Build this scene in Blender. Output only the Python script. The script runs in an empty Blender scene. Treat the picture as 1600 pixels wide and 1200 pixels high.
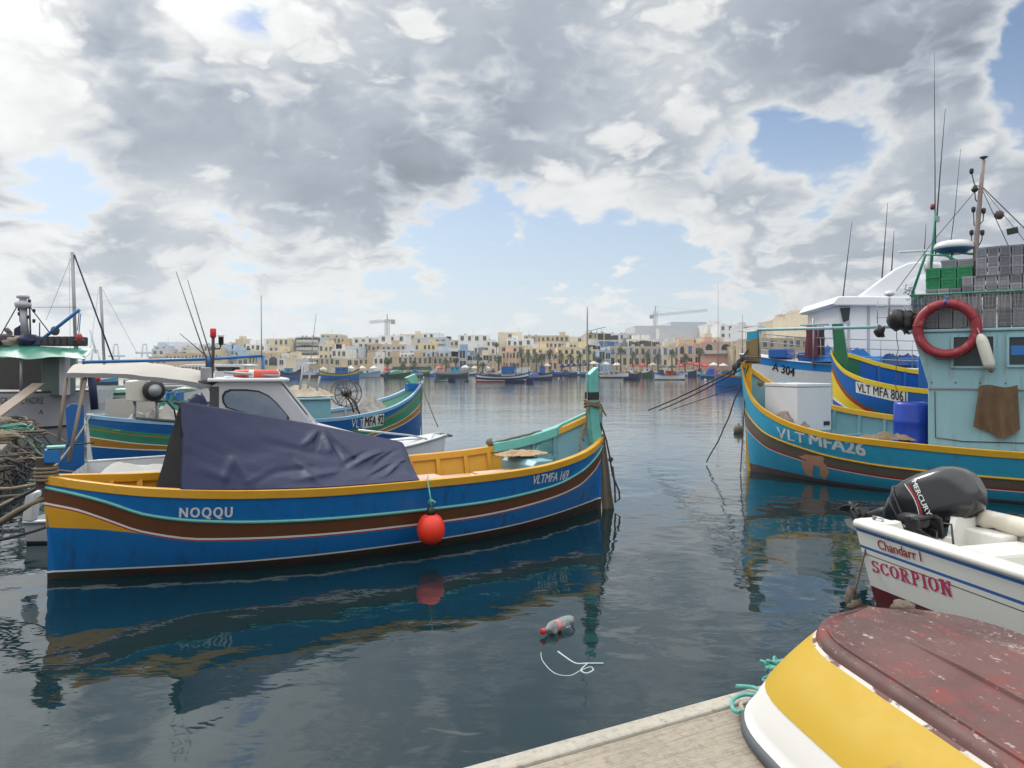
import bpy, math, random
import numpy as np
from mathutils import Vector, Matrix, noise
random.seed(7)
R = math.radians
sc = bpy.context.scene
COL = sc.collection
H, F, HY = 2.0, 1110.0, 575.0        # eye height above the water, lens in photo pixels, horizon row

# ------------------------------------------------------------------ camera
cd = bpy.data.cameras.new('camera'); cam = bpy.data.objects.new('camera', cd); COL.objects.link(cam)
cam.location = (0, 0, H); cam.rotation_euler = (R(90), 0, 0)
cd.sensor_width = 36; cd.lens = 36 * F / 1600; cd.shift_y = -25 / 1600
cd.clip_start = 0.05; cd.clip_end = 9000
sc.camera = cam
# ------------------------------------------------------------------ exposure
sc.view_settings.view_transform = 'Standard'; sc.view_settings.look = 'None'
sc.view_settings.exposure = .05; sc.view_settings.gamma = 1; sc.view_settings.use_curve_mapping = False
sc.cycles.max_bounces = 8; sc.cycles.glossy_bounces = 4; sc.cycles.transparent_max_bounces = 8
sc.cycles.caustics_reflective = False; sc.cycles.caustics_refractive = False
# ------------------------------------------------------------------ node helper
class NT:
    def __init__(s, tree): s.t = tree; tree.nodes.clear()
    def n(s, typ, **kw):
        x = s.t.nodes.new(typ)
        for k, v in kw.items(): setattr(x, k, v)
        return x
    def put(s, sock, v):
        if isinstance(v, bpy.types.NodeSocket): s.t.links.new(v, sock)
        elif v is not None:
            if sock.type == 'RGBA' and hasattr(v, '__len__') and len(v) == 3: v = tuple(v) + (1,)
            sock.default_value = v
    def m(s, op, a, b=None, c=None, clamp=False):
        x = s.n('ShaderNodeMath', operation=op, use_clamp=clamp)
        for i, v in enumerate((a, b, c)):
            if v is not None: s.put(x.inputs[i], v)
        return x.outputs[0]
    def vm(s, op, a, b=None, sc_=None):
        x = s.n('ShaderNodeVectorMath', operation=op)
        s.put(x.inputs[0], a)
        if b is not None: s.put(x.inputs[1], b)
        if sc_ is not None: s.put(x.inputs[3], sc_)
        return x.outputs[0]
    def mix(s, f, a, b, mode='MIX'):
        x = s.n('ShaderNodeMix', data_type='RGBA', blend_type=mode)
        s.put(x.inputs[0], f); s.put(x.inputs[6], a); s.put(x.inputs[7], b)
        return x.outputs[2]
    def rng(s, v, a, b, c=0.0, d=1.0, smooth=True):
        x = s.n('ShaderNodeMapRange', interpolation_type='SMOOTHSTEP' if smooth else 'LINEAR')
        for i, q in enumerate((v, a, b, c, d)): s.put(x.inputs[i], q)
        return x.outputs[0]
    def noise(s, vec, scale, detail=4, rough=.5, dist=0.0, col=False):
        x = s.n('ShaderNodeTexNoise')
        if vec is not None: s.put(x.inputs['Vector'], vec)
        x.inputs['Scale'].default_value = scale; x.inputs['Detail'].default_value = detail
        x.inputs['Roughness'].default_value = rough; x.inputs['Distortion'].default_value = dist
        return x.outputs['Color' if col else 'Fac']
    def sep(s, v):
        x = s.n('ShaderNodeSeparateXYZ'); s.put(x.inputs[0], v); return x.outputs
    def comb(s, a, b, c):
        x = s.n('ShaderNodeCombineXYZ')
        for i, v in enumerate((a, b, c)): s.put(x.inputs[i], v)
        return x.outputs[0]

# ------------------------------------------------------------------ sky: a broken cloud deck over a Nishita sky
SUN_AZ, SUN_EL = -38, 42          # degrees, azimuth measured from straight ahead, negative = left
w = bpy.data.worlds.new('World'); sc.world = w; w.use_nodes = True
T = NT(w.node_tree)
gen = T.n('ShaderNodeTexCoord').outputs['Generated']
sky = T.n('ShaderNodeTexSky', sky_type='NISHITA'); sky.sun_disc = False
sky.sun_elevation = R(SUN_EL); sky.sun_rotation = R(SUN_AZ); sky.air_density = 1.0; sky.dust_density = 0.6; sky.ozone_density = 1.5
X, Y, Z = T.sep(gen)
az = T.m('MULTIPLY', T.m('ARCTAN2', X, Y), 57.29578)
el = T.m('MULTIPLY', T.m('ARCSINE', Z), 57.29578)
# cloud structure: billowing noise on the directions, a little flattened toward the horizon
pl = T.vm('MULTIPLY', gen, (1.0, 1.0, 1.8))
wv = T.noise(pl, 3.0, 4, .6, col=True)
wx, wy, wz = T.sep(wv)
plw = T.vm('ADD', pl, T.vm('SCALE', wv, sc_=.16))
n1 = T.noise(plw, 5.4, 8, .60)
n2 = T.noise(T.vm('ADD', pl, (3.1, 1.7, 0)), 2.6, 4, .6)
n3 = T.noise(T.vm('ADD', plw, (7.7, 4.1, 2.2)), 13.0, 5, .62)
vo = T.n('ShaderNodeTexVoronoi', feature='F1'); T.put(vo.inputs['Vector'], T.vm('ADD', plw, T.vm('SCALE', T.noise(plw, 14, 2, .6, col=True), sc_=.06)))
vo.inputs['Scale'].default_value = 11; vo.inputs['Detail'].default_value = 2; vo.inputs['Roughness'].default_value = .55
puff = T.m('SUBTRACT', .42, vo.outputs['Distance'])
azw = T.m('ADD', az, T.m('MULTIPLY', T.m('SUBTRACT', wx, .5), 9))
elw = T.m('ADD', el, T.m('MULTIPLY', T.m('SUBTRACT', wy, .5), 6))
# how thick (c) and how bright (b) the deck is in each direction
BR = [[205,200,168,222,185,200,200,190,178,178,208,192,178,168,165,165,172],
      [228,226,172,222,190,218,200,186,172,180,222,196,180,165,160,158,170],
      [238,215,172,178,185,185,195,180,163,178,218,202,185,178,170,160,190],
      [222,212,172,165,166,172,160,158,158,196,200,192,205,205,205,190,185],
      [172,205,180,225,182,176,165,168,190,208,200,198,200,195,198,190,186],
      [228,224,182,188,212,158,200,215,215,226,222,205,205,192,186,190,188],
      [222,192,170,200,214,224,226,224,224,228,230,216,190,194,190,190,190],
      [228,222,220,226,228,228,224,224,224,226,228,222,214,214,212,212,212]]
CV = [[.9,.9,1,.9,.55,1,1,1,1,1,1,1,1,1,1,1,.8],
      [1,1,1,.9,.5,1,1,1,1,1,1,1,1,1,1,.9,.1],
      [1,1,1,1,.9,1,1,1,1,1,1,1,1,1,1,.85,.05],
      [.8,.8,1,1,1,1,1,1,1,1,1,.8,.15,.7,.95,1,1],
      [.9,.35,.95,.8,1,1,1,1,.9,.9,1,1,1,.75,1,1,1],
      [.9,.9,1,.9,.7,1,.75,.15,.15,.52,.40,1,1,1,1,1,1],
      [1,1,1,.9,.62,.75,.75,.35,.22,.32,.42,.42,.7,1,1,1,1],
      [.9,.9,.8,.8,.8,.85,.7,.6,.5,.6,.7,.6,.6,.8,.9,.9,.9]]
ROWY = [0, 75, 150, 225, 300, 375, 450, 525]
def samp(tab, px, py):
    px = min(max(px, 0), 1600) / 100; py = min(max(py, 0), 525) / 75
    i = min(int(px), 15); j = min(int(py), 6); a = px - i; b = py - j
    return (tab[j][i]*(1-a)+tab[j][i+1]*a)*(1-b) + (tab[j+1][i]*(1-a)+tab[j+1][i+1]*a)*b
AZ = [-48 + 4 * i for i in range(25)]
EL = [1, 4.5, 8, 12, 16, 20, 24, 28, 34, 50]
def ramp(e):
    x = T.n('ShaderNodeValToRGB'); cr = x.color_ramp; cr.interpolation = 'EASE'
    for i, a in enumerate(AZ):
        p = i / (len(AZ) - 1); el_ = cr.elements[0] if i == 0 else cr.elements[-1] if i == len(AZ)-1 else cr.elements.new(p)
        el_.position = p
    for i, a in enumerate(AZ):
        u = math.tan(R(a)); px = 800 + F * u; py = HY - F * math.tan(R(e)) * math.sqrt(1 + u * u)
        b = (samp(BR, px, py) / 255) ** 2.2; c = samp(CV, px, py)
        if abs(a) > 37: b = b * .5 + .42; c = .8
        if e > 30: b = b * .35 + .66; c = .85
        cr.elements[i].color = (c, b, 0, 1)
    T.put(x.inputs[0], T.rng(azw, AZ[0], AZ[-1], smooth=False))
    return x.outputs[0]
rows = [ramp(e) for e in EL]; cur = rows[0]
for i in range(1, len(EL)):
    cur = T.mix(T.rng(elw, EL[i-1], EL[i]), cur, rows[i])
sR = T.n('ShaderNodeSeparateColor'); T.put(sR.inputs[0], cur); cov = sR.outputs[0]; bri = T.m('ADD', .45, T.m('MULTIPLY', T.m('SUBTRACT', sR.outputs[1], .45), 1.3))
d1 = T.m('SUBTRACT', n1, .5); d2 = T.m('SUBTRACT', n2, .5); d3 = T.m('SUBTRACT', n3, .5)
dens = T.m('ADD', T.m('ADD', T.m('MULTIPLY', cov, 1.25), -.06), T.m('ADD', T.m('MULTIPLY', d1, 1.3), T.m('ADD', T.m('MULTIPLY', puff, .45), T.m('MULTIPLY', d3, .4))))
small = T.noise(T.vm('ADD', T.vm('MULTIPLY', plw, (1, 1, 1.5)), (1.3, 9.2, .4)), 11, 5, .6)
dens = T.m('ADD', dens, T.m('MULTIPLY', T.rng(el, 15, 6), T.m('MULTIPLY', T.m('SUBTRACT', small, .47), 2.6)))
mask = T.rng(dens, .36, .64)
core = T.rng(dens, .50, .95)
wsel = T.m('ADD', T.m('MULTIPLY', T.m('SUBTRACT', bri, .455), 2.2), T.m('ADD', T.m('MULTIPLY', d1, 2.0), T.m('ADD', T.m('MULTIPLY', puff, .85), T.m('MULTIPLY', d3, .9))))
white = T.rng(wsel, -.17, .25)
gl = T.m('ADD', .315, T.m('ADD', T.m('MULTIPLY', T.m('SUBTRACT', bri, .35), .45), T.m('ADD', T.m('MULTIPLY', d2, .40), T.m('MULTIPLY', d1, .35))))
wl0 = T.m('ADD', .74, T.m('ADD', T.m('MULTIPLY', T.m('SUBTRACT', bri, .6), .35), T.m('MULTIPLY', d3, .45)))
lum = T.m('ADD', gl, T.m('MULTIPLY', white, T.m('SUBTRACT', wl0, gl)))
lum = T.m('ADD', T.m('MULTIPLY', lum, core), T.m('MULTIPLY', T.m('ADD', .60, T.m('MULTIPLY', bri, .3)), T.m('SUBTRACT', 1, core)))
lum = T.m('MINIMUM', T.m('MAXIMUM', lum, .20), .95)
lum = T.m('MULTIPLY', lum, T.m('ADD', 1.0, T.m('MULTIPLY', T.rng(el, 24, 42), 1.25)))
sv = (math.sin(R(SUN_AZ))*math.cos(R(SUN_EL)), math.cos(R(SUN_AZ))*math.cos(R(SUN_EL)), math.sin(R(SUN_EL)))
dt = T.n('ShaderNodeVectorMath', operation='DOT_PRODUCT'); T.put(dt.inputs[0], gen); T.put(dt.inputs[1], sv)
glow = T.m('POWER', T.m('MAXIMUM', dt.outputs['Value'], 0.0), 22.0)      # the sun behind the deck
lum = T.m('ADD', lum, T.m('MULTIPLY', glow, T.m('ADD', .6, T.m('MULTIPLY', d1, 3.0))))
tint = T.mix(T.rng(lum, .28, .80), (.83, .96, 1.16), (.985, 1.0, 1.0))
cloud = T.vm('SCALE', tint, sc_=T.m('MULTIPLY', lum, 10.0))     # x10: the Background strength is 0.1
blue = T.mix(1.0, sky.outputs[0], (.95, 1.0, 1.08), 'MULTIPLY')
hz = T.rng(el, 24, 0)
blue = T.mix(T.m('MULTIPLY', hz, .75), blue, (6.3, 7.4, 8.2))
full = T.mix(mask, blue, cloud)
full = T.mix(T.m('MULTIPLY', T.rng(el, 9, -1), .6), full, (7.4, 7.9, 8.2))
full = T.mix(T.rng(el, -1, -4), full, (3, 3.4, 3.6))
bg = T.n('ShaderNodeBackground'); T.put(bg.inputs[0], full); bg.inputs[1].default_value = .1
T.t.links.new(bg.outputs[0], T.n('ShaderNodeOutputWorld').inputs[0])
w.cycles.sampling_method = 'MANUAL'; w.cycles.sample_map_resolution = 512
sd = bpy.data.lights.new('sun', 'SUN'); so = bpy.data.objects.new('sun', sd); COL.objects.link(so)
sd.energy = 1.7; sd.angle = R(10); sd.color = (1, .96, .9)
sdir = Vector((math.sin(R(SUN_AZ))*math.cos(R(SUN_EL)), math.cos(R(SUN_AZ))*math.cos(R(SUN_EL)), math.sin(R(SUN_EL))))
so.rotation_euler = sdir.to_track_quat('Z', 'Y').to_euler()

# ------------------------------------------------------------------ materials
MATS = {}
def mat(name, col, rough=.5, metal=0, var=.12, vs=4, bump=.0, bs=40, dirt=None, ds=3, dth=(.55, .7), spec=.5, stretch=(1, 1, 1), alpha=None, emit=0, trans=0, coat=0):
    if name in MATS: return MATS[name]
    m_ = bpy.data.materials.new(name); m_.use_nodes = True; t = NT(m_.node_tree)
    p = t.n('ShaderNodeBsdfPrincipled'); o = t.n('ShaderNodeOutputMaterial'); t.t.links.new(p.outputs[0], o.inputs[0])
    tc = t.n('ShaderNodeTexCoord').outputs['Object']
    tc = t.vm('MULTIPLY', tc, stretch)
    c = tuple(col)
    nf = t.noise(tc, vs, 5, .6)
    f = t.m('MULTIPLY', t.m('SUBTRACT', nf, .5), 2 * var)
    cc = t.vm('SCALE', c, sc_=t.m('ADD', 1, f))
    if dirt:
        dn = t.noise(tc, ds, 8, .65)
        cc = t.mix(t.rng(dn, dth[0], dth[1]), cc, dirt)
    t.put(p.inputs['Base Color'], cc)
    t.put(p.inputs['Roughness'], t.m('ADD', rough, t.m('MULTIPLY', f, .8), clamp=True))
    p.inputs['Metallic'].default_value = metal; p.inputs['Specular IOR Level'].default_value = spec
    p.inputs['Coat Weight'].default_value = coat; p.inputs['Coat Roughness'].default_value = .15
    if trans: p.inputs['Transmission Weight'].default_value = trans; p.inputs['IOR'].default_value = 1.2
    if emit: t.put(p.inputs['Emission Color'], c); p.inputs['Emission Strength'].default_value = emit
    if bump:
        b = t.n('ShaderNodeBump'); b.inputs['Strength'].default_value = bump; b.inputs['Distance'].default_value = .02
        t.put(b.inputs['Height'], t.noise(tc, bs, 6, .6)); t.t.links.new(b.outputs[0], p.inputs['Normal'])
    MATS[name] = m_; return m_
def C(r, g, b):     # photo-like sRGB 0-255 of a lit surface -> linear base colour
    return tuple(((v / 255) ** 2.2) for v in (r, g, b))

# ------------------------------------------------------------------ mesh builder
class MB:
    def __init__(s): s.v = []; s.f = []; s.mi = []; s.sm = []
    def add(s, vs, fs, m=0, smooth=False):
        o = len(s.v); s.v += [tuple(p) for p in vs]
        for f in fs: s.f.append(tuple(o + i for i in f)); s.mi.append(m if not callable(m) else m(f)); s.sm.append(smooth)
        return s
    def box(s, c, d, rot=None, m=0, taper=1):
        hx, hy, hz = d[0]/2, d[1]/2, d[2]/2
        vs = [Vector((x*(taper if z > 0 else 1), y*(taper if z > 0 else 1), z)) for z in (-hz, hz) for x, y in ((-hx,-hy),(hx,-hy),(hx,hy),(-hx,hy))]
        if rot is not None: vs = [rot @ q for q in vs]
        c = Vector(c)
        return s.add([q + c for q in vs], [(3,2,1,0),(4,5,6,7),(0,1,5,4),(1,2,6,5),(2,3,7,6),(3,0,4,7)], m)
    def b2(s, a, b, m=0): return s.box([(a[i]+b[i])/2 for i in range(3)], [abs(b[i]-a[i]) for i in range(3)], m=m)
    def bar(s, a, b, w_, h, m=0):
        a, b = Vector(a), Vector(b); d = b - a
        q = d.to_track_quat('X', 'Z').to_matrix()
        return s.box((a+b)/2, (d.length, w_, h), q, m)
    def tube(s, pts, r, n=6, m=0, closed=False):
        pts = [Vector(p) for p in pts]; rr = r if hasattr(r, '__len__') else [r]*len(pts); rings = []
        N_ = None
        for i, p in enumerate(pts):
            if closed: d = pts[(i+1) % len(pts)] - pts[i-1]
            else: d = pts[min(i+1, len(pts)-1)] - pts[max(i-1, 0)]
            if d.length < 1e-9: d = Vector((0, 0, 1))
            d.normalize()
            if N_ is None: N_ = d.orthogonal().normalized()
            else:
                N_ = N_ - d * N_.dot(d)
                N_ = N_.normalized() if N_.length > 1e-6 else d.orthogonal().normalized()
            b = d.cross(N_)
            rings.append([p + (N_*math.cos(2*math.pi*k/n) + b*math.sin(2*math.pi*k/n))*rr[i] for k in range(n)])
        s.loft(rings, m=m, close=closed); return s
    def loft(s, rings, m=0, caps=True, smooth=True, close=False, mf=None):
        n = len(rings[0]); vs = [p for r_ in rings for p in r_]; fs = []; ms = []
        L_ = len(rings)
        for i in range(L_ if close else L_-1):
            j = (i+1) % L_
            for k in range(n):
                fs.append((i*n+k, i*n+(k+1) % n, j*n+(k+1) % n, j*n+k)); ms.append(mf(i, k) if mf else m)
        o = len(s.v); s.v += [tuple(p) for p in vs]
        for f, q in zip(fs, ms): s.f.append(tuple(o+i for i in f)); s.mi.append(q); s.sm.append(smooth)
        if caps and not close:
            s.f.append(tuple(o+k for k in range(n))[::-1]); s.mi.append(m); s.sm.append(False)
            s.f.append(tuple(o+(L_-1)*n+k for k in range(n))); s.mi.append(m); s.sm.append(False)
        return s
    def lathe(s, prof, c=(0,0,0), rot=None, n=16, m=0, mf=None):
        c = Vector(c); rings = []
        for r_, z in prof:
            ring = [Vector((r_*math.cos(2*math.pi*k/n), r_*math.sin(2*math.pi*k/n), z)) for k in range(n)]
            if rot is not None: ring = [rot @ q for q in ring]
            rings.append([q + c for q in ring])
        return s.loft(rings, m=m, mf=mf)
    def grid(s, g, m=0, smooth=True, mf=None, flip=False):
        a, b = len(g), len(g[0]); o = len(s.v)
        s.v += [tuple(p) for r_ in g for p in r_]
        for i in range(a-1):
            for j in range(b-1):
                q = (o+i*b+j, o+i*b+j+1, o+(i+1)*b+j+1, o+(i+1)*b+j)
                s.f.append(q[::-1] if flip else q); s.mi.append(mf(i, j) if mf else m); s.sm.append(smooth)
        return s
    def sheet(s, g, t, m=0, smooth=True):     # a grid with real thickness
        a, b = len(g), len(g[0]); g = [[Vector(p) for p in r_] for r_ in g]; nn = []
        for i in range(a):
            for j in range(b):
                du = g[min(i+1,a-1)][j]-g[max(i-1,0)][j]; dv = g[i][min(j+1,b-1)]-g[i][max(j-1,0)]
                nn.append(du.cross(dv).normalized() if du.cross(dv).length > 1e-12 else Vector((0,0,1)))
        g2 = [[g[i][j] - nn[i*b+j]*t for j in range(b)] for i in range(a)]
        s.grid(g, m, smooth); s.grid(g2, m, smooth, flip=True)
        bd = [(0,j) for j in range(b)] + [(i,b-1) for i in range(1,a)] + [(a-1,j) for j in range(b-2,-1,-1)] + [(i,0) for i in range(a-2,0,-1)]
        vs = [g[i][j] for i, j in bd] + [g2[i][j] for i, j in bd]; n = len(bd)
        s.add(vs, [(k, (k+1) % n, n+(k+1) % n, n+k) for k in range(n)], m); return s
    def prism(s, poly, t0, t1, ax='y', m=0):
        n = len(poly)
        def P_(p, t): return (p[0], t, p[1]) if ax == 'y' else ((p[0], p[1], t) if ax == 'z' else (t, p[0], p[1]))
        vs = [P_(p, t0) for p in poly] + [P_(p, t1) for p in poly]
        return s.add(vs, [tuple(range(n))[::-1], tuple(range(n, 2*n))] + [(k, (k+1) % n, n+(k+1) % n, n+k) for k in range(n)], m)
    def blob(s, c, r_, n=10, m=0, jit=0, seed=0):
        c = Vector(c); rings = []
        for i in range(1, n):
            th = math.pi*i/n; ring = []
            for k in range(n+2):
                ph = 2*math.pi*k/(n+2); d = Vector((math.sin(th)*math.cos(ph), math.sin(th)*math.sin(ph), math.cos(th)))
                q = 1 + (jit*noise.noise(d*2.3 + Vector((seed*3.7, 0, 0))) if jit else 0)
                ring.append(c + Vector((d.x*r_[0], d.y*r_[1], d.z*r_[2]))*q)
            rings.append(ring)
        return s.loft(rings, m=m)
    def mesh(s, name, mats):
        me = bpy.data.meshes.new(name); me.from_pydata(s.v, [], s.f)
        for q in (mats if isinstance(mats, (list, tuple)) else [mats]): me.materials.append(q)
        if s.f:
            me.polygons.foreach_set('material_index', s.mi); me.polygons.foreach_set('use_smooth', s.sm)
        me.update(); return me
    def build(s, name, mats, parent=None, bevel=0, **kw):
        o = bpy.data.objects.new(name, s.mesh(name, mats)); COL.objects.link(o)
        if parent is not None: o.parent = parent
        if bevel:
            b = o.modifiers.new('bevel', 'BEVEL'); b.width = bevel; b.segments = 2; b.limit_method = 'ANGLE'; b.angle_limit = R(40)
        for k, v in kw.items(): o[k] = v
        return o
def thing(name, label, cat, loc=(0,0,0), rz=0, group=None):
    o = bpy.data.objects.new(name, None); COL.objects.link(o); o.location = loc; o.rotation_euler = (0,0,rz)
    o.empty_display_size = .3
    o['label'] = label; o['category'] = cat
    if group: o['group'] = group
    return o
def solo(mb, name, label, cat, mats, group=None, bevel=0, kind=None):    # a thing that is one mesh, authored in world coordinates
    a = np.array(mb.v); c = Vector(((a[:,0].min()+a[:,0].max())/2, (a[:,1].min()+a[:,1].max())/2, a[:,2].min()))
    mb.v = [tuple(Vector(p)-c) for p in mb.v]
    o = mb.build(name, mats, bevel=bevel); o.location = c; o['label'] = label; o['category'] = cat
    if group: o['group'] = group
    if kind: o['kind'] = kind
    return o
def struct(mb, name, mats, parent=None): o = mb.build(name, mats, parent); o['kind'] = 'structure'; return o
class Fr:      # a horizontal frame: root position and heading
    def __init__(s, loc, ang): s.o = Vector((loc[0], loc[1], loc[2] if len(loc) > 2 else 0)); s.a = ang; s.x = Vector((math.cos(ang), math.sin(ang), 0)); s.y = Vector((-s.x.y, s.x.x, 0))
    def w(s, p): return s.o + s.x*p[0] + s.y*p[1] + Vector((0,0,p[2]))
    def l(s, p): d = Vector(p) - s.o; return Vector((d.dot(s.x), d.dot(s.y), d.z))
    def at(s, px, py, lat):     # the point of the vertical plane y=lat seen in direction (px, py)
        u = (px-800)/F; q = s.o + s.y*lat       # (q + x*t) with X = u*Y
        t = (u*q.y - q.x) / (s.x.x - u*s.x.y); p = q + s.x*t
        return Vector((t, lat, H - (py-HY)*p.y/F - s.o.z))
def W(px, py, d): return Vector(((px-800)/F*d, d, H-(py-HY)*d/F))
def curve(pts):        # monotone-ish smooth interpolation through (t, value) points
    xs = [p[0] for p in pts]; ys = [p[1] for p in pts]; n = len(xs)
    dl = [(ys[i+1]-ys[i])/(xs[i+1]-xs[i]) for i in range(n-1)]
    ms = [dl[0]] + [0 if dl[i-1]*dl[i] <= 0 else 2*dl[i-1]*dl[i]/(dl[i-1]+dl[i]) for i in range(1, n-1)] + [dl[-1]]
    def f(t):
        if t <= xs[0]: return ys[0]
        if t >= xs[-1]: return ys[-1]
        i = 0
        while t > xs[i+1]: i += 1
        h = xs[i+1]-xs[i]; u = (t-xs[i])/h
        return (2*u**3-3*u*u+1)*ys[i] + (u**3-2*u*u+u)*h*ms[i] + (-2*u**3+3*u*u)*ys[i+1] + (u**3-u*u)*h*ms[i+1]
    return f
def lerp(a, b, t): return a + (b-a)*t
def rope_pts(p, q, sag, n=12, wob=0, seed=0):
    p, q = Vector(p), Vector(q); out = []
    for i in range(n+1):
        t = i/n; v = p.lerp(q, t); v.z -= sag*4*t*(1-t)
        if wob: v += Vector((noise.noise(Vector((t*5, seed, 0))), noise.noise(Vector((t*5, seed, 9))), noise.noise(Vector((t*5, seed, 5)))*.6))*wob
        out.append(v)
    return out
def rope(p, q, sag, r, label, m, name='mooring_rope', n=14, wob=0, seed=0, group=None):
    return solo(MB().tube(rope_pts(p, q, sag, n, wob, seed), r, 6), name, label, 'rope', m, group)
# lettering: flat glyph outlines made once, then laid on surfaces
TX = {}
def text(body, size=1, off=0.0, shear=0.0, space=1.0):
    k = (body, size, off, shear, space)
    if k not in TX:
        cu = bpy.data.curves.new('t', 'FONT'); cu.body = body; cu.size = size; cu.offset = off*size; cu.shear = shear; cu.space_character = space; cu.resolution_u = 3
        o = bpy.data.objects.new('t', cu); COL.objects.link(o); dg = bpy.context.evaluated_depsgraph_get()
        me = o.evaluated_get(dg).to_mesh()
        vs = [(v.co.x, v.co.y) for v in me.vertices]; fs = [tuple(p.vertices) for p in me.polygons]
        o.evaluated_get(dg).to_mesh_clear(); bpy.data.objects.remove(o); bpy.data.curves.remove(cu)
        x0 = min(v[0] for v in vs); x1 = max(v[0] for v in vs); y0 = min(v[1] for v in vs); y1 = max(v[1] for v in vs)
        TX[k] = ([((x-x0)/(x1-x0), (y-y0)/(y1-y0)) for x, y in vs], fs)
    return TX[k]
def letter(parent, body, fn, m, off=.0, shear=0, name='lettering', space=1.0):   # fn maps the unit square to the surface
    vs, fs = text(body, 1, 0.0, shear, space); mb = MB(); k = off*1.6
    nl = max(1, len(body))*.72
    for i, (dx, dy) in enumerate([(0, 0)] if off <= 0 else [(-k/nl, -k*.7), (k/nl, -k*.7), (0, 0), (-k/nl, k*.7), (k/nl, k*.7)]):   # brush-thick strokes, each a hair above the last
        pts = []
        for u, v in vs:
            u, v = u+dx, v+dy; p = fn(u, v); n_ = (fn(u+.01, v)-p).cross(fn(u, v+.01)-p)
            n_ = n_.normalized() if n_.length > 1e-12 else Vector((0, 0, 0))
            if n_.dot(p-(fn(.5, .5)-(fn(.5, .5)-p)*1.0)) < 0: n_ = -n_
            pts.append(p+n_*(.0007*i))
        mb.add(pts, fs)
    o = mb.build(name, m, parent); o['kind'] = 'stuff' if False else 'thing'
    del o['kind']
    return o
# ================================================================== SETTING
def water_mat():
    m_ = bpy.data.materials.new('sea_water'); m_.use_nodes = True; t = NT(m_.node_tree)
    p = t.n('ShaderNodeBsdfPrincipled'); o = t.n('ShaderNodeOutputMaterial'); t.t.links.new(p.outputs[0], o.inputs[0])
    g = t.n('ShaderNodeNewGeometry').outputs['Position']
    x, y, z = t.sep(g)
    q = t.comb(x, t.m('MULTIPLY', y, 1.0), 0.0)
    wind = t.rng(y, 8, 26, 0.0, 1.0)
    patch = t.rng(t.noise(t.comb(t.m('MULTIPLY', x, .35), y, 0), .12, 3, .6), .4, .65)
    rough_ = t.m('MULTIPLY', wind, t.m('ADD', .16, t.m('MULTIPLY', patch, .42)))
    h = t.m('MULTIPLY', t.noise(t.vm('ADD', q, t.vm('SCALE', t.noise(q, .8, 2, .5, col=True), sc_=.5)), 1.1, 2, .5), t.rng(y, 9, 30, .027, .010))
    h = t.m('ADD', h, t.m('MULTIPLY', t.noise(t.vm('MULTIPLY', q, (.8, 1.3, 1)), 2.9, 3, .55, .3), .0042))
    h2 = t.m('ADD', t.m('MULTIPLY', t.noise(t.vm('MULTIPLY', q, (.55, 1.5, 1)), 4.2, 3, .6), .010), t.m('MULTIPLY', t.noise(q, 1.0, 2, .5), .02))
    h3 = t.m('MULTIPLY', t.noise(t.vm('MULTIPLY', q, (.5, 1.4, 1)), 12, 2, .5), .002)
    h = t.m('ADD', h, t.m('MULTIPLY', t.m('ADD', h2, h3), rough_))
    b = t.n('ShaderNodeBump'); b.inputs['Strength'].default_value = 1; b.inputs['Distance'].default_value = 1.0
    t.put(b.inputs['Height'], h); t.t.links.new(b.outputs[0], p.inputs['Normal'])
    t.put(p.inputs['Base Color'], t.mix(t.noise(q, .6, 3, .6), (.002, .013, .017), (.004, .021, .027)))
    p.inputs['Roughness'].default_value = .03; p.inputs['IOR'].default_value = 1.6
    return m_
struct(MB().add([(-1500,-60,0),(1500,-60,0),(1500,1300,0),(-1500,1300,0)], [(0,1,2,3)]), 'water', water_mat())

def concrete(name, col, groove=False, ang=0, pits=.4):
    m_ = bpy.data.materials.new(name); m_.use_nodes = True; t = NT(m_.node_tree)
    p = t.n('ShaderNodeBsdfPrincipled'); o = t.n('ShaderNodeOutputMaterial'); t.t.links.new(p.outputs[0], o.inputs[0])
    g = t.n('ShaderNodeNewGeometry').outputs['Position']
    mp = t.n('ShaderNodeMapping'); mp.inputs['Rotation'].default_value = (0, 0, -ang); t.put(mp.inputs['Vector'], g); q = mp.outputs[0]
    c = t.mix(t.rng(t.noise(q, 3, 8, .65), .4, .75), col, tuple(v*.75 for v in col))
    c = t.mix(t.rng(t.noise(q, 26, 4, .7), .45, .75), c, tuple(v*.6 for v in col))
    c = t.mix(t.rng(t.noise(q, 1.1, 5, .7), .58, .72, 0, .5), c, (col[0]*.45, col[1]*.42, col[2]*.36))
    h = t.m('MULTIPLY', t.noise(q, 60, 6, .7), .003)
    if groove:
        wv_ = t.vm('ADD', q, t.vm('SCALE', t.noise(q, 2.5, 2, .5, col=True), sc_=.02))
        st = t.m('ADD', t.m('MULTIPLY', t.noise(t.vm('MULTIPLY', wv_, (2.2, 150, 1)), 1, 3, .7), .75), t.m('MULTIPLY', t.noise(q, 90, 3, .7), .25))
        h = t.m('ADD', h, t.m('MULTIPLY', st, .005))
        c = t.mix(t.rng(st, .48, .64, 0, .8), c, tuple(v*.5 for v in col))
    b = t.n('ShaderNodeBump'); b.inputs['Strength'].default_value = .8; b.inputs['Distance'].default_value = 1
    t.put(b.inputs['Height'], h); t.t.links.new(b.outputs[0], p.inputs['Normal'])
    t.put(p.inputs['Base Color'], c); p.inputs['Roughness'].default_value = .85
    return m_
QZ = .5
qa, qb = Vector((-.204, 2.664, QZ)), Vector((1.04, 3.297, QZ)); qd = (qb-qa).normalized(); qn = Vector((qd.y, -qd.x, 0))
QANG = math.atan2(qd.y, qd.x)
M_CON = concrete('brushed_concrete', (.33, .285, .225), True, QANG)
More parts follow.
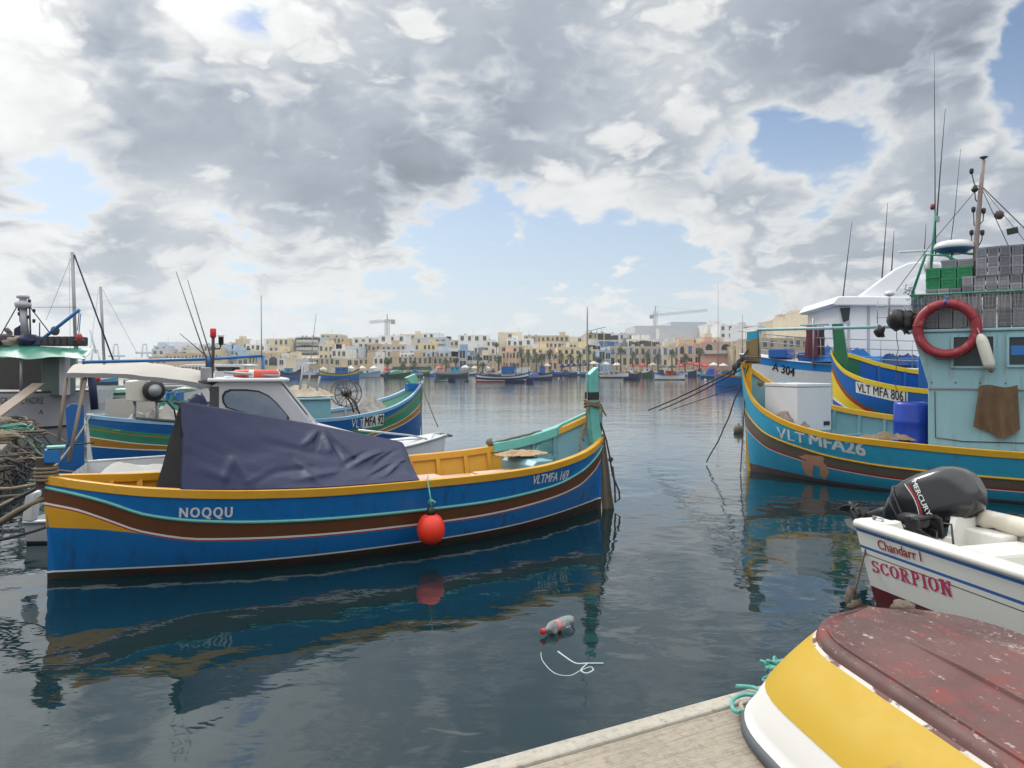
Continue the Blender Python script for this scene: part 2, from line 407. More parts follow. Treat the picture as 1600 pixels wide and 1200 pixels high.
M_CONS = concrete('smooth_concrete', (.40, .37, .315), False, QANG)
a0, a1 = qa - qd*12, qa + qd*16
def quad_slab(mb, p0, p1, w_, zt, zb, m=0):
    P_ = [p0, p1, p1+qn*w_, p0+qn*w_]
    vs = [Vector((p.x, p.y, zb)) for p in P_] + [Vector((p.x, p.y, zt)) for p in P_]
    mb.add(vs, [(0,1,2,3),(4,7,6,5),(0,4,5,1),(1,5,6,2),(2,6,7,3),(3,7,4,0)], m)
corner = qa + qd*((1.9-qa.x)/qd.x)
def poly_slab(pts, zt, zb): n = len(pts); return MB().add([Vector((p[0], p[1], zb)) for p in pts]+[Vector((p[0], p[1], zt)) for p in pts], [tuple(range(n))[::-1], tuple(range(n, 2*n))]+[(k, (k+1) % n, n+(k+1) % n, n+k) for k in range(n)])
ci = corner+qn*.094-qd*.0
quay = struct(poly_slab([(a0+qn*.094)[:2], (-12, -9), (3.4, -9), (3.2, .5), (2.5, 2.65), (ci.x-.02, ci.y-.03)], QZ-.003, -1.5), 'quay', M_CON)
mb = MB()
for k in range(7):
    s0_, s1_ = corner-qd*(2.55*k+.006), corner-qd*(2.55*(k+1)-.006)
    P_ = [s0_, s1_, s1_+qn*.09, s0_+qn*.09]
    MB().add([Vector((p.x, p.y, -1.45)) for p in P_]+[Vector((p.x, p.y, QZ)) for p in P_], [(0,1,2,3)[::-1] if False else (0,1,2,3),(4,7,6,5),(0,4,5,1),(1,5,6,2),(2,6,7,3),(3,7,4,0)]).build('quay_edge_block', M_CONS, quay, bevel=.012)

# left pier, waterfront of the town, hills
PZ = .64
PI0, PI1 = Vector((-12.4, 18.4, 0)), Vector((-8.36, 11.6, 0)); pd = (PI1-PI0).normalized(); pn = Vector((-abs(pd.y), pd.x if pd.y > 0 else -abs(pd.x), 0))
pn = Vector((pd.y, -pd.x, 0)); pn = pn if pn.x < 0 else -pn
M_PIER = concrete('pier_concrete', (.20, .18, .15))
mb = MB(); e0 = PI0
for k in range(8):       # the pier is cast in long blocks with open joints
    s0, s1 = e0 + pd*(k*2.75+.02), e0 + pd*(k*2.75+2.73); z1 = PZ + random.uniform(-.02, .02)
    P_ = [s0, s1, s1+pn*9, s0+pn*9]
    b_ = MB().add([Vector((p.x, p.y, -1)) for p in P_] + [Vector((p.x, p.y, z1)) for p in P_], [(3,2,1,0),(4,5,6,7),(0,1,5,4),(1,2,6,5),(2,3,7,6),(3,0,4,7)])
    if k == 0: pier = struct(b_, 'pier', M_PIER); b0 = pier
    else: b_.build('block', M_PIER, pier, bevel=.02)
M_EARTH = mat('earth', (.36, .32, .25), .9, var=.3, vs=.2)
M_STONEQ = mat('quay_stone', (.34, .30, .23), .9, var=.2, vs=.6)
g = []
rr = random.Random(3)
def shore(x): return 206 + (0 if x > -145 else (-145-x)*.9)
for j, (dy, z) in enumerate([(0,-1),(0,1.0),(9,1.05),(22,1.6),(60,5.5),(110,9),(220,11),(700,13)]):
    g.append([(x, shore(x)+dy, z if x > -140 else max(min(z, 1.2), z*max(.12, 1-(-140-x)/150))) for x in range(-430, 760, 15)])
struct(MB().grid(g, smooth=False, flip=True), 'ground', M_EARTH)
M_HILL = mat('far_hill', (.05, .06, .045), .95, var=.35, vs=.02)
hg = []
for j in range(6):
    row = []
    for i in range(46):
        x = -900 + i*25; zz = [-1, 3, 9, 14, 15, 8][j]*(.55+.6*noise.noise(Vector((i*.3, j*.7, 2))))
        row.append((x, 760+j*60, zz))
    hg.append(row)
struct(MB().grid(hg, flip=True), 'hill', M_HILL)

# ================================================================== BOAT BUILDER
def luzzu(root, L, B, zk, zref, sheer, bands, mats, gun_mat, inner_mats, px_=2.3, pq=.85, gun_h=.07, gun_w=.10, floor=.3, strake=None, ribs=(), rib_mat=None, floor_mat=None, inner_split=.86, far_side=-1, stations=64, gun_to=1.0, gun_from=0.0, stem_rake=.06, rib_sides=(1, -1), decks=True):
    """bands: list of z curves (bottom to top, the last is left to the sheer); mats: one paint per band"""
    def w_(s): return max(B/2*(max(0, 1-abs(2*s-1)**px_))**pq, .02)
    def hb(s, z):
        r = min(max((z-zk)/(zref-zk), 0), 2.2); e = .20+.55*abs(2*s-1)**3
        k = r**e if r <= 1 else 1+(r-1)*.10
        return max(w_(s)*k, .015)
    def pt(s, z, side, out=0.0):
        x = s*L + stem_rake*(max(z, 0)/zref)*(max(0, (s-.8)/.2)**2) - stem_rake*(max(z, 0)/zref)*(max(0, (.2-s)/.2)**2)
        return Vector((x, side*(hb(s, z)+out), z))
    ss = [.5-.5*math.cos(math.pi*i/stations) for i in range(stations+1)]
    mb = MB()
    for side in (1, -1):
        g = []; mi = []
        for s in ss:
            top = sheer[side](s); zs = [zk, zk*.5, -.02]; lv = zs[-1]; m_ = [0, 0]
            bs_ = [min(max(b(s), lv+.002*(k+1)), top-.002*(len(bands)-k)) for k, b in enumerate(bands)] + [top]
            for k, z in enumerate(bs_):
                z = max(z, zs[-1]+.001)
                sub = 3 if k in (1, len(bs_)-1) or k == 0 else 2
                for q in range(1, sub+1): m_.append(k)
                z0 = zs[-1]
                zs += [z0+(z-z0)*q/sub for q in range(1, sub+1)]
            g.append([pt(s, z, side) for z in zs]); mi = m_
        mb.grid(g, mf=lambda i, j, mi=mi: mi[j], flip=(side < 0))
    hull = mb.build('hull', mats, root)
    # inside lining with real thickness to the hull
    for side in (1, -1):
        g = []; sp = []
        for s in ss[2:-2]:
            top = sheer[side](s)-.01; g.append([pt(s, lerp(floor, top, q/5), side, -min(.045, w_(s)*.5)) for q in range(6)]); sp.append(s)
        MB().grid(g, mf=lambda i, j: 0 if sp[i] < inner_split else 1, flip=(side > 0)).build('bulwark_lining', inner_mats, root)
        # gunwale: a solid rail following the sheer
        rings = []
        for s in ss:
            if s < gun_from or s > gun_to: continue
            z = sheer[side](s); o = .018; iw = min(gun_w, w_(s)*.9)
            a = pt(s, z, side, o); b = pt(s, z-gun_h, side, o)
            a2 = pt(s, z, side, o-iw); b2 = pt(s, z-gun_h, side, o-iw)
            r_ = [b, a+Vector((0, 0, .012)), a2+Vector((0, 0, .012)), b2]
            rings.append(r_ if side > 0 else r_[::-1])
        MB().loft(rings, smooth=False).build('gunwale', gun_mat, root, bevel=.008)
        if strake:
            rings = []
            for s in ss[1:-1]:
                z = strake[0](s); th = strake[1]/2; o = strake[2]
                if z > sheer[side](s)-gun_h-.01: continue
                r_ = [pt(s, z-th, side, .001), pt(s, z-th*.7, side, o), pt(s, z+th*.7, side, o), pt(s, z+th, side, .001)]
                rings.append(r_ if side > 0 else r_[::-1])
            MB().loft(rings, smooth=True).build('rubbing_strake', strake[3], root)
        if side in rib_sides:
            for s in ribs:
                top = sheer[side](s)-gun_h*.8; rw = .028; g = []
                for q in range(5):
                    z = lerp(floor, top, q/4); a = pt(s, z, side, -.045); b = pt(s, z, side, -.085)
                    g.append([a+Vector((-rw,0,0)), b+Vector((-rw,0,0)), b+Vector((rw,0,0)), a+Vector((rw,0,0))])
                MB().loft(g, smooth=False).build('rib', rib_mat, root)
    # floor boards, each a plank
    if decks:
        nb = 9
        for k in range(nb):
            y0 = -B/2+B*k/nb; y1 = y0+B/nb-.012; sa = None; pts = []
            ym = max(abs(y0), abs(y1))
            ok = [s for s in ss if hb(s, floor) > ym+.05]
            if not ok: continue
            MB().b2((ok[0]*L, y0, floor-.03), (ok[-1]*L, y1, floor+.0015*(k % 3))).build('floor_plank', floor_mat, root)
    return hb, pt
# ================================================================== THE BLUE AND YELLOW FISHING BOAT IN FRONT
M_BLUE = mat('royal_blue_paint', (.004, .125, .37), .32, var=.14, vs=2.5, bump=.12, bs=9, dirt=(.012, .07, .17), ds=2.2, dth=(.52, .72), stretch=(3.5, 3.5, .8))
M_YEL = mat('ochre_yellow_paint', (.58, .30, .022), .38, var=.14, vs=5, bump=.15, bs=30, dirt=(.30, .16, .03), ds=8, dth=(.6, .78))
M_MINT = mat('mint_paint', (.12, .40, .36), .4, var=.13, vs=6, bump=.15, bs=30, dirt=(.16, .26, .22), ds=9, dth=(.58, .8))
M_BRN = mat('brown_paint', (.12, .042, .016), .4, var=.2, vs=5, bump=.12, bs=20)
M_WHT = mat('white_paint', (.70, .70, .68), .4, var=.08, vs=8, bump=.1, bs=30, dirt=(.42, .40, .34), ds=9, dth=(.6, .8))
M_RED = mat('red_paint', (.35, .02, .02), .4, var=.15, vs=6)
M_ANTI = mat('dark_maroon_antifouling', (.035, .012, .012), .6, var=.3, vs=8, bump=.3, bs=20, dirt=(.012, .022, .012), ds=5, dth=(.45, .6))
M_TEAL = mat('pale_blue_paint', (.16, .33, .38), .45, var=.12, vs=5, bump=.1, bs=20, dirt=(.22, .30, .28), ds=6, dth=(.6, .8))
M_PINK = mat('pink_board_paint', (.56, .36, .29), .6, var=.12, vs=6, bump=.2, bs=30)
M_DKWOOD = mat('dark_wet_wood', (.05, .04, .03), .7, var=.3, vs=8, bump=.4, bs=30, stretch=(1, 5, 5))
M_ROPE = mat('tan_rope', (.20, .16, .11), .9, var=.3, vs=20, bump=.8, bs=90)
M_ROPED = mat('dark_rope', (.06, .055, .05), .9, var=.3, vs=20, bump=.8, bs=90)
M_ROPEG = mat('turquoise_rope', (.14, .46, .40), .8, var=.25, vs=30, bump=.8, bs=120)
M_SACK = mat('old_sackcloth', (.15, .125, .095), .95, var=.35, vs=7, bump=.8, bs=70)
M_LETW = mat('letter_white', (.62, .64, .66), .5, var=.15, vs=20)
M_BLK = mat('black_plastic', (.012, .012, .013), .4, var=.2)
M_STEEL = mat('worn_steel', (.42, .43, .44), .35, metal=.9, var=.15, vs=10)
M_GREYM = mat('galvanised_steel', (.30, .31, .32), .5, metal=.5, var=.2, vs=10)

A = Fr((-4.36, 6.72), math.atan2(3.36, 5.58)); LA = 6.513
luz = thing('fishing_boat', 'blue and brown striped wooden boat with yellow gunwale and a navy tarpaulin', 'fishing boat', A.o, A.a, 'painted wooden fishing boats')
c_red0 = curve([(0,.705),(.035,.655),(.07,.56),(.115,.43),(.19,.335),(.4,.295),(.6,.29),(.8,.345),(.9,.42),(.96,.56),(1,.70)])
def off(c, d): return lambda s: c(s)+d
cA = [curve([(0,.068),(.3,.09),(.6,.10),(.85,.125),(1,.15)]),                     # antifouling to here
      curve([(0,.084),(.3,.106),(.6,.116),(.85,.141),(1,.166)]),                  # white line
      lambda s: min(curve([(0,.50),(.05,.49),(.1,.45),(.2,.38),(.3,.345),(1,.2)])(s) if s < .3 else 9, c_red0(s)),   # blue up to the ochre wedge
      c_red0, off(c_red0, .014), off(c_red0, .034),                               # ochre wedge, red, white
      curve([(0,.865),(.035,.81),(.07,.735),(.12,.60),(.18,.53),(.27,.485),(.4,.462),(.6,.455),(.8,.51),(.9,.62),(.96,.76),(1,.88)])]   # brown
shN = curve([(0,.985),(.05,.93),(.12,.87),(.25,.815),(.4,.79),(.6,.79),(.75,.80),(.88,.86),(.95,.93),(1,1.02)])
shF = curve([(0,.985),(.05,.93),(.12,.87),(.25,.815),(.4,.79),(.6,.80),(.72,.83),(.84,.93),(.92,1.10),(1,1.42)])
hbA, ptA = luzzu(luz, LA, 2.08, -.26, .8, {-1: shN, 1: shF}, cA, [M_ANTI, M_WHT, M_BLUE, M_YEL, M_RED, M_WHT, M_BRN, M_BLUE], M_YEL,
                 [M_YEL, M_TEAL], floor=.34, strake=(lambda s: cA[6](s)+.018, .036, .02, M_MINT), ribs=[.04,.08,.12,.16,.56,.62,.68,.74,.79], rib_mat=M_YEL,
                 floor_mat=M_PINK, inner_split=.80, px_=2.5, pq=.86)
# mint cap on the raised far bow plank, over the ochre rail
g = []
for i in range(14):
    s = lerp(.80, .997, i/13); z = shF(s)+.02
    g.append([ptA(s, z-.09, 1, .03), ptA(s, z+.03, 1, .03), ptA(s, z+.03, 1, -.115 if s < .93 else -.02), ptA(s, z-.09, 1, -.115 if s < .93 else -.02)])
MB().loft(g, smooth=False).build('bow_rail', M_MINT, luz)
for s in (.84, .88, .92):      # pale frames inside the bow
    r_ = []
    for q in range(6):
        z = lerp(.34, shF(s)-.05, q/5); a = ptA(s, z, 1, -.05); b = ptA(s, z, 1, -.085)
        r_.append([a+Vector((-.02,0,0)), b+Vector((-.02,0,0)), b+Vector((.02,0,0)), a+Vector((.02,0,0))])
    MB().loft(r_, smooth=False).build('rib', M_TEAL, luz)
# stem post with its slanted head, stern post
zt = A.at(925, 573, 0).z; zl = A.at(918, 585, 0).z; xp = A.at(925, 600, 0).x
MB().prism([(LA+.03, .98), (xp+.085, 1.3), (xp+.07, zt), (xp-.075, zl), (xp-.075, 1.5), (xp-.05, 1.15), (LA-.12, .95), (LA-.10, .9)], -.055, .055).build('stem_post', M_MINT, luz, bevel=.008)
MB().prism([(LA-.03, -.25), (LA+.03, -.2), (LA+.042, .148), (LA-.03, .148)], -.022, .022, m=1).prism([(LA-.03, .148), (LA+.042, .148), (LA+.043, .165), (LA-.03, .165)], -.022, .022, m=2).prism([(LA-.03, .165), (LA+.043, .165), (LA+.055, .5), (LA+.035, 1.0), (LA-.05, .98)], -.022, .022).build('stem_timber', [M_BLUE, M_ANTI, M_WHT], luz)
MB().prism([(xp-.082, 1.555), (xp+.078, 1.555), (xp+.078, 1.66), (xp-.082, 1.66)], -.062, .062).build('collar', M_BLK, luz)
MB().prism([(-.03, -.25), (-.03, .07), (.03, .07), (.03, -.25)], -.021, .021, m=1).prism([(-.03, .07), (-.03, .086), (.03, .086), (.03, .07)], -.021, .021, m=2).prism([(-.03, .086), (-.03, .90), (.03, .94), (.03, .086)], -.021, .021).build('stern_post', [M_BLUE, M_ANTI, M_WHT], luz)
MB().prism([(-.12, .86), (-.12, 1.16), (-.0, 1.16), (.03, .9)], -.045, .045).build('stern_head', M_DKWOOD, luz, bevel=.006)
sh_ = A.at(82, 712, 0)
MB().box((sh_.x, 0, sh_.z), (.13, .13, .13)).build('rudder_head', M_BLUE, luz, bevel=.01)
MB().box((sh_.x+.03, .0, sh_.z+.083), (.15, .15, .016)).build('rudder_head_cap', M_MINT, luz)
# white painted marks
p0 = A.at(281, 810, -.75); p1 = A.at(362, 795, -.9)
def hull_map(pt, s0, s1, z0, z1, side, slope=0.0, L=LA, out=.0035, rev=False):
    def f(u, v):
        s = lerp(s0, s1, u); z = lerp(z0, z1, v) + slope*u
        return pt(s, z, side, out)
    return f
def solve_s(fr, pt, px, z, side, lo=0.0, hi=1.0):      # station whose hull point is seen in column px
    best = min((abs((lambda p: 800+F*p.x/p.y)(fr.w(pt(s, z, side)))-px), s) for s in [lo+(hi-lo)*i/400 for i in range(401)]); return best[1]
def row_z(fr, pt, s, py, side):
    best = min((abs((lambda p: HY-F*(p.z-H)/p.y)(fr.w(pt(s, z, side)))-py), z) for z in [i*.004 for i in range(0, 680)]); return best[1]
def hull_text(parent, fr, pt, body, px0, px1, yt0, yb0, yt1, yb1, side, m, off_=.0, shear=0, space=1.0, out=.004):
    """lettering that follows the planking between two stations"""
    s0 = solve_s(fr, pt, px0, .6, side); s1 = solve_s(fr, pt, px1, .6, side)
    zb0, zt0 = row_z(fr, pt, s0, yb0, side), row_z(fr, pt, s0, yt0, side)
    zb1, zt1 = row_z(fr, pt, s1, yb1, side), row_z(fr, pt, s1, yt1, side)
    return letter(parent, body, lambda u, v: pt(lerp(s0, s1, u), lerp(lerp(zb0, zb1, u), lerp(zt0, zt1, u), v), side, out), m, off_, shear, space=space)
hull_text(luz, A, ptA, 'NOQQU', 280, 364, 793, 811, 792, 811, -1, M_LETW, .022, space=1.25)
hull_text(luz, A, ptA, 'VLTMFA 169', 831, 887, 743, 757, 734, 748, -1, M_LETW, .012, .12, space=.98)
# deck covers, thwart
for k, (x0, x1, y0, y1, z) in enumerate([(3.45, 4.25, -.75, .6, .60), (4.0, 4.9, -.5, .68, .555), (4.55, 5.1, -.45, .10, .665)]):
    MB().b2((x0, y0, z-.05), (x1, y1, z)).build('hatch_board', M_PINK, luz, bevel=.01)
MB().b2((3.4, -.6, .34), (5.0, .65, .52)).build('fish_hold', M_PINK, luz)
MB().prism([(5.18, .34), (5.18, .74), (5.25, .80), (5.5, .80), (5.5, .34)], -.36, .42).build('bow_locker', M_TEAL, luz, bevel=.01)
MB().b2((5.3, -.22, .34), (5.95, .22, .60)).build('foredeck', M_TEAL, luz)
MB().b2((.75, -.42, .34), (.98, .42, .56)).build('thwart', M_YEL, luz, bevel=.01)
MB().tube([(4.0,-.93,.80),(4.02,-.97,.79)], .01).build('cleat', M_STEEL, luz)

def cloth(name, label, cat, c, rx, ry, h, m, seed=0, rz=0, n=22, group=None, parts=0, drape=None):
    """a crumpled sheet lying on something"""
    g = []; c = Vector(c); cr, sr = math.cos(rz), math.sin(rz)
    for i in range(n):
        row = []
        for j in range(n):
            u = i/(n-1)*2-1; v = j/(n-1)*2-1; r_ = math.sqrt(u*u+v*v)
            q = Vector((u*2.1+seed*5, v*2.1, seed)); nn = noise.noise(q*1.3)*.5+abs(noise.noise(q*2.6))*.55+noise.noise(q*6)*.18
            k = 1/(max(abs(u), abs(v), 1e-6)/max(r_, 1e-6)) if r_ > 0 else 1
            ux, vy = u/max(k, 1), v/max(k, 1)
            wob = 1+.22*noise.noise(Vector((math.atan2(v, u)*1.3, seed*3, 2)))
            x, y = ux*rx*wob, vy*ry*wob; z = h*max(0, (1-min(1, r_)**2.2))*(.55+.9*nn)+.012+.03*abs(nn)
            if drape: z += drape(x, y)
            row.append(c+Vector((x*cr-y*sr, x*sr+y*cr, z)))
        g.append(row)
    return solo(MB().sheet(g, -.008), name, label, cat, m, group)
w_ = A.w(Vector((5.30, .15, .82)))
cloth('rag', 'tan rag lying over the pale blue bow locker of the blue and yellow boat', 'cloth', w_, .36, .25, .06, mat('tan_cloth', (.36, .25, .15), .95, var=.2, vs=8, bump=.4, bs=80), 3, A.a)
w_ = A.w(Vector((6.05, -.1, .61)))
solo(MB().lathe([(.02,0),(.10,.01),(.11,.07),(.06,.11),(.05,.14),(.01,.15)], w_, Matrix.Rotation(1.2, 3, 'X'), 12), 'bottle_jug', 'small blue and white jug lying in the bow beside the mint stem post', 'jug', mat('blue_jug', (.06, .10, .42), .3, var=.2, vs=30))
# coil of thin turquoise line in the bow
pts = []
for k in range(50):
    a = k*.42; r_ = .15+.015*math.sin(k*1.7); pts.append(A.w(Vector((5.85+r_*math.cos(a)*1.2, .35+r_*math.sin(a)*.3, .72+.12*math.sin(a)+.002*k))))
solo(MB().tube(pts, .006, 5), 'line_coil', 'thin turquoise line coiled in the pale blue bow', 'rope', M_ROPEG)
# rope and rag turned round the post, frayed ends
mb = MB()
for k in range(3):
    mb.tube([A.w(Vector((xp+.11*math.cos(a), .085*math.sin(a), 1.47+.03*k+.02*math.sin(a*2+k)))) for a in [i*2*math.pi/14 for i in range(15)]], .018, 6)
mb.tube(rope_pts(A.w(Vector((xp+.09, -.08, 1.5))), A.w(Vector((xp+.16, -.12, 1.33))), .02), .014)
mb.tube(rope_pts(A.w(Vector((xp-.1, -.06, 1.52))), A.w(Vector((xp-.16, -.02, .98))), -.02, wob=.04, seed=4), .014)
mb.tube(rope_pts(A.w(Vector((xp-.16, -.02, 1.2))), A.w(Vector((xp-.27, -.05, .85))), .0, wob=.04, seed=5), .012)
solo(mb, 'rope_lashing', 'frayed tan rope wound round the tall mint stem post', 'rope', M_ROPE)
# hanging sackcloth fender round the stem
def drape_strip(p_top, p_bot, w0, w1, dirw, bulge, seed, n=16, m=8):
    g = []
    for i in range(n):
        t = i/(n-1); row = []
        for j in range(m):
            u = j/(m-1)-.5; c = p_top.lerp(p_bot, t); ww = lerp(w0, w1, t)
            o = bulge*(.4+.6*math.sin(u*9+seed+t*1.5))*(.4+.6*t)
            row.append(c + dirw*(u*ww*(1+.12*noise.noise(Vector((t*4, seed, u))))) + Vector((dirw.y, -dirw.x, 0))*o)
        g.append(row)
    return g
pb = A.w(Vector((LA+.05, 0, 1.0))); dv = Vector((1, .15, 0)).normalized()
solo(MB().sheet(drape_strip(pb+Vector((0,-.03,.06)), Vector((pb.x+.10, pb.y, -.03)), .09, .17, dv, .03, 2), .012), 'sackcloth', 'grey sackcloth hanging down the outer edge of the mint stem', 'cloth', M_SACK)
mb = MB(); q = pb + Vector((.10, 0, -.28))
mb.tube([q+Vector((-.10,0,.5)), q+Vector((-.02,0,.25)), q+Vector((.03,0,0)), q+Vector((.07,0,-.25)), q+Vector((.16,0,-.47)), q+Vector((.17,0,-.58)), q+Vector((.11,.02,-.64)), q+Vector((.10,0,-.40)), q+Vector((.07,0,-.12))], .013, 6)
mb.blob(q+Vector((.04, 0, -.02)), (.035, .03, .04), 7, jit=.4)
solo(mb, 'mooring_rope', 'knotted dark rope hanging in a loop at the stem of the front boat', 'rope', M_ROPED)
# pale rope lying along the raised far rail
rope(A.w(ptA(.80, shF(.80)+.05, 1, -.02)), A.w(ptA(.90, shF(.90)+.05, 1, -.02)), .0, .016, 'tan rope lying on the mint rail inside the bow', M_ROPE, wob=.05, seed=9)
mb = MB().blob(A.w(ptA(.795, shF(.795)+.07, 1, -.04)), (.05, .05, .05), 8, jit=.5, seed=3)
solo(mb, 'rope_knot', 'tan rope knot at the end of the far ochre rail', 'rope', M_ROPE)

# ---- navy tarpaulin on its ridge
M_TARP = mat('navy_tarpaulin', (.008, .013, .052), .46, var=.15, vs=3, bump=.3, bs=10, spec=.25)
tp = []
FOLDS = [(.392,.93,.355,.62,.035,.05),(.392,.93,.375,.50,.03,-.035),(.398,.93,.405,.55,.035,.055),(.402,.9,.43,.35,.03,-.05),(.41,.92,.455,.45,.035,.045),(.47,.62,.41,.22,.04,-.04),(.50,.70,.43,.30,.035,.05),(.53,.75,.47,.25,.03,-.04),
         (.54,.55,.49,.08,.03,.06),(.53,.45,.46,.05,.03,-.05),(.42,.28,.33,.10,.05,.045),(.37,.30,.27,.16,.05,-.03),(.240,.36,.218,.0,.045,.04),(.244,.36,.268,.0,.045,.04),(.20,.22,.24,.10,.05,.03),(.30,.24,.25,.06,.04,.03),(.185,.9,.18,.05,.012,.02),(.30,.62,.42,.46,.05,-.02),(.345,.40,.38,.02,.04,.04)]
def ztop(s):
    P_ = [(.15, 1.70), (.381, 1.375), (.53, 1.14), (.60, 1.0)]
    for (a, za), (b, zb) in zip(P_, P_[1:]):
        if s <= b: return za+(zb-za)*(s-a)/(b-a)
    return 1.0
NU, NV = 150, 90
for i in range(NU):
    t = i/(NU-1); s = lerp(.172, .563, t); row = []
    zr = ztop(s)
    if t > .955: zr = lerp(ztop(.55), .84, ((t-.955)/.045)**1.3)
    for j in range(NV):
        v = j/(NV-1); side = -1 if v < .5 else 1; e = 1-abs(v-.5)*2      # 0 at the gunwale, 1 on the ridge
        zb = (shN if side < 0 else shF)(s)+.022
        s_ = s-(.052*(1-e)*t if side < 0 else 0); zb = (shN if side < 0 else shF)(s_)+.022
        pbm = ptA(s_, .8, side, -.03)
        y = pbm.y*(1-e)**1.0; sag = .05*math.sin(math.pi*e)*(.3+.7*t)
        z = lerp(zb, zr, e) - sag*(zr-zb) 
        # folds running down from the ridge point and heavy creases along the foot
        f = noise.noise(Vector((s*9, e*1.6, side)))*.022*(1-e) + abs(noise.noise(Vector((s*17+e*3, e*2.2, side*2))))*.03*(1-e)
        crease = 0
        if side < 0:
            for (sa, ea, sb, eb_, ww, am) in FOLDS:
                vx, vy = (sb-sa)*6.5, (eb_-ea)*1.0; wx_, wy_ = (s-sa)*6.5, (e-ea)*1.0; L2 = vx*vx+vy*vy; k = max(0, min(1, (wx_*vx+wy_*vy)/L2))
                dd = math.hypot(wx_-k*vx, wy_-k*vy); crease += am*math.exp(-(dd/ww)**2)*math.sin(math.pi*min(1, .12+.88*k))**.7 if k < .999 else 0
        cone = 0
        y += side*(f+crease+cone)*(.3+min(1, 4*e*(1-e)))
        z += .012*noise.noise(Vector((s*22, e*5, 4)))*min(1, 4*(1-e)*e)*2*(1-e)
        x = s_*LA + .03*noise.noise(Vector((e*3, s, 1)))*(1 if 0 < i < NU-1 else 0)
        if i == 0: x += .05*(1-e)
        if t < .12: x -= (1-t/.12)*(.10*(1-e))
        row.append(Vector((x, y, z)))
    tp.append([A.w(p) for p in row])
tarp = solo(MB().sheet(tp, .006), 'tarpaulin', 'navy blue tarpaulin tented over the middle of the blue and yellow boat', 'tarpaulin', M_TARP)
# the loose end flap, hanging inward at the stern side
M_TARPD = mat('tarp_underside', (.008, .008, .012), .7, var=.2)
g = []
for i in range(12):
    t = i/11; row = []
    for j in range(8):
        u = j/7; s = lerp(.172, .135, u*t)
        p = Vector((s*LA, lerp(0, ptA(.17, .8, -1).y*.35, t)+.12*u*t, lerp(1.655, .80, t)))
        row.append(A.w(p)+Vector((noise.noise(Vector((t*3, u*3, 2)))*.03, 0, 0)))
    g.append(row)
fl = MB().sheet(g, .005).build('loose_flap', M_TARPD); fl.parent = tarp; fl.location = -tarp.location
mb = MB().tube([A.w((1.10, 0, .34)), A.w((1.12, 0, 1.64))], .022).tube([A.w((1.05, 0, 1.65)), A.w((3.5, 0, 1.03))], .02)
pole = solo(mb, 'ridge_pole', 'thin wooden ridge pole holding up the navy tarpaulin', 'pole', M_DKWOOD)

# ---- red ball fender on a turquoise lanyard
fs = solve_s(A, ptA, 668, .7, -1); ft = A.w(ptA(fs, shN(fs)+.03, -1, -.02))
fy = ft + Vector((.05, -.13, 0)); zc = H-(826-HY)*fy.y/F
M_BUOY = mat('orange_red_buoy', (.72, .035, .012), .42, var=.08, vs=4, dirt=(.25, .02, .01), ds=8, dth=(.66, .78))
fen = thing('fender', 'orange red ball fender hanging on the side of the blue and yellow boat', 'fender', (fy.x, fy.y, zc))
MB().lathe([(.001,-.165),(.06,-.155),(.11,-.12),(.142,-.06),(.148,0),(.138,.06),(.105,.12),(.07,.145),(.05,.15)], n=24).build('ball', M_BUOY, fen)
MB().lathe([(.05,.148),(.045,.19),(.032,.23),(.02,.235)], n=12).build('neck', M_BLK, fen)
mb = MB().tube([Vector((0,0,.22)), Vector((.0,.0,.30)), ft-fen.location+Vector((0,-.03,0)), ft-fen.location+Vector((0,.05,.02))], .008)
for k in range(5): mb.tube([(.02*math.cos(k*2), .02*math.sin(k*2), .25+.01*k), (.05*math.cos(k*1.3), .03*math.sin(k*3), .28), (.02*math.cos(k*2+2), .02, .30)], .009, 5)
mb.build('lanyard', M_ROPEG, fen)
# clothes peg-like tools at the stern, plastic bottle in boat
w_ = A.w((.95, -.55, .62))
solo(MB().lathe([(.001,0),(.035,.01),(.036,.13),(.014,.17),(.014,.2),(.001,.2)], w_, Matrix.Rotation(1.3, 3, 'Y'), 10), 'small_bottle', 'small clear and orange bottle lying beside the foot of the navy tarpaulin', 'bottle', mat('clear_orange', (.5, .35, .2), .2, var=.4, vs=12))
# ================================================================== THE BLUE AND GREEN BOAT BEHIND
M_GRN = mat('green_paint', (.035, .22, .13), .45, var=.2, vs=5, bump=.15, bs=20, dirt=(.12, .16, .10), ds=7, dth=(.58, .8))
M_OCH = mat('orange_ochre_paint', (.38, .17, .02), .45, var=.2, vs=5, bump=.15, bs=20)
M_BLUE2 = mat('worn_blue_paint', (.006, .10, .32), .38, var=.2, vs=4, bump=.15, bs=14, dirt=(.05, .16, .26), ds=5, dth=(.6, .85))
M_PALEM = mat('pale_mint_paint', (.20, .46, .34), .5, var=.15, vs=5)
M_LBLUE = mat('light_blue_rail_paint', (.20, .38, .56), .5, var=.2, vs=8)
M_GRYP = mat('grey_paint', (.30, .31, .33), .5, var=.1, vs=5, bump=.08, bs=20)
M_GEL = mat('white_gelcoat', (.66, .67, .69), .28, var=.06, vs=4, dirt=(.46, .44, .40), ds=4, dth=(.6, .8))
M_GLASS = mat('dark_glass', (.03, .04, .05), .12, var=.3, vs=4, spec=.3)
M_CANV = mat('grey_canvas', (.40, .38, .35), .85, var=.12, vs=4, bump=.3, bs=40)
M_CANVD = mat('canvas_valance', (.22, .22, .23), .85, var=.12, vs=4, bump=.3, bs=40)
M_GUNG = mat('grey_rubber', (.05, .05, .05), .7, var=.2)
M_TARPG = mat('green_tarpaulin', (.035, .20, .14), .45, var=.25, vs=3, bump=.3, bs=10, dirt=(.10, .30, .22), ds=3, dth=(.5, .75))
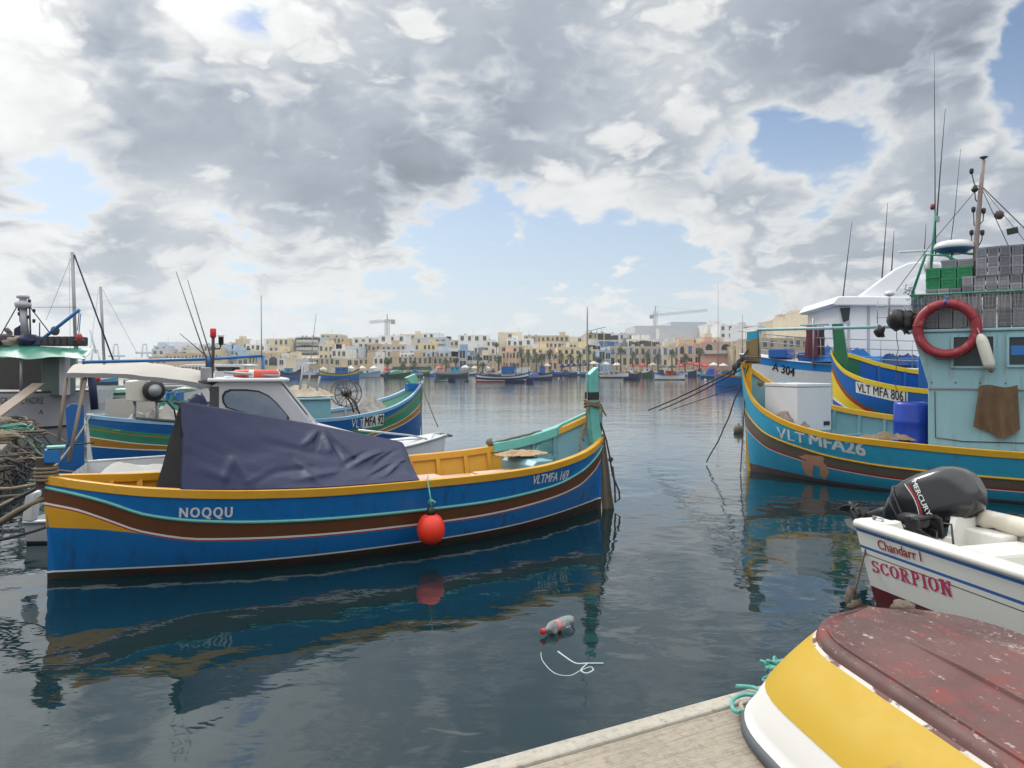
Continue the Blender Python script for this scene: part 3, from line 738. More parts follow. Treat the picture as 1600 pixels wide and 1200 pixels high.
Bs, Bb = Vector((-8.08, 13.6, 0)), Vector((-2.30, 17.6, 0)); BL = (Bb-Bs).length
Bf = Fr(Bs, math.atan2(Bb.y-Bs.y, Bb.x-Bs.x))
bt = thing('fishing_boat', 'blue, green and ochre striped wooden boat carrying a net reel behind the white cabin boat', 'fishing boat', Bf.o, Bf.a, 'painted wooden fishing boats')
up = lambda a, b, c, d=1.0: curve([(0, a), (.12, lerp(a, b, .55)), (.35, b), (.65, b), (.85, lerp(b, c, .35)), (.95, lerp(b, c, .72)), (1, c)])
shB = curve([(0,1.10),(.1,1.02),(.3,.92),(.6,.92),(.8,1.05),(.92,1.30),(1,1.68)])
cB = [up(.06,.06,.30), up(.50,.36,.98), up(.52,.385,1.0), up(.68,.42,1.18), up(.70,.44,1.2), up(.84,.58,1.50), up(.86,.60,1.52), up(.94,.64,1.58)]
hbB, ptB = luzzu(bt, BL, 2.4, -.3, .9, {1: shB, -1: shB}, cB, [M_ANTI, M_BLUE2, M_WHT, M_OCH, M_WHT, M_GRN, M_OCH, M_GRN, M_BLUE2], M_LBLUE, [M_GRYP, M_PALEM],
                 floor=.4, floor_mat=M_GRYP, px_=2.8, pq=.85, ribs=[.2,.3,.4,.72,.78], rib_mat=M_GRYP, gun_h=.06)
q = Bf.at(643, 584, 0); q2 = Bf.at(637, 590, 0)
MB().prism([(BL-.05, 1.35), (BL+.04, 1.5), (q.x+.09, q.z), (q2.x-.07, q2.z), (BL-.16, 1.5)], -.06, .06).build('stem_post', M_PALEM, bt, bevel=.01)
MB().box((q.x-.01, 0, q.z-.33), (.27, .17, .2)).build('post_wrap', M_BLUE, bt, bevel=.02)
MB().box((q.x+.15, -.03, q.z-.33), (.07, .12, .16)).build('pennant_rag', M_RED, bt, bevel=.02)
MB().prism([(-.05, -.2), (-.05, 1.12), (.05, 1.12), (.05, -.2)], -.05, .05).build('stern_post', M_WHT, bt)
MB().prism([(-.62, .0), (-.50, .25), (-.36, .62), (-.40, 1.25), (-.30, 1.33), (-.10, 1.30), (-.09, .0)], -.03, .03).build('rudder', M_BLUE2, bt, bevel=.008)
MB().loft([[Vector((s*BL, 0, 0))+ptB(s, shB(s)+.03, -1, .05)*Vector((0,1,0)).y*0+Vector((0, -hbB(s, shB(s))-.0, 0))+Vector((0, .035*math.cos(a), shB(s)+.02+.035*math.sin(a))) for a in [k*math.pi/3 for k in range(6)]] for s in [lerp(.10, .5, k/20) for k in range(21)]]).build('rubber_fender', M_GUNG, bt)
def plate(u0, px0, px1, yt0, yb0, yt1, yb1): pass
hull_text(bt, Bf, ptB, 'VLT', 548, 566, 655, 668, 655, 668, -1, M_LETW, .0)
hull_text(bt, Bf, ptB, 'MFA 92', 569, 597, 652, 667, 648, 662, -1, M_BLK, .02, out=.012)
s0 = solve_s(Bf, ptB, 567, .8, -1); s1 = solve_s(Bf, ptB, 599, .8, -1)
g = []
for i in range(8):
    s = lerp(s0, s1, i/7); pz = lerp((row_z(Bf, ptB, s0, 670, -1), row_z(Bf, ptB, s0, 650, -1))[0], row_z(Bf, ptB, s1, 664, -1), i/7); pt_ = lerp(row_z(Bf, ptB, s0, 650, -1), row_z(Bf, ptB, s1, 646, -1), i/7)
    g.append([ptB(s, lerp(pz, pt_, k/3), -1, .006) for k in range(4)])
MB().grid(g, flip=True).build('number_plate', M_WHT, bt)
# light blue locker amidships with covered gear, posts, rail
a = Bf.at(478, 660, -.2); b = Bf.at(511, 660, -.5)
MB().b2((a.x-1.3, -.75, .7), (b.x, .6, 1.31)).build('cabin_box', M_TEAL, bt, bevel=.02)
MB().b2((a.x-1.35, -.80, 1.31), (b.x+.04, .65, 1.35)).build('cabin_roof', M_TEAL, bt, bevel=.01)
for pxx, yt in ((474, 572), (486, 575), (500, 588)):
    p = Bf.at(pxx, yt, -.3)
    MB().tube([(p.x-.12, -.3, 1.3), (p.x, -.3, p.z)], .022).build('rail_post', M_GREYM, bt)
p = Bf.at(478, 568, -.3); q = Bf.at(492, 567, -.3); MB().bar(p, q, .25, .03).build('lamp_bar', M_WHT, bt)
p = Bf.at(485, 568, -.3); MB().tube([p, Bf.at(494, 490, -.3)], .008).build('aerial', M_GREYM, bt)
# blue boom and mast of the awning frame
p = Bf.at(128, 566, .2); q = Bf.at(411, 556, .2); p2 = Bf.at(325, 561, .2)
boom = MB().tube([p, p2, q], .032, 8); boom.build('boom', M_BLUE, bt)
MB().tube([q, Bf.at(411, 612, .2)], .035, 8).build('boom_post', M_BLUE, bt)
MB().tube([Bf.at(409, 590, .25), Bf.at(408, 462, .25)], .012).build('aerial', M_GREYM, bt)
MB().tube([Bf.at(325, 556, .2), Bf.at(325, 575, .2)], .05, 8).build('boom_clamp', M_BLUE, bt)
# net reel
M_REEL = mat('rusty_steel', (.10, .075, .06), .7, metal=.3, var=.3, vs=12)
c1 = Bf.at(541, 618, -.1)
reel = thing('net_reel', 'open wire wheel net reel standing on the bow deck of the blue and green boat', 'net reel', Bf.w((c1.x, c1.y, .9)), Bf.a-.1)
for k, y in enumerate((-.17, .17)):
    mb = MB().tube([(.31*math.cos(t), y, .52+.31*math.sin(t)) for t in [i*2*math.pi/28 for i in range(29)]], .011, 6)
    for i in range(8): t = i*math.pi/4+.2; mb.tube([(0, y*.5, .52), (.31*math.cos(t), y, .52+.31*math.sin(t))], .008, 5)
    mb.build('wheel', M_REEL, reel)
MB().lathe([(.02,-.2),(.09,-.16),(.05,-.1),(.05,.1),(.09,.16),(.02,.2)], (0,0,.52), Matrix.Rotation(R(90), 3, 'X'), 14).build('drum', M_BLK, reel)
mb = MB().tube([(0,.0,.5), (.25,.1,.3), (.32,.1,0)], .03).tube([(0,.2,.5), (.2,.25,.25), (.25,.2,0)], .02).tube([(0,-.2,.5), (.2,-.15,.2), (.3,-.1,0)], .02)
mb.build('arm', M_REEL, reel)
# gear on its deck
cloth('net_pile', 'pale net pile heaped beside the wire wheel net reel', 'net', Bf.w((Bf.at(580, 640, 0).x, 0, .88)), .45, .4, .45, mat('pale_net', (.34, .32, .29), .9, var=.25, vs=12, bump=.9, bs=60), 5, Bf.a)
cloth('canvas_heap', 'brown and cream canvas heap on the pale blue locker of the blue and green boat', 'canvas', Bf.w((Bf.at(472, 640, -.1).x, -.1, 1.35)), .75, .45, .30, mat('cream_canvas', (.42, .36, .28), .9, var=.35, vs=5, bump=.5, bs=40), 8, Bf.a)
rope(Bf.w((BL, 0, 1.75)), Vector((-1.45, 13.9, .85)), .03, .012, 'dark rope from the tall mint bow post down to the white cabin boat', M_ROPED)
rope(Bf.w((BL+.05, .02, 1.75)), Vector((-2.0, 15.8, .1)), .02, .012, 'second dark rope hanging from the tall mint bow post into the water', M_ROPED)
# net hauler at its stern: white box with black drum
c1 = Bf.at(228, 622, -.5)
nh = thing('net_hauler', 'white net hauler with a black drum at the blue and green boat stern', 'net hauler', Bf.w((c1.x, c1.y, .95)), Bf.a+.15)
MB().prism([(-.30,.42),(-.32,.80),(.22,.88),(.26,.84),(.24,.40)], -.2, .2).build('housing', mat('cream_paint', (.55,.53,.46), .5, var=.1), nh, bevel=.02)
MB().lathe([(.02,-.30),(.19,-.30),(.21,-.26),(.15,-.2),(.15,-.18),(.02,-.17)], (.07,0,.62), Matrix.Rotation(R(90), 3, 'X')@Matrix.Scale(-1,3,(0,0,1)), 20).build('drum', M_BLK, nh)
MB().lathe([(.01,-.02),(.11,-.02),(.12,.01),(.01,.02)], (.07,-.31,.62), Matrix.Rotation(R(90), 3, 'X'), 20).build('drum_plate', M_GREYM, nh)
for x in (-.2, .2): MB().tube([(x,0,.42),(x,0,0)], .03).build('leg', M_GREYM, nh)
MB().tube([(.1,-.2,.4),(.3,-.25,.42),(.45,-.2,.25),(.5,-.2,0)], .018).build('hose', M_BLK, nh)
# canvas screens and post around the stern
mb = MB().sheet([[Bf.w((Bf.at(165, 640, .3).x+.9*i, .3, z+.03*math.sin(i*2))) for z in (.9, 1.15, 1.38)] for i in (0, .33, .66, 1)], .01)
solo(mb, 'canvas_screen', 'grey canvas screen standing behind the light blue stern rail', 'canvas', M_CANV)
cloth('white_sail_cover', 'white cloth heap lying under the black drum of the net hauler', 'cloth', Bf.w((Bf.at(245, 640, -.2).x, -.2, .80)), .8, .4, .42, M_CANV, 12, Bf.a)
cloth('green_net', 'green and blue net heap behind the white box net hauler', 'net', Bf.w((Bf.at(268, 620, .3).x, .5, 1.05)), .6, .35, .35, mat('green_net', (.03,.16,.13), .8, var=.5, vs=8, bump=.8, bs=60), 14, Bf.a)
cloth('navy_cloth', 'dark navy cloth bundle in front of the white cabin', 'cloth', Bf.w((Bf.at(315, 640, .2).x, .3, .95)), .55, .35, .50, M_TARP, 15, Bf.a)
for pxx in (266, 281):
    solo(MB().b2(tuple(Bf.w((Bf.at(pxx, 640, .4).x-.1, .35, 1.32))), tuple(Bf.w((Bf.at(pxx, 640, .4).x+.12, .6, 1.5)))), 'fish_crate', ('blue crate on the green net, nearer the net hauler' if pxx == 266 else 'blue crate on the green net, nearer the white cabin'), 'crate', M_BLUE, bevel=.01)
rope(Bf.w((0, -.1, 1.1)), A.w((-.02, 0, 1.0)), .05, .014, 'pale rope from the stern of the blue and green boat to the front boat', M_ROPE)

# ================================================================== WHITE CABIN BOAT
Cs, Cb = Vector((-5.95, 9.75, 0)), Vector((-1.18, 11.7, 0)); CL = (Cb-Cs).length
Cf = Fr(Cs, math.atan2(Cb.y-Cs.y, Cb.x-Cs.x))
wb = thing('cabin_boat', 'white cabin boat with a sloping windscreen and chrome pulpit between the two striped boats', 'motor boat', Cf.o, Cf.a)
def loft_boat(root, L, B, z_sh, z_wl, mats, tr=.8, deckm=None, px=2.2, bandz=None, deck=True, bowp=.75):
    """a transom-sterned hull: x from the transom to the bow"""
    def hb(s, z):
        w0 = B/2*(tr+(1-tr)*min(1, s/.35)) if s < .35 else B/2*max(0, 1-((s-.35)/.65)**px)**bowp
        t = min(max((z+.15)/(z_sh(s)+.15), 0), 1); return max(w0*(.55+.45*t**.6)*(1 if s < .6 else lerp(1, .82+.18*t, (s-.6)/.4)), .012)
    def pt(s, z, side, out=0): return Vector((s*L*(1+0*z)+(.10*z*max(0, s-.7)/.3), side*(hb(s, z)+out), z))
    ss = [i/32 for i in range(33)]; mb = MB()
    for side in (1, -1):
        g = []; idx = []
        for s in ss:
            top = z_sh(s); zs = [-.15, 0]; idx = [0]
            lv = [b(s) for b in bandz] + [top]
            for k, z in enumerate(lv):
                z0 = zs[-1]; z = max(z, z0+.002)
                for q in (1, 2): zs.append(z0+(z-z0)*q/2); idx.append(k)
            g.append([pt(s, z, side) for z in zs])
        mb.grid(g, mf=lambda i, j, idx=idx: idx[j], flip=side < 0)
    top = z_sh(0); tv = [pt(0, z, 1) for z in (-.15, 0, top*.5, top)]+[pt(0, z, -1) for z in (top, top*.5, 0, -.15)]
    mb.add(tv, [tuple(range(8))], len(mats)-1)
    mb.build('hull', mats, root)
    if deck:
        g = [[pt(s, z_sh(s)-.005, 1, -.002), Vector((s*L, 0, z_sh(s)+.05)), pt(s, z_sh(s)-.005, -1, -.002)] for s in ss if s >= deck*1.0]
        MB().grid(g, flip=False).build('deck', deckm, root)
    for side in (1, -1):
        MB().tube([pt(s, z_sh(s), side, .01) for s in ss], .022, 6).build('rubbing_rail', mats[-1] if deckm is None else deckm, root)
    return hb, pt
shC = curve([(0,.62),(.4,.66),(.8,.76),(1,.90)])
hbC, ptC = loft_boat(wb, CL, 1.9, shC, 0, [M_ANTI, M_GEL, M_BLUE, M_GEL], deckm=M_GEL, bandz=[lambda s: .08, lambda s: .40+.1*s, lambda s: .44+.1*s], deck=.40)
hull_text(wb, Cf, ptC, 'ER 1331', 628, 655, 711, 719, 710, 717, -1, M_BLK, .01)
# cabin: raised side, windscreen, coach roof forward
def cab(pxy, lat): v = Cf.at(pxy[0], pxy[1], lat); return (v.x, v.z)
prof = [cab((330, 700), -.6), cab((330, 604), -.6), cab((352, 588), -.6), cab((438, 596), -.6), cab((492, 664), -.6), cab((592, 690), -.6), cab((600, 712), -.6)]
prof = [(x, z) for x, z in prof]
MB().prism(prof, -.60, .60).build('cabin', M_GRYP if False else mat('grey_white_gelcoat', (.47, .48, .51), .35, var=.06, vs=4), wb, bevel=.035)
win = [(362,611),(385,611),(404,613),(418,619),(430,629),(441,641),(448,649),(449,654),(442,657),(425,654),(372,641),(356,636),(351,629),(350,620),(354,614)]
wp = [cab(p, -.61) for p in win]
cx = sum(p[0] for p in wp)/len(wp); cz = sum(p[1] for p in wp)/len(wp)
for side in (-1, 1):
    MB().prism([(cx+(x-cx)*1.07, cz+(z-cz)*1.14) for x, z in wp], side*.602, side*.612).build('window_gasket', M_BLK, wb)
    MB().prism(wp, side*.604, side*.618).build('window', mat('hazy_acrylic', (.17,.21,.27), .12, var=.35, vs=3, spec=.6), wb)
a, b = prof[3], prof[4]
MB().add([(lerp(a[0], b[0], .1)+.02, -.5, lerp(a[1], b[1], .1)+.02), (lerp(a[0], b[0], .1)+.02, .5, lerp(a[1], b[1], .1)+.02), (lerp(a[0], b[0], .85)+.02, .5, lerp(a[1], b[1], .85)+.02), (lerp(a[0], b[0], .85)+.02, -.5, lerp(a[1], b[1], .85)+.02)], [(0,1,2,3)]).build('windscreen', M_GLASS, wb)
for y in (-.56, 0, .56): MB().bar((a[0]+.03, y, a[1]+.01), (b[0]+.03, y, b[1]+.01), .05, .03).build('windscreen_pillar', M_GEL, wb)
rz_ = prof[3][1]
MB().b2((prof[1][0]-.05, -.68, rz_+.0), (prof[3][0]+.12, .68, rz_+.05)).build('roof', M_GEL, wb, bevel=.02)
MB().b2((prof[0][0]-.02, -.605, prof[1][1]-.5), (prof[0][0]+.1, -.60, prof[1][1])).build('door_trim', M_GUNG, wb)
# roof rails, lifebuoy, light masts, aerials
for y in (-.55, .4):
    p = cab((350, 584), y); q = cab((437, 590), y)
    MB().tube([(p[0], y, p[1]+.02), (q[0], y, q[1]+.02)], .02, 8).build('roof_rail', M_GREYM, wb)
lb = thing('lifebuoy', 'faded red lifebuoy lying flat on the roof of the white cabin', 'lifebuoy', Cf.w((cab((401, 596), -.25)[0], -.25, rz_+.05)), 0)
mb = MB(); 
def torus(Rr, r_, n=28, m=10, mf=None, z=0, sq=1.0): return MB().loft([[Vector(((Rr+r_*math.cos(b))*math.cos(a), (Rr+r_*math.cos(b))*math.sin(a), z+r_*sq*math.sin(b))) for b in [k*2*math.pi/m for k in range(m)]] for a in [i*2*math.pi/n for i in range(n)]], close=True, mf=mf)
torus(.27, .06, z=.06, mf=lambda i, k: 1 if i % 7 == 0 else 0).build('ring', [mat('faded_red', (.62, .10, .07), .6, var=.25, vs=8), M_WHT], lb)
p = cab((333, 560), -.3); q = cab((329, 600), -.3); t_ = cab((333, 522), -.3)
MB().tube([(q[0], -.3, q[1]-.1), (p[0], -.3, p[1]), (t_[0], -.3, t_[1])], .022, 8).build('light_mast', M_GUNG, wb)
MB().lathe([(.02,-.06),(.042,-.04),(.042,.07),(.035,.08),(.001,.08)], (t_[0], -.3, t_[1]), n=12, mf=lambda i, k: 0 if i else 1).build('red_lamp', [mat('red_lens', (.6, .02, .03), .3, var=.1), M_BLK], wb)
p = cab((343, 545), -.3); MB().tube([(cab((333, 547), -.3)[0], -.3, p[1]), (p[0], -.3, p[1]), (p[0]+.02, -.3, p[1]+.06)], .012).build('lamp_arm', M_BLK, wb)
MB().lathe([(.02,0),(.035,.02),(.035,.12),(.045,.13),(.045,.15),(.001,.16)], (p[0]+.02, -.3, p[1]+.05), n=12, mf=lambda i,k: 0 if i > 1 else 1).build('white_lamp', [M_GEL, M_BLK], wb)
for (bx, by), (tx, ty) in (((322, 560), (275, 424)), ((330, 560), (293, 437)), ((322, 556), (281, 521))):
    p = cab((bx, by), -.35); q = cab((tx, ty), -.35)
    MB().tube([(cab((327, 600), -.35)[0], -.35, rz_), (p[0], -.35, p[1]), (q[0], -.35, q[1])], [.012, .010, .004], 6).build('fishing_rod', M_GUNG, wb)
p = cab((322, 586), -.4); MB().box((p[0], -.4, p[1]), (.14, .22, .22)).build('grey_box', mat('dull_grey', (.25,.25,.27), .6), wb, bevel=.02)
mb = MB().tube([(cab((310, 592), -.5)[0], -.5, p[1]-.12), (cab((350, 588), -.5)[0], -.5, p[1]-.10)], .05, 8); mb.build('winch', M_BLK, wb)
# pulpit
P_ = [Cf.at(x, y, lat) for x, y, lat in ((560, 672, -.5), (640, 680, -.35), (672, 687, -.2), (679, 677, -.1), (690, 676, 0), (707, 681, 0))]
MB().tube([(v.x, v.y, v.z) for v in P_], .014, 8).build('pulpit', M_STEEL, wb)
P_ = [Cf.at(x, y, lat) for x, y, lat in ((592, 690, -.45), (672, 684, -.1), (686, 684, 0), (707, 681, 0))]
MB().tube([(v.x, v.y, v.z) for v in P_], .014, 8).build('pulpit', M_STEEL, wb)
P_ = [Cf.at(x, y, lat) for x, y, lat in ((683, 684, -.05), (672, 700, -.1), (667, 716, -.12))]
MB().tube([(v.x, v.y, v.z) for v in P_], .013, 8).build('pulpit_leg', M_STEEL, wb)
v = Cf.at(677, 707, 0)
mb = MB().tube([Vector((v.x-.22, .02, v.z+.08)), Vector((v.x+.12, -.02, v.z-.08))], .055, 10); mb.build('bow_roller', M_SACK, wb)
for k in range(5): MB().tube([(v.x-.2+.05*k, .05*math.cos(a)*1.3, v.z+.02+.08*math.sin(a)) for a in [i*math.pi/6 for i in range(13)]], .012, 5).build('rope_turn', M_ROPED, wb)
# canvas awning over its cockpit
aw = thing('awning', 'sagging grey canvas awning stretched behind the white cabin on slanting poles', 'awning', Cf.o, Cf.a)
g = []; NA = 26
xa0 = Cf.at(104, 580, -.55).x; xa1 = Cf.at(335, 600, -.55).x
for i in range(NA):
    t = i/(NA-1); x = lerp(xa0, xa1, t); row = []
    px_ = lerp(104, 335, t); yn = curve([(0, 583),(.2,583),(.4,585),(.6,590),(.8,595),(1,603)])(t); yf = curve([(0,569),(.25,570),(.47,567),(.6,569),(.8,576),(1,583)])(t)
    zn = Cf.at(px_, yn, -.55).z; x_n = Cf.at(px_, yn, -.55).x
    for j in range(12):
        u = j/11; y = lerp(-.55, .75, u); zf = Cf.at(px_, yf, .1).z
        z = zn + (zf-zn)*math.sin(u*math.pi)*1.0 + .012*noise.noise(Vector((t*9, u*6, 3)))
        row.append((x+.3*u*0, y, z))
    g.append(row)
MB().sheet(g, .008).build('canvas', M_CANV, aw)
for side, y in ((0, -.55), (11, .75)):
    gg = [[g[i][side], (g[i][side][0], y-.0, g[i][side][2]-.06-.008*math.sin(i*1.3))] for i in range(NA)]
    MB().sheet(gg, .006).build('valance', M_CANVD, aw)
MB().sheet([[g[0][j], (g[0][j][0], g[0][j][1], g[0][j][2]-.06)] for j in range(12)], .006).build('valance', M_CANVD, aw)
for (tx, ty, bx, by, lt, lb_) in ((104, 590, 91, 690, -.5, -.6), (134, 590, 107, 722, -.5, -.85), (128, 590, 126, 640, .5, .5)):
    p = Cf.at(tx, ty, lt); q = Cf.at(bx, by, lb_)
    MB().tube([p, q], .022, 8).build('pole', mat('weathered_pole', (.20,.16,.13), .8, var=.3, vs=9), aw)
# pale boat cover behind the stern rail of the front boat
g = []
pk = Cf.at(187, 712, -.5)
for i in range(20):
    t = i/19; px_ = lerp(162, 284, t); row = []
    for j in range(8):
        u = j/7
        yy = curve([(0,734),(.2,712),(.35,716),(.7,717),(1,710)])(t)
        v = Cf.at(px_, yy, -.45+u*1.1); base = Cf.at(px_, 742, -.75)
        p = Vector((base.x, -.75, .58)).lerp(Vector((v.x, -.45, v.z)), min(1, u*2.2)) if u < .46 else Vector((v.x, -.45+(u-.46)*1.9, v.z-(u-.46)*.15))
        p.z -= .03*math.sin(u*3.1)*math.sin(t*9)**2
        row.append(Cf.w(p))
    g.append(row)
solo(MB().sheet(g, .006), 'boat_cover', 'pale canvas cover peaked over the cockpit just behind the ochre stern rail', 'cover', mat('pale_canvas', (.55, .54, .51), .8, var=.12, vs=3, bump=.3, bs=20))
# small white dinghy lying behind the stern of the front boat
Df = Fr((-5.55, 8.3, 0), R(8))
dg = thing('dinghy', 'small white dinghy half hidden behind the stern of the front boat', 'dinghy', Df.o, Df.a)
loft_boat(dg, 1.5, .7, lambda s: .26+.06*s, 0, [M_ANTI, M_GEL, M_GEL], deckm=M_GEL, bandz=[lambda s: .03, lambda s: .12], deck=.0)
v = W(50, 790, 7.4)
solo(MB().box((v.x, v.y, v.z), (.10,.12,.32), Matrix.Rotation(.15, 3, 'Y')), 'outboard_motor', 'grey white outboard leg standing at the small white dinghy', 'outboard motor', M_GEL, bevel=.02)

# ================================================================== THE WHITE TRAWLER AT THE PIER
Gf = Fr((-15.2, 24.5, 0), R(172))
gp = thing('trawler', 'white hulled trawler with a green awning moored at the far end of the left pier', 'fishing boat', Gf.o, Gf.a)
M_GPW = mat('greyed_white_paint', (.42, .41, .45), .5, var=.1, vs=3, bump=.1, bs=10, dirt=(.28, .26, .26), ds=3, dth=(.55, .8))
# rounded counter stern facing the camera: hull ring in plan, lofted in height
def stern_ring(z, k): 
    pts = []
    for i in range(28):
        a = 2*math.pi*i/28; c_, s_ = math.cos(a), math.sin(a)
        x = 3.6+3.9*k*math.copysign(abs(c_)**.7, c_); y = 1.9*k*math.copysign(abs(s_)**.7, s_); pts.append(Vector((x, y, z)))
    return pts
mb = MB().loft([stern_ring(-.3, .86), stern_ring(.04, .9), stern_ring(.05, .9), stern_ring(.6, .96), stern_ring(1.12, 1.0), stern_ring(1.17, 1.01), stern_ring(1.24, 1.01), stern_ring(1.24, .96)], mf=lambda i, k: 1 if i < 2 else 2 if i > 4 else 0)
mb.build('hull', [M_GPW, M_ANTI, M_BLK], gp)
def GP(px, py, lat): return Gf.at(px, py, lat)
def gp_arc(body, px0, px1, y0, y1, sag, size):
    def f(u, v):
        px = lerp(px0, px1, u); p = GP(px, lerp(y1, y0, v)+sag*(2*u-1)**2, 1.93); return Vector((p.x, 1.955-.15*max(0,(-.3-p.x))**2, p.z))
    letter(gp, body, f, M_BLK, .02)
gp_arc('GRANDE PADRE', 2, 68, 621, 631, 0, .3); gp_arc('A', 62, 68, 640, 647, 0, .3)
# deckhouse, awning posts, tarp
def gb(x0, x1, y0, y1, lat0, lat1, nm, m, bev=.02):
    p = GP(x0, y1, lat1); q = GP(x1, y0, lat1)
    MB().b2((p.x, lat0, p.z), (q.x, lat1, q.z)).build(nm, m, gp, bevel=bev)
M_DARKIN = mat('painted_interior_shade', (.035, .03, .028), .8, var=.6, vs=4, bump=.6, bs=12)
gb(64, 94, 556, 618, .3, 1.0, 'deckhouse', mat('dull_green_paint', (.10, .14, .13), .6, var=.15))
gb(92, 101, 556, 618, 1.0, 1.25, 'deckhouse_corner', M_GPW)
gb(-60, 66, 558, 616, -1.3, -.3, 'interior_shade_block', M_DARKIN)  # near-black block stands in for the shaded interior under the awning
for x in (33, 131, -20):
    p = GP(x, 556, 1.7); MB().tube([(p.x, 1.7, 1.2), (p.x, 1.7, p.z)], .04, 8).build('awning_post', M_GREYM, gp)
g = []
for i in range(24):
    t = i/23; row = []
    for j in range(10):
        u = j/9; pxx = lerp(-60, 131, t); yy = lerp(559, 541, u)+2*math.sin(t*14)*(1-u)-3*math.sin(t*5)*u
        p = GP(pxx, yy, 1.9-u*.5); row.append((p.x, 1.9-u*.9, p.z+.02*noise.noise(Vector((t*12, u*3, 1)))))
    g.append(row)
MB().sheet(g, .02).build('green_awning', M_TARPG, gp)
M_NETD = mat('piled_dark_net', (.045, .04, .05), .9, var=.5, vs=9, bump=1, bs=40)
p0_, p1_ = GP(60, 540, .9), GP(120, 526, .9)
for k in range(6):
    x = lerp(p0_.x, p1_.x, (k+.5)/6); w0 = abs(p1_.x-p0_.x)/6-.03
    MB().box((x, .7, lerp(p0_.z, p1_.z, .5)), (w0, .7, abs(p1_.z-p0_.z)*1.05)).build('net_cage', M_NETD, gp, bevel=.04)
for k, (px_, py_, r_) in enumerate(((8, 532, .45), (26, 535, .35), (48, 533, .4))):
    p = GP(px_, py_, .8); MB().blob((p.x, .8, p.z), (r_, .4, .22), 9, jit=.5, seed=k).build('gear_pile', [M_NETD, M_ROPE, M_TARP][k % 3] if k != 1 else mat('buff_net', (.25,.2,.17), .9, var=.4, vs=6, bump=.9, bs=30), gp)
# grey mast with its radar drum, horn pipes, stays
p = GP(40, 532, .3); q = GP(36, 478, .3)
MB().tube([p, q], [.13, .10], 12).build('mast', M_GREYM, gp)
MB().lathe([(.1,0),(.22,.05),(.25,.12),(.25,.2),(.12,.26),(.1,.34),(.18,.36),(.2,.42),(.14,.48),(.001,.5)], (q.x, .3, q.z-.1), n=18).build('radar_drum', M_GPW, gp)
for (x0, y0, x1, y1, r_) in ((28,476,2,522,.02),(44,476,76,518,.02),(28,476,46,476,.02),(46,480,120,480,.008),(48,530,46,470,.03),(62,528,62,504,.02),(31,503,30,482,.012),(43,500,42,480,.012),(52,505,52,498,.012)):
    MB().tube([GP(x0, y0, .25), GP(x1, y1, .25)], r_, 5).build('mast_fitting', M_GUNG, gp)
for (x0, y0) in ((46, 471), (30, 484), (30, 491), (43, 480), (53, 486), (53, 502), (44, 496)):
    v = GP(x0, y0, .25); MB().lathe([(.03,-.05),(.05,0),(.05,.06),(.02,.08)], v, n=8).build('deck_lamp', M_BLK, gp)
v = GP(30, 513, .2); MB().prism([(v.x-.13, v.z-.2), (v.x-.1, v.z+.15), (v.x+.2, v.z-.02), (v.x+.22, v.z-.35)][::-1], .18, .2).build('flag', M_TARP, gp)
v = GP(15, 520, .2); MB().tube([v-Vector((0,0,.3)), v, v+Vector((.12,0,.12))], .09, 10).build('funnel', M_GUNG, gp)
MB().tube([GP(52, 541, 1.0), GP(124, 484, 1.0)], .055, 10).build('derrick', M_BLUE, gp)
v = GP(86, 517, 1.0); MB().lathe([(.01,-.03),(.15,-.03),(.15,.03),(.01,.03)], v, Matrix.Rotation(R(90), 3, 'X'), 16).build('derrick_block', M_GUNG, gp)
MB().tube([GP(124, 484, 1.0), GP(121, 516, 1.0)], .015, 5).build('derrick_line', M_ROPED, gp)
v = GP(124, 528, 1.0); MB().blob(v, (.12,.1,.16), 7, jit=.3).build('red_float', M_RED, gp)
MB().tube([GP(116, 532, 1.0), GP(133, 533, 1.0)], .05, 6).build('derrick_arm', M_GUNG, gp)
# gangplank
solo(MB().bar(W(-15, 655, 19.5), W(60, 600, 23.0), .35, .06), 'gangplank', 'wooden gangplank sloping from the left pier up to the white trawler', 'gangplank', mat('grey_plank', (.24,.19,.15), .8, var=.25, vs=6, bump=.4, bs=30))
# masts of yachts beyond
def yacht_mast(px, yt, d, r_, label, yb=572, lean=0, stays=()):
    t = thing('yacht', label, 'sailing boat', W(px+lean, 575+F*H/d, d))
    o = t.location
    MB().tube([W(px+lean, yb, d)-o, W(px, yt, d)-o], r_, 8).build('mast', M_GREYM, t)
    for (x0, y0, x1, y1, rr_, m_) in stays: MB().tube([W(x0, y0, d)-o, W(x1, y1, d)-o], rr_, 5).build('stay', m_, t)
    L = 7; g = []
    hullring = []
    for i in range(13):
        s = i/12; hw = 1.1*(1-abs(2*s-1)**2.4)**.8+.02
        hullring.append([Vector((y*hw*k, (.5-s)*L, z)) for y, k, z in ((-1,.7,-.3),(-1,1,.7+.2*s),(1,1,.7+.2*s),(1,.7,-.3))])
    MB().loft(hullring, smooth=False).build('hull', M_GEL, t)
    return t
yacht_mast(113, 394, 40, .09, 'sailing boat with the taller grey mast left of the awning', lean=6, stays=((113,398,72,500,.01,M_GUNG), (116,398,117,570,.01,M_GUNG), (120,560,126,490,.03,M_BLUE), (116,398,177,563,.045,M_TARP), (108,398,110,560,.008,M_GUNG)))
yacht_mast(157, 448, 48, .09, 'sailing boat with the shorter grey mast right of the tall mast', lean=6, stays=((160,452,215,553,.01,M_GUNG), (154,452,140,555,.008,M_GUNG)))
v = W(150, 591, 24); solo(MB().blob(v, (.14,.14,.15), 10).tube([v+Vector((0,0,.13)), v+Vector((0,0,.22))], .03), 'round_float', 'round red float hanging beside the blue post under the awning', 'float', M_BUOY)
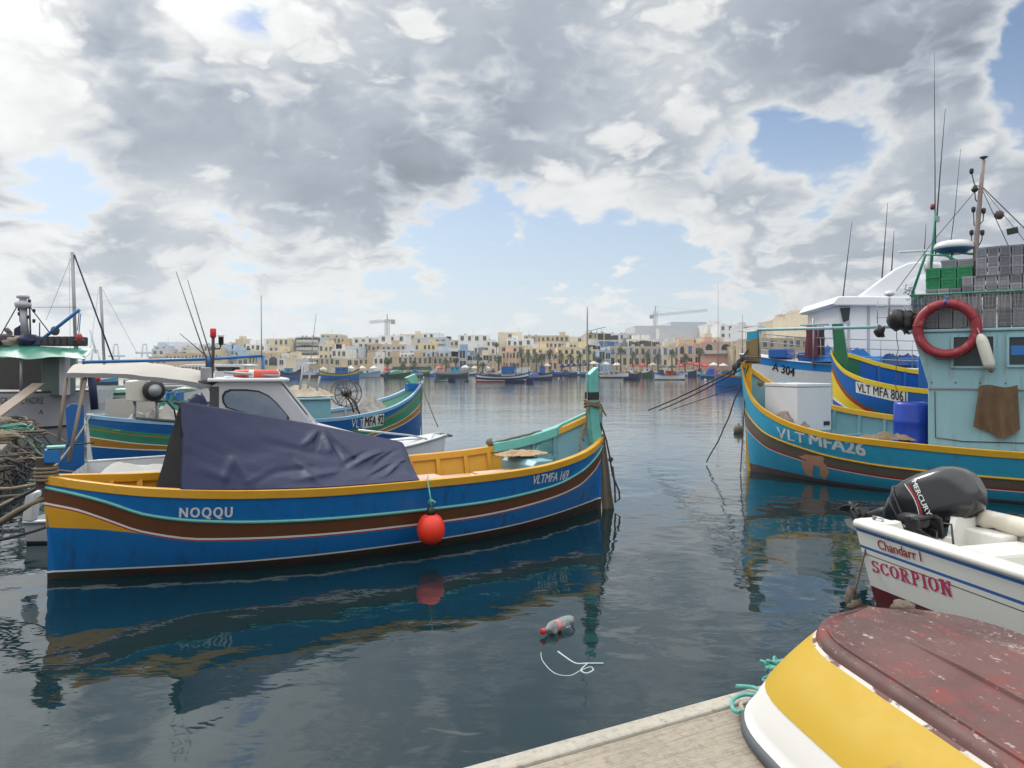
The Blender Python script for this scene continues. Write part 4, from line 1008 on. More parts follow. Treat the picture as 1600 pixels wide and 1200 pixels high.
solo(MB().tube([W(143, 585, 23), W(148, 640, 23)], .12, 8), 'blue_post', 'dark blue post standing beside the round red float', 'post', M_TARP)
# clutter along the pier: ropes, nets, old tyres
rr = random.Random(11)
for k in range(10):
    t = .03+.075*k; o_ = rr.uniform(.05, 1.0); p = PI0+pd*(t*10)+pn*o_; p = Vector((p.x, p.y, PZ))
    if k % 2: cloth('net_heap', ['dark net heap on the left pier', 'tan net heap on the left pier', 'grey net heap on the left pier'][k % 3]+[' near the gangplank',' midway along',' by the edge',' nearest the front boat',' behind the others'][k//2], 'net', p, .35, .3, .18, [M_NETD, M_ROPE, M_SACK][k % 3], k, rr.uniform(0, 3), n=16)
    else:
        mb = MB()
        for q in range(4):
            r_ = .14+.05*q; mb.tube([p+Vector((r_*math.cos(a)*(1+.2*math.sin(q)), r_*math.sin(a), .02+.03*q+.02*math.sin(3*a+q))) for a in [i*2*math.pi/16 for i in range(17)]], .02, 5)
        solo(mb, 'rope_coil', ['dark rope coil at the far end of the left pier', 'green rope coil on the left pier', 'tan rope coil beside the nets on the left pier', 'dark rope coil midway along the left pier', 'green rope coil at the near edge of the left pier'][k//2], 'rope', [M_ROPED, M_TARPG, M_ROPE][k % 3])
edge = lambda t: Vector(((PI0+pd*t).x, (PI0+pd*t).y, PZ+.02))
wh = ['at its far end', 'second from its far end', 'third from its far end', 'fourth from its far end', 'fifth from its far end', 'sixth from its far end', 'seventh from its far end', 'nearest the front boat']
for k in range(8):
    t = .3+k*.9; a = edge(t); b = a + Vector((rr.uniform(.5, 2.2), rr.uniform(-.6, .6), -PZ-.05)); c_ = ['dark', 'tan', 'green'][k % 3]
    mb = MB().tube(rope_pts(a+pn*.6, a+Vector((.03,.02,0)), -.02, 6, .1, k)+rope_pts(a+Vector((.05,.02,-.04)), b, rr.uniform(.05, .3), 12, .12, k+30), .02, 6)
    solo(mb, 'mooring_rope', '%s rope over the pier edge, %s' % (c_, wh[k]), 'rope', [M_ROPED, M_ROPE, M_TARPG][k % 3], 'ropes over the pier edge')
mb = MB()
for k in range(110):
    t = rr.uniform(0, 15); c = edge(t)+pn*rr.uniform(-.15, 2.2); n_ = rr.randint(5, 9); q = c.copy(); pts = []
    for i in range(n_):
        q = q+Vector((rr.uniform(-.35,.35), rr.uniform(-.35,.35), 0)); q.z = PZ+rr.uniform(.01, .10); pts.append(q.copy())
    mb.tube([p for p in pts], rr.uniform(.012, .024), 4, m=rr.randint(0, 3))
o_ = solo(mb, 'tangled_lines', 'mass of tangled old lines strewn over the left pier', 'ropes', [M_ROPED, M_ROPE, M_TARPG, M_SACK]); o_['kind'] = 'stuff'
mb = MB()
for k in range(90):
    t = rr.uniform(0, 15); c = edge(t)+pn*.02; c.z = rr.uniform(.0, PZ)
    mb.tube(rope_pts(c-pn*-.0+Vector((.05,.05,0)), c+pd*rr.uniform(-.6,.6)+Vector((rr.uniform(.05,.5),0,-rr.uniform(.05,.5))), .05, 6, .12, k), rr.uniform(.010,.022), 4, m=rr.randint(0, 2))
o_ = solo(mb, 'hanging_lines', 'mass of dark lines and weed hanging down the face of the left pier', 'ropes', [M_ROPED, M_SACK, M_NETD]); o_['kind'] = 'stuff'
# mooring lines from the stern of the front boat
st = A.w((-.03, 0, .92))
rope(st, Vector((-7.6, 8.6, .45)), .25, .018, 'grey line from the front boat stern to the left pier, uppermost of three', M_ROPED)
rope(A.w((-.03, 0, .78)), Vector((-5.6, 5.9, -.05)), -.05, .022, 'thick tan rope from the front boat stern down into the water', M_ROPE, wob=.06, seed=2)
rope(A.w((-.03, 0, .82)), Vector((-6.2, 6.5, .12)), .18, .016, 'dark line from the front boat stern sagging to the left', M_ROPED)
rope(A.w((-.03, 0, .5)), Vector((-6.4, 6.9, .30)), .12, .014, 'thin dark line leaving the stern low over the small dinghy', M_ROPED)
mb = MB()
for k in range(4): mb.tube([A.w((-.04+.09*math.cos(a), .07*math.sin(a), .95+.035*k)) for a in [i*2*math.pi/12 for i in range(13)]], .016, 6)
solo(mb, 'rope_lashing', 'tan rope turns wound round the stern post of the front boat', 'rope', M_ROPE)
# ================================================================== THE SKY BLUE BOAT ON THE RIGHT
M_SKYB = mat('sky_blue_paint', (.028, .30, .48), .42, var=.14, vs=3, bump=.12, bs=14, dirt=(.05, .20, .29), ds=2, dth=(.52, .74), stretch=(3, 3, .9))
M_YEL2 = mat('golden_yellow_paint', (.66, .36, .02), .38, var=.12, vs=5, bump=.12, bs=30, dirt=(.40, .22, .04), ds=8, dth=(.62, .8))
M_TAUP = mat('grey_brown_paint', (.13, .105, .08), .5, var=.15, vs=5)
M_SALM = mat('salmon_primer', (.52, .27, .17), .6, var=.15, vs=8)
M_WHTEAL = mat('wheelhouse_blue_paint', (.25, .44, .49), .45, var=.07, vs=1.6, bump=.06, bs=14, dirt=(.22, .30, .29), ds=1.8, dth=(.52, .70), stretch=(5, 5, .7))
M_ANTI2 = mat('brown_grey_antifouling', (.10, .075, .07), .7, var=.3, vs=8, bump=.2, bs=20)
LE = 8.5
Ef = Fr((4.62+.829*LE, 13.84-.559*LE, 0), math.atan2(.559, -.829))
MB_FD=1
eb = thing('fishing_boat', 'sky blue wooden boat with yellow gunwale, pale blue wheelhouse and stacked grey crates', 'fishing boat', Ef.o, Ef.a, 'painted wooden fishing boats')
def bowc(pts): return curve(sorted([(1-d/LE, z) for d, z in pts]))
shE = bowc([(0,2.14),(.12,1.62),(.3,1.36),(.53,1.20),(1.06,1.0),(1.71,.885),(2.67,.825),(4.3,.77),(8.5,1.0)])
shEf = bowc([(0,2.14),(.3,1.80),(.6,1.55),(1.0,1.37),(1.5,1.22),(2.4,1.08),(3.3,1.0),(8.5,1.1)])
def E_(pts): return bowc(pts)
cE = [E_([(0,.16),(.6,.12),(1.7,.05),(3.4,.03),(8.5,.03)]),
      E_([(0,.84),(.15,.72),(.5,.50),(1.06,.37),(1.71,.27),(2.67,.20),(4.3,.17),(8.5,.3)]),
      E_([(0,.86),(.15,.735),(.5,.515),(1.06,.385),(1.71,.285),(2.67,.215),(4.3,.185),(8.5,.32)]),
      E_([(0,.90),(.15,.77),(.5,.55),(1.06,.42),(1.71,.315),(2.67,.245),(4.3,.215),(8.5,.35)]),
      E_([(0,1.22),(.15,1.02),(.5,.76),(1.06,.60),(1.71,.47),(2.67,.39),(4.3,.35),(8.5,.5)])]
hbE, ptE = luzzu(eb, LE, 2.9, -.3, .8, {1: shE, -1: shEf}, cE, [M_ANTI2, M_SKYB, M_WHT, M_RED, M_TAUP, M_SKYB], M_YEL2, [M_TEAL, M_TEAL],
                 floor=.42, strake=(lambda s: cE[4](s)+.02, .04, .02, M_YEL2), px_=3.0, pq=.8, ribs=[.62,.68,.74,.79,.84,.89,.93], rib_mat=M_TEAL, floor_mat=M_TEAL, gun_h=.085, gun_w=.11)
# yellow cheek at the bow, stem with bound post
MB().prism([(LE-.02, -.2), (LE+.05, .2), (LE+.065, 1.0), (LE+.06, 1.9), (LE+.04, 2.17), (LE-.05, 2.17), (LE-.04, 1.0), (LE-.05, -.2)], -.03, .03).build('stem_timber', M_YEL2, eb, bevel=.008)
g = []
for i in range(10):
    s = lerp(.962, .9995, i/9); zt_ = lerp(cE[3](s), min(shE(s)-.09, 1.70), 1); zb_ = lerp(zt_, .86, ((i+.0)/9)**.6)
    g.append([ptE(s, lerp(zb_, zt_, k/6), 1, .004) for k in range(7)])
p = Ef.at(1172, 517, 0); ph = p.z
MB().prism([(LE+.03, 2.1), (LE+.03, ph-.02), (LE-.17, ph+.0), (LE-.17, 2.1)], -.06, .06).build('stem_post', M_SKYB, eb, bevel=.008)
MB().prism([(LE+.04, 2.1), (LE+.04, 2.52), (LE-.18, 2.58), (LE-.18, 2.1)], -.068, .068).build('post_sleeve', mat('weathered_brass_board', (.22, .16, .07), .7, var=.4, vs=8, bump=.4, bs=20), eb, bevel=.008)
mb = MB()
for k in range(4): mb.tube([((LE-.07)+.14*math.cos(a), .10*math.sin(a), 2.12+.035*k+.02*math.sin(a+k)) for a in [i*2*math.pi/14 for i in range(15)]], .02, 6)
o = mb.build('rope_turns', M_SACK, eb)
hull_text(eb, Ef, ptE, 'VLT', 1216, 1258, 667, 684, 678, 693, 1, M_LETW, .014, space=1.1)
hull_text(eb, Ef, ptE, 'MFA26', 1266, 1353, 678, 694, 692, 713, 1, M_LETW, .028, space=1.02)
# bare primer patches where the paint was scraped
def patch(px0, px1, y0, y1, seed, nm='primer_patch'):
    s0 = solve_s(Ef, ptE, px0, .2, 1); s1 = solve_s(Ef, ptE, px1, .2, 1); g = []
    zt_, zb_ = row_z(Ef, ptE, (s0+s1)/2, y0, 1), row_z(Ef, ptE, (s0+s1)/2, y1, 1)
    n = 30; vs = [ptE((s0+s1)/2, (zt_+zb_)/2, 1, .0055)]
    for k in range(n):
        a = 2*math.pi*k/n; r_ = 1+.5*noise.noise(Vector((math.cos(a)*1.6, math.sin(a)*1.6, seed)))
        vs.append(ptE((s0+s1)/2+(s1-s0)/2*r_*math.cos(a), (zt_+zb_)/2+(zt_-zb_)/2*r_*math.sin(a), 1, .0055))
    MB().add(vs, [(0, k+1, (k+1) % n+1) for k in range(n)]).build(nm, M_SALM, eb)
patch(1254, 1292, 711, 721, 1); patch(1254, 1271, 718, 741, 3); patch(1279, 1294, 724, 748, 5); patch(1264, 1288, 716, 728, 7)
# wheelhouse
sx = LE-3.12
def ez(px, py, lat): return Ef.at(px, py, lat)
wl = .98
a = ez(1425, 522, wl); b = ez(1447, 600, wl); c = ez(1450, 690, wl)
zr = a.z+.02
x1 = a.x-3.6
MB().prism([(c.x, .45), (c.x, b.z), (a.x, zr), (x1, zr), (x1, .45)], -wl+.1, wl).build('wheelhouse', M_WHTEAL, eb, bevel=.015)
MB().b2((x1-.03, -wl+.05, zr), (a.x+.05, wl+.03, zr+.045)).build('wheelhouse_roof', M_WHTEAL, eb, bevel=.012)
h_ = ez(1500, 607, wl).z
MB().b2((x1, wl, h_-.012), (b.x-.02, wl+.022, h_+.012)).build('side_moulding', M_GREYM, eb)
def wwin(px0, px1, py0, py1, sky=False):
    p = ez(px0, py0, wl); q = ez(px1, py1, wl); xa, xb = max(p.x, q.x), min(p.x, q.x); t = .035
    w_ = MB()
    for A_, B_ in (((xb-t, q.z-t), (xa+t, q.z)), ((xb-t, p.z), (xa+t, p.z+t)), ((xb-t, q.z), (xb, p.z)), ((xa, q.z), (xa+t, p.z))):
        w_.b2((A_[0], wl+.001, A_[1]), (B_[0], wl+.03, B_[1]))
    fr = w_.build('window', M_WHTEAL, eb)
    MB().b2((xb, wl+.001, q.z), (xa, wl+.008, p.z)).build('pane', M_GLASS, fr)
wwin(1490, 1552, 527, 572); wwin(1577, 1640, 527, 570)
p = ez(1590, 540, wl); MB().b2((p.x-.3, wl+.009, p.z-.14), (p.x+.08, wl+.011, p.z)).build('window_sticker', mat('blue_sticker', (.02,.15,.45), .4), eb)
for k in range(9):     # bolts, cable and a rusty hinge pair on the wall
    MB().lathe([(.012,0),(.012,.006),(.001,.008)], (b.x-.08-.32*k, wl+.001, h_+.09), Matrix.Rotation(R(-90), 3, 'X'), 8).build('bolt', M_REEL, eb)
u = ez(1462, 640, wl); MB().tube([(b.x-.12, wl+.008, h_-.05), (b.x-.13, wl+.008, .9), (b.x-.5, wl+.008, .86), (b.x-1.3, wl+.008, .88)], .007, 5).build('cable', M_GUNG, eb)
# net rail with crates along the roof
zz0 = zr+.05
M_CRG = mat('grey_crate', (.24, .245, .28), .6, var=.12, vs=4, bump=.1, bs=14)
M_CRGN = mat('green_crate', (.01, .22, .09), .5, var=.15, vs=4, bump=.15, bs=12)
# crates: each is an open box with ribbed sides; sizes follow the rows in the stack
def crate(x, y, z, wx, wy, h, m, label, group, yaw=0.0, nm='fish_crate'):
    mb = MB(); t = .018
    mb.b2((-wx/2, -wy/2, 0), (wx/2, wy/2, t)); 
    for s_ in (-1, 1):
        mb.b2((-wx/2, s_*wy/2-s_*t, t), (wx/2, s_*wy/2, h)); mb.b2((s_*wx/2-s_*t, -wy/2+t, t), (s_*wx/2, wy/2-t, h))
        mb.b2((-wx/2-.008, s_*wy/2, h-.035), (wx/2+.008, s_*(wy/2+.010), h-.004))
        mb.b2((-wx/2-.004, s_*wy/2, h*.45), (wx/2+.004, s_*(wy/2+.007), h*.45+.012))
        for k in (-.5, -.17, .17, .5): mb.b2((k*wx*.98-.006, s_*wy/2, .01), (k*wx*.98+.006, s_*(wy/2+.007), h-.036))
        for k in (-1, 1): mb.b2((k*wx/2-k*.022, s_*wy/2, 0), (k*wx/2, s_*(wy/2+.016), h))
        mb.b2((s_*wx/2, -wy/2, h-.035), (s_*(wx/2+.010), wy/2, h-.004))
    o = mb.build(nm, m); o.location = Ef.w((x, y, z)); o.rotation_euler = (rr.uniform(-.01, .01), rr.uniform(-.012, .012), Ef.a+yaw)
    o['label'] = label; o['category'] = 'crate'; o['group'] = group; return o
rr = random.Random(5)
CRV = [M_CRG, mat('grey_crate_pale', (.30,.305,.33), .6, var=.15, vs=5, bump=.1, bs=14), mat('grey_crate_dark', (.17,.175,.20), .6, var=.15, vs=5, bump=.1, bs=14)]
P1 = ez(1425, 515, .8); yl = .62
def crow(px0, px1, py0, py1, n, m, lab, lat=yl, wy=.5):
    p = ez(px0, py1, lat+wy/2); q = ez(px1, py0, lat+wy/2); W_ = (p.x-q.x)/n; q.z = ez(px0, py0, lat+wy/2).z
    for k in range(n):
        L_ = lab if isinstance(lab, str) else lab[k]
        crate(p.x-W_*(k+.5), lat+rr.uniform(-.02,.02), p.z, W_-.020, wy, q.z-p.z-.002, (rr.choice(CRV) if m is M_CRG else m), L_, 'crates stacked on the wheelhouse roof')
od = ['first', 'second', 'third', 'fourth', 'fifth', 'sixth', 'seventh', 'eighth']
def labs(row, n, col='grey'): return ['%s crate, %s from the green net rail end in the %s row' % (col, od[k], row) for k in range(n)]
crow(1424, 1606, 487, 514, 8, M_CRG, labs('lowest netted', 8)); crow(1424, 1606, 462, 487, 8, M_CRG, labs('upper netted', 8))
crow(1503, 1617, 446, 461, 6, M_CRG, labs('third', 6)); crow(1503, 1617, 432, 446, 6, M_CRG, labs('fourth', 6))
crow(1524, 1619, 417, 432, 5, M_CRG, labs('fifth', 5)); crow(1524, 1619, 402, 417, 5, M_CRG, labs('sixth', 5)); crow(1524, 1619, 387, 402, 5, M_CRG, labs('topmost', 5))
crow(1446, 1502, 452, 462, 3, M_CRG, ['low grey crate under the green crates, nearest the bow', 'middle low grey crate under the green crates', 'low grey crate under the green crates, nearest the big stack'])
crow(1446, 1520, 436, 452, 3, M_CRGN, ['lower green crate nearest the antenna pipes', 'middle one of the lower green crates', 'lower green crate against the grey stack'], lat=yl-.1); crow(1446, 1520, 420, 436, 3, M_CRGN, ['upper green crate nearest the antenna pipes', 'middle one of the upper green crates', 'upper green crate against the grey stack'], lat=yl-.1)
crow(1470, 1522, 407, 420, 2, M_CRG, ['thin grey crate lying behind the green crates', 'thin grey crate between the green crates and the top stack'], lat=yl-.5)
# rail with net hung in front
M_NETL = mat('pale_net_cord', (.30, .29, .26), .9, var=.3, vs=20)
p = ez(1422, 462, .92); q = ez(1640, 452, .92)
rail = MB().tube([(p.x, .95, p.z), ((p.x+q.x)/2, .95, (p.z+q.z)/2-.0), (q.x, .95, q.z)], .018, 8); rail.build('net_rail', M_TARPG, eb)
zb_ = zz0
net = MB(); n_ = 34
for k in range(n_+1):
    t = k/n_; x = lerp(p.x, q.x, t); zt_ = lerp(p.z, q.z, t); sw = .02*math.sin(k*1.9)
    net.tube([(x, .955, zt_), (x+sw+.02*noise.noise(Vector((k,0,0))), .96, (zt_+zb_)/2), (x+.02*noise.noise(Vector((k,5,0))), .955, zb_)], .0035, 4)
for k in range(9):
    t = k/8; pts = []
    for i in range(20):
        u = i/19; x = lerp(p.x, q.x, u); zt_ = lerp(p.z, q.z, u); pts.append((x, .957, lerp(zb_, zt_, t)+.012*noise.noise(Vector((u*9, k, 2)))))
    net.tube(pts, .0035, 4)
o = solo(MB(), 'x', 'x', 'x', M_NETL) if False else net.build('net', M_NETL, eb); o['kind'] = 'stuff'
# lifebuoy hung on the net
c_ = ez(1479, 514, 1.10)
lb = thing('lifebuoy', 'worn dark red lifebuoy hanging on the net rail of the pale blue wheelhouse', 'lifebuoy', Ef.w((c_.x, 1.075, c_.z)), Ef.a)
Rr = 39.5/F*Ef.w(c_).y
M_RBUOY = mat('worn_red_vinyl', (.27, .018, .03), .5, var=.3, vs=5, bump=.2, bs=16, dirt=(.38, .16, .16), ds=7, dth=(.55, .7))
rb = torus(Rr, Rr*.19, 40, 12); rb.v = [(v[0], v[2], v[1]) for v in rb.v]; rb.f = [f[::-1] for f in rb.f]; rb.build('ring', M_RBUOY, lb)
for an in (.15, 1.0, 1.9, 2.7): 
    r_ = MB().tube([(Rr*math.cos(an+.0)+.0+Rr*.205*math.cos(t)*math.cos(an), Rr*.205*math.sin(t), Rr*math.sin(an)+Rr*.205*math.cos(t)*math.sin(an)) for t in [i*2*math.pi/12 for i in range(13)]], .008, 5); r_.build('band', M_RBUOY, lb)
MB().tube([(-Rr*.8, .02, -Rr*.75), (-Rr*.3, .05, -Rr*1.15), (Rr*.3, .05, -Rr*1.2), (Rr*.75, .03, -Rr*.8), (Rr*.9, .05, -Rr*.45)], .010, 6).build('grab_line', M_ROPED, lb)
MB().tube([(-Rr*.1, .02, Rr*1.0), (-Rr*.05, .05, Rr*1.25), (Rr*.05, 0, Rr*1.3)], .012, 6).tube([(0,.12*0+.1,Rr*1.1),(-.03,.1,Rr*.9)], .012, 5).tube([(0,.1,Rr*1.15),(.05,.1,Rr*.95)], .012, 5).build('blue_tie', M_BLUE, lb)
# long white fender
t_ = Ef.w(ez(1532, 525, 1.17)); b_ = Ef.w(ez(1548, 577, 1.17)); ax = (t_-b_).normalized(); ln = (t_-b_).length
fd = thing('fender', 'long white cylindrical fender hanging beside the dark red lifebuoy', 'fender', b_)
rot = ax.to_track_quat('Z', 'Y').to_matrix()
MB().lathe([(.02,.0),(.045,.02),(.075,.05),(.082,.09),(.084,ln*.5),(.082,ln-.09),(.072,ln-.04),(.05,ln),(.03,ln+.03),(.001,ln+.03)], (0,0,0), rot, 18).build('body', mat('chalky_fender', (.62,.60,.53), .5, var=.1, vs=6, dirt=(.40,.34,.24), ds=5, dth=(.58,.78)), fd)
MB().lathe([(.001,-.05),(.03,-.04),(.035,-.01),(.035,.03)], (0,0,0), rot, 12).build('end_eye', M_SACK, fd)
l0 = Ef.w(ez(1513, 480, 1.05)); MB().tube([(0,0,0)+ax*ln*1.0 if False else ax*(ln+.02), l0-b_], .009, 6).build('lanyard', M_WHT, fd)
# sackcloth on the side moulding
tl = Ef.w(ez(1530, 603, wl+.04)); tr_ = Ef.w(ez(1590, 603, wl+.04))
g = []
for i in range(22):
    t = i/21; row = []
    for j in range(26):
        u = j/25; dl = curve([(0, 66),(.2,74),(.55,82),(.85,76),(1,70)])(u)/F*10.4
        p = tl.lerp(tr_, u); outw = Ef.y
        fold = .028*math.sin(u*23+1.2*math.sin(t*3))*(.25+t)+.03*math.sin(u*9+t*2)+.015*noise.noise(Vector((u*6, t*4, 2)))
        widen = (u-.5)*.12*t
        row.append(p + outw*(.035+fold*.8) + (tr_-tl)*(widen + (-.10*t if u < .25 else 0)) + Vector((0,0,-dl*t + .02*math.sin(u*7))))
    g.append(row)
solo(MB().sheet(g, .008), 'sackcloth', 'brown sackcloth draped over the side moulding of the pale blue wheelhouse', 'cloth', mat('brown_sacking', (.15, .095, .055), .95, var=.3, vs=8, bump=.9, bs=60))
# foredeck gear: chest freezer, nets, barrel
M_FRZ = mat('white_enamel', (.62, .64, .68), .35, var=.04, vs=3, dirt=(.5, .48, .44), ds=5, dth=(.66, .82))
fz = Fr(Ef.w((0,0,0)), Ef.a)
fc = Vector((5.36, 13.34, 0))
fr_ = thing('chest_freezer', 'white chest freezer standing on the foredeck of the sky blue boat', 'freezer', (fc.x, fc.y, .85), R(23))
fh = H-(601-HY)*12.9/F-.85
MB().b2((-.41, -.41, 0), (.41, .41, fh-.05)).build('body', M_FRZ, fr_, bevel=.015)
MB().b2((-.42, -.42, fh-.045), (.42, .42, fh+.02)).build('lid', M_FRZ, fr_, bevel=.015)
MB().b2((.22, -.425, .10), (.36, -.411, .17)).build('grille', M_BLK, fr_)
cloth('net_pile', 'pinkish grey net pile heaped in front of the white chest freezer', 'net', Ef.w((ez(1228, 655, .45).x, .42, .92)), .40, .20, .25, mat('pinkish_net', (.26, .20, .18), .9, var=.4, vs=9, bump=.9, bs=60), 21, Ef.a, n=30)
cloth('net_pile', 'brown net bundle lying on the gunwale beside the blue barrel', 'net', Ef.w((ez(1385, 672, 1.0).x, .98, .82)), .42, .16, .13, mat('brown_net', (.20, .15, .10), .9, var=.35, vs=9, bump=.9, bs=60), 22, Ef.a, n=26)
v = Ef.w((ez(1423, 650, .70).x, .62, .45))
br = thing('barrel', 'blue plastic barrel standing against the pale blue wheelhouse', 'barrel', v)
bt_ = H-(628-HY)*v.y/F - .45
MB().lathe([(.24,0),(.26,.03),(.265,bt_*.3),(.275,bt_*.33),(.265,bt_*.36),(.265,bt_*.64),(.275,bt_*.67),(.265,bt_*.7),(.258,bt_*.95),(.24,bt_),(.22,bt_),(.22,bt_-.04),(.001,bt_-.04)], n=28).build('drum', mat('barrel_blue', (.008, .045, .36), .35, var=.1, vs=4), br)
a = ez(1262, 668, .75); b = ez(1350, 646, -.5)
MB().prism([(a.x-.0, .45), (a.x, .72), (b.x, .80), (b.x, .45)], -.35, -.27).build('pen_board', M_TEAL, eb)
MB().b2((5.0, -1.1, .42), (5.9, .9, .60)).build('hatch', M_PINK, eb, bevel=.01)
MB().tube([(LE-.75, .0, .8), (LE-.65, .0, 1.75)], .05, 8).build('samson_post', M_TEAL, eb)
v = ez(1188, 600, -.1); MB().lathe([(.02,-.04),(.05,-.03),(.05,.03),(.02,.04)], v, Matrix.Rotation(R(90), 3, 'X'), 12).build('porthole_cap', M_SACK, eb)
# bow pole and long boom
p = ez(1187, 515, 0); q = ez(1187, 568, 0); MB().tube([(q.x, 0, q.z), (p.x, 0, p.z)], .022, 8).build('bow_pole', M_GREYM, eb)
q = ez(1425, 510, .3); MB().tube([(p.x+.05, 0, p.z), (q.x, .3, q.z)], .028, 8).build('boom', M_WHTEAL, eb)
# cluster of dark lamps / floats at the front corner of the net rail
v = ez(1401, 500, .95); MB().blob(v, (.15,.14,.18), 10, jit=.25, seed=2).build('black_float', M_BLK, eb)
v = ez(1418, 503, .9); MB().blob(v, (.12,.14,.20), 10, jit=.5, seed=4).build('black_cover', M_BLK, eb)
v = ez(1375, 518, .4); MB().blob(v, (.08,.06,.10), 8, jit=.8, seed=6).build('glove', M_BLK, eb)
for k in range(10):
    u = ez(1424+rr.uniform(-6, 14), 480+rr.uniform(-26, 30), .95)
    MB().tube([u+Vector((rr.uniform(-.1,.1), 0, rr.uniform(-.12,.12))) for _ in range(5)], .008, 5).build('rope_tangle', [M_ROPED, M_ROPE, M_BLUE, M_ROPEG][k % 4], eb)
u = ez(1402, 515, .95); MB().tube(rope_pts(u, ez(1401, 608, 1.0), 0, 14, .05, 3), .006, 5).build('hanging_cord', M_ROPED, eb)
# ---- mast, radar, aerials on the roof
def EZ(px, py, lat=.2): return ez(px, py, lat)
mm = thing('antenna_mast', 'rusty grey mast with black lamps on arms rising behind the stacked crates', 'mast', Ef.w((EZ(1521, 400).x, .2, zz0)), Ef.a)
mo = Vector((EZ(1521, 400).x, .2, zz0))
def mt(pts, r_, m, nm, par, org, n=8): return MB().tube([Vector(p)-org for p in pts], r_, n).build(nm, m, par)
mt([mo, EZ(1525, 385), EZ(1532, 300), EZ(1537, 250)], [.045,.04,.034,.026], mat('rusty_mast', (.27,.22,.20), .6, metal=.3, var=.3, vs=4), 'pole', mm, mo, 12)
MB().lathe([(.02,-.02),(.06,.01),(.06,.02),(.001,.02)], EZ(1537, 247)-mo, n=10).build('truck', M_GUNG, mm)
for (x0,y0,x1,y1,x2,y2) in ((1532,292,1523,289,1518,270),(1530,318,1524,312,1523,297),(1527,355,1522,352,1521,330),(1529,353,1536,345,1537,332),(1525,390,1518,382,1518,366),(1525,392,1534,375,1535,366)):
    mt([EZ(x0,y0), EZ(x1,y1), EZ(x2,y2)], .009, M_GUNG, 'lamp_arm', mm, mo, 6)
    MB().lathe([(.018,-.02),(.03,.0),(.032,.055),(.022,.07),(.001,.07)], EZ(x2,y2)-mo, n=10).build('mast_lamp', M_BLK, mm)
MB().blob(EZ(1523, 296)-mo, (.05,.04,.05), 8).build('horn', M_BLK, mm)
mt([EZ(1534,291), EZ(1602,358)], .008, M_GUNG, 'stay', mm, mo, 5); mt([EZ(1534,295), EZ(1576,385)], .006, M_GUNG, 'stay', mm, mo, 5); mt([EZ(1523,300), EZ(1462,372), EZ(1400,455)], .006, M_GUNG, 'stay', mm, mo, 5); mt([EZ(1534,293), EZ(1600,375)], .005, M_ROPE, 'stay', mm, mo, 5)
MB().blob(EZ(1561, 336)-mo, (.07,.07,.07), 10, jit=.3).build('round_block', M_REEL, mm)
v = EZ(1582, 361)-mo; MB().box(v, (.15,.02,.10), Matrix.Rotation(.15, 3, 'Y')).build('dark_panel', M_BLK, mm)
gf = thing('pipe_mast', 'green pipe frame carrying the red lamp and two tall whip aerials', 'mast', Ef.w((EZ(1455, 440).x, .35, zz0)), Ef.a)
go = Vector((EZ(1455, 440).x, .35, zz0))
M_GPIPE = mat('green_pipe', (.05, .28, .20), .5, var=.3, vs=9)
mt([EZ(1425,460,.35), EZ(1446,398,.35), EZ(1478,399,.35), EZ(1495,408,.35)], .022, M_GPIPE, 'pipe', gf, go)
mt([EZ(1452,446,.1), EZ(1462,332,.2)], .024, M_GPIPE, 'pipe', gf, go)
mt([EZ(1475,458,.35), EZ(1484,410,.3), EZ(1489,394,.2), EZ(1520,397,.2)], .02, M_GPIPE, 'pipe', gf, go)
mt([EZ(1462,398,.2), EZ(1461,330,.2), EZ(1461,270,.2), EZ(1460,140,.2), EZ(1460, 82, .2)], [.014,.010,.008,.005,.002], M_GUNG, 'whip_aerial', gf, go, 6)
mt([EZ(1464,340,.2), EZ(1469,270,.2), EZ(1477,170,.2)], [.012,.009,.004], M_GUNG, 'whip_aerial', gf, go, 6)
mt([EZ(1486,375,.2), EZ(1492,330,.2), EZ(1501,233,.2)], [.007,.006,.003], M_GUNG, 'whip_aerial', gf, go, 6)
v = EZ(1457, 324,.2)-go; MB().lathe([(.02,-.04),(.035,-.02),(.035,.05),(.001,.055)], v, n=12, mf=lambda i,k: 0 if i else 1).build('red_lamp', [mat('dark_red_lens', (.18,.02,.03), .4), M_BLK], gf)
v = EZ(1465, 342,.2)-go; MB().box(v, (.06,.06,.10)).build('lamp_box', M_GREYM, gf, bevel=.01)
rd = thing('radar_dome', 'white and blue radar dome mounted above the green crates', 'radar', Ef.w((EZ(1490, 390, .2).x, .2, EZ(1490, 397, .2).z)), Ef.a)
rw_ = 28/F*11.2*1.0
MB().lathe([(rw_*.5,0),(rw_*.75,.03),(rw_*1.0,.075),(rw_*1.01,.085)], n=30).build('base', mat('radar_blue', (.02,.10,.25), .4), rd)
MB().lathe([(rw_*1.02,.085),(rw_*1.02,.13),(rw_*.95,.175),(rw_*.75,.205),(rw_*.4,.222),(.001,.225)], n=30).build('dome', M_GEL, rd)
v = EZ(1432, 393, .1); sc_r = thing('radar_scanner', 'white open bar radar scanner beside the radar dome', 'radar', Ef.w((EZ(1452, 392, .1).x, .1, v.z-.1)), Ef.a)
q0 = EZ(1404, 394, .3); q1 = EZ(1458, 391, .0); oo = Vector((EZ(1452, 392, .1).x, .1, v.z-.1))
MB().bar(q0-oo, q1-oo, .05, .035).build('bar', M_GEL, sc_r, bevel=.01)
MB().tube([(0,0,-.35),(0,0,.06)], .05, 10).build('pedestal', M_GEL, sc_r)
v = EZ(1390, 440, .2)
sat = thing('satellite_antenna', 'small white mushroom antenna on a railing before the net rail', 'antenna', Ef.w(EZ(1390, 485, .2)), Ef.a); oo = EZ(1390, 485, .2)
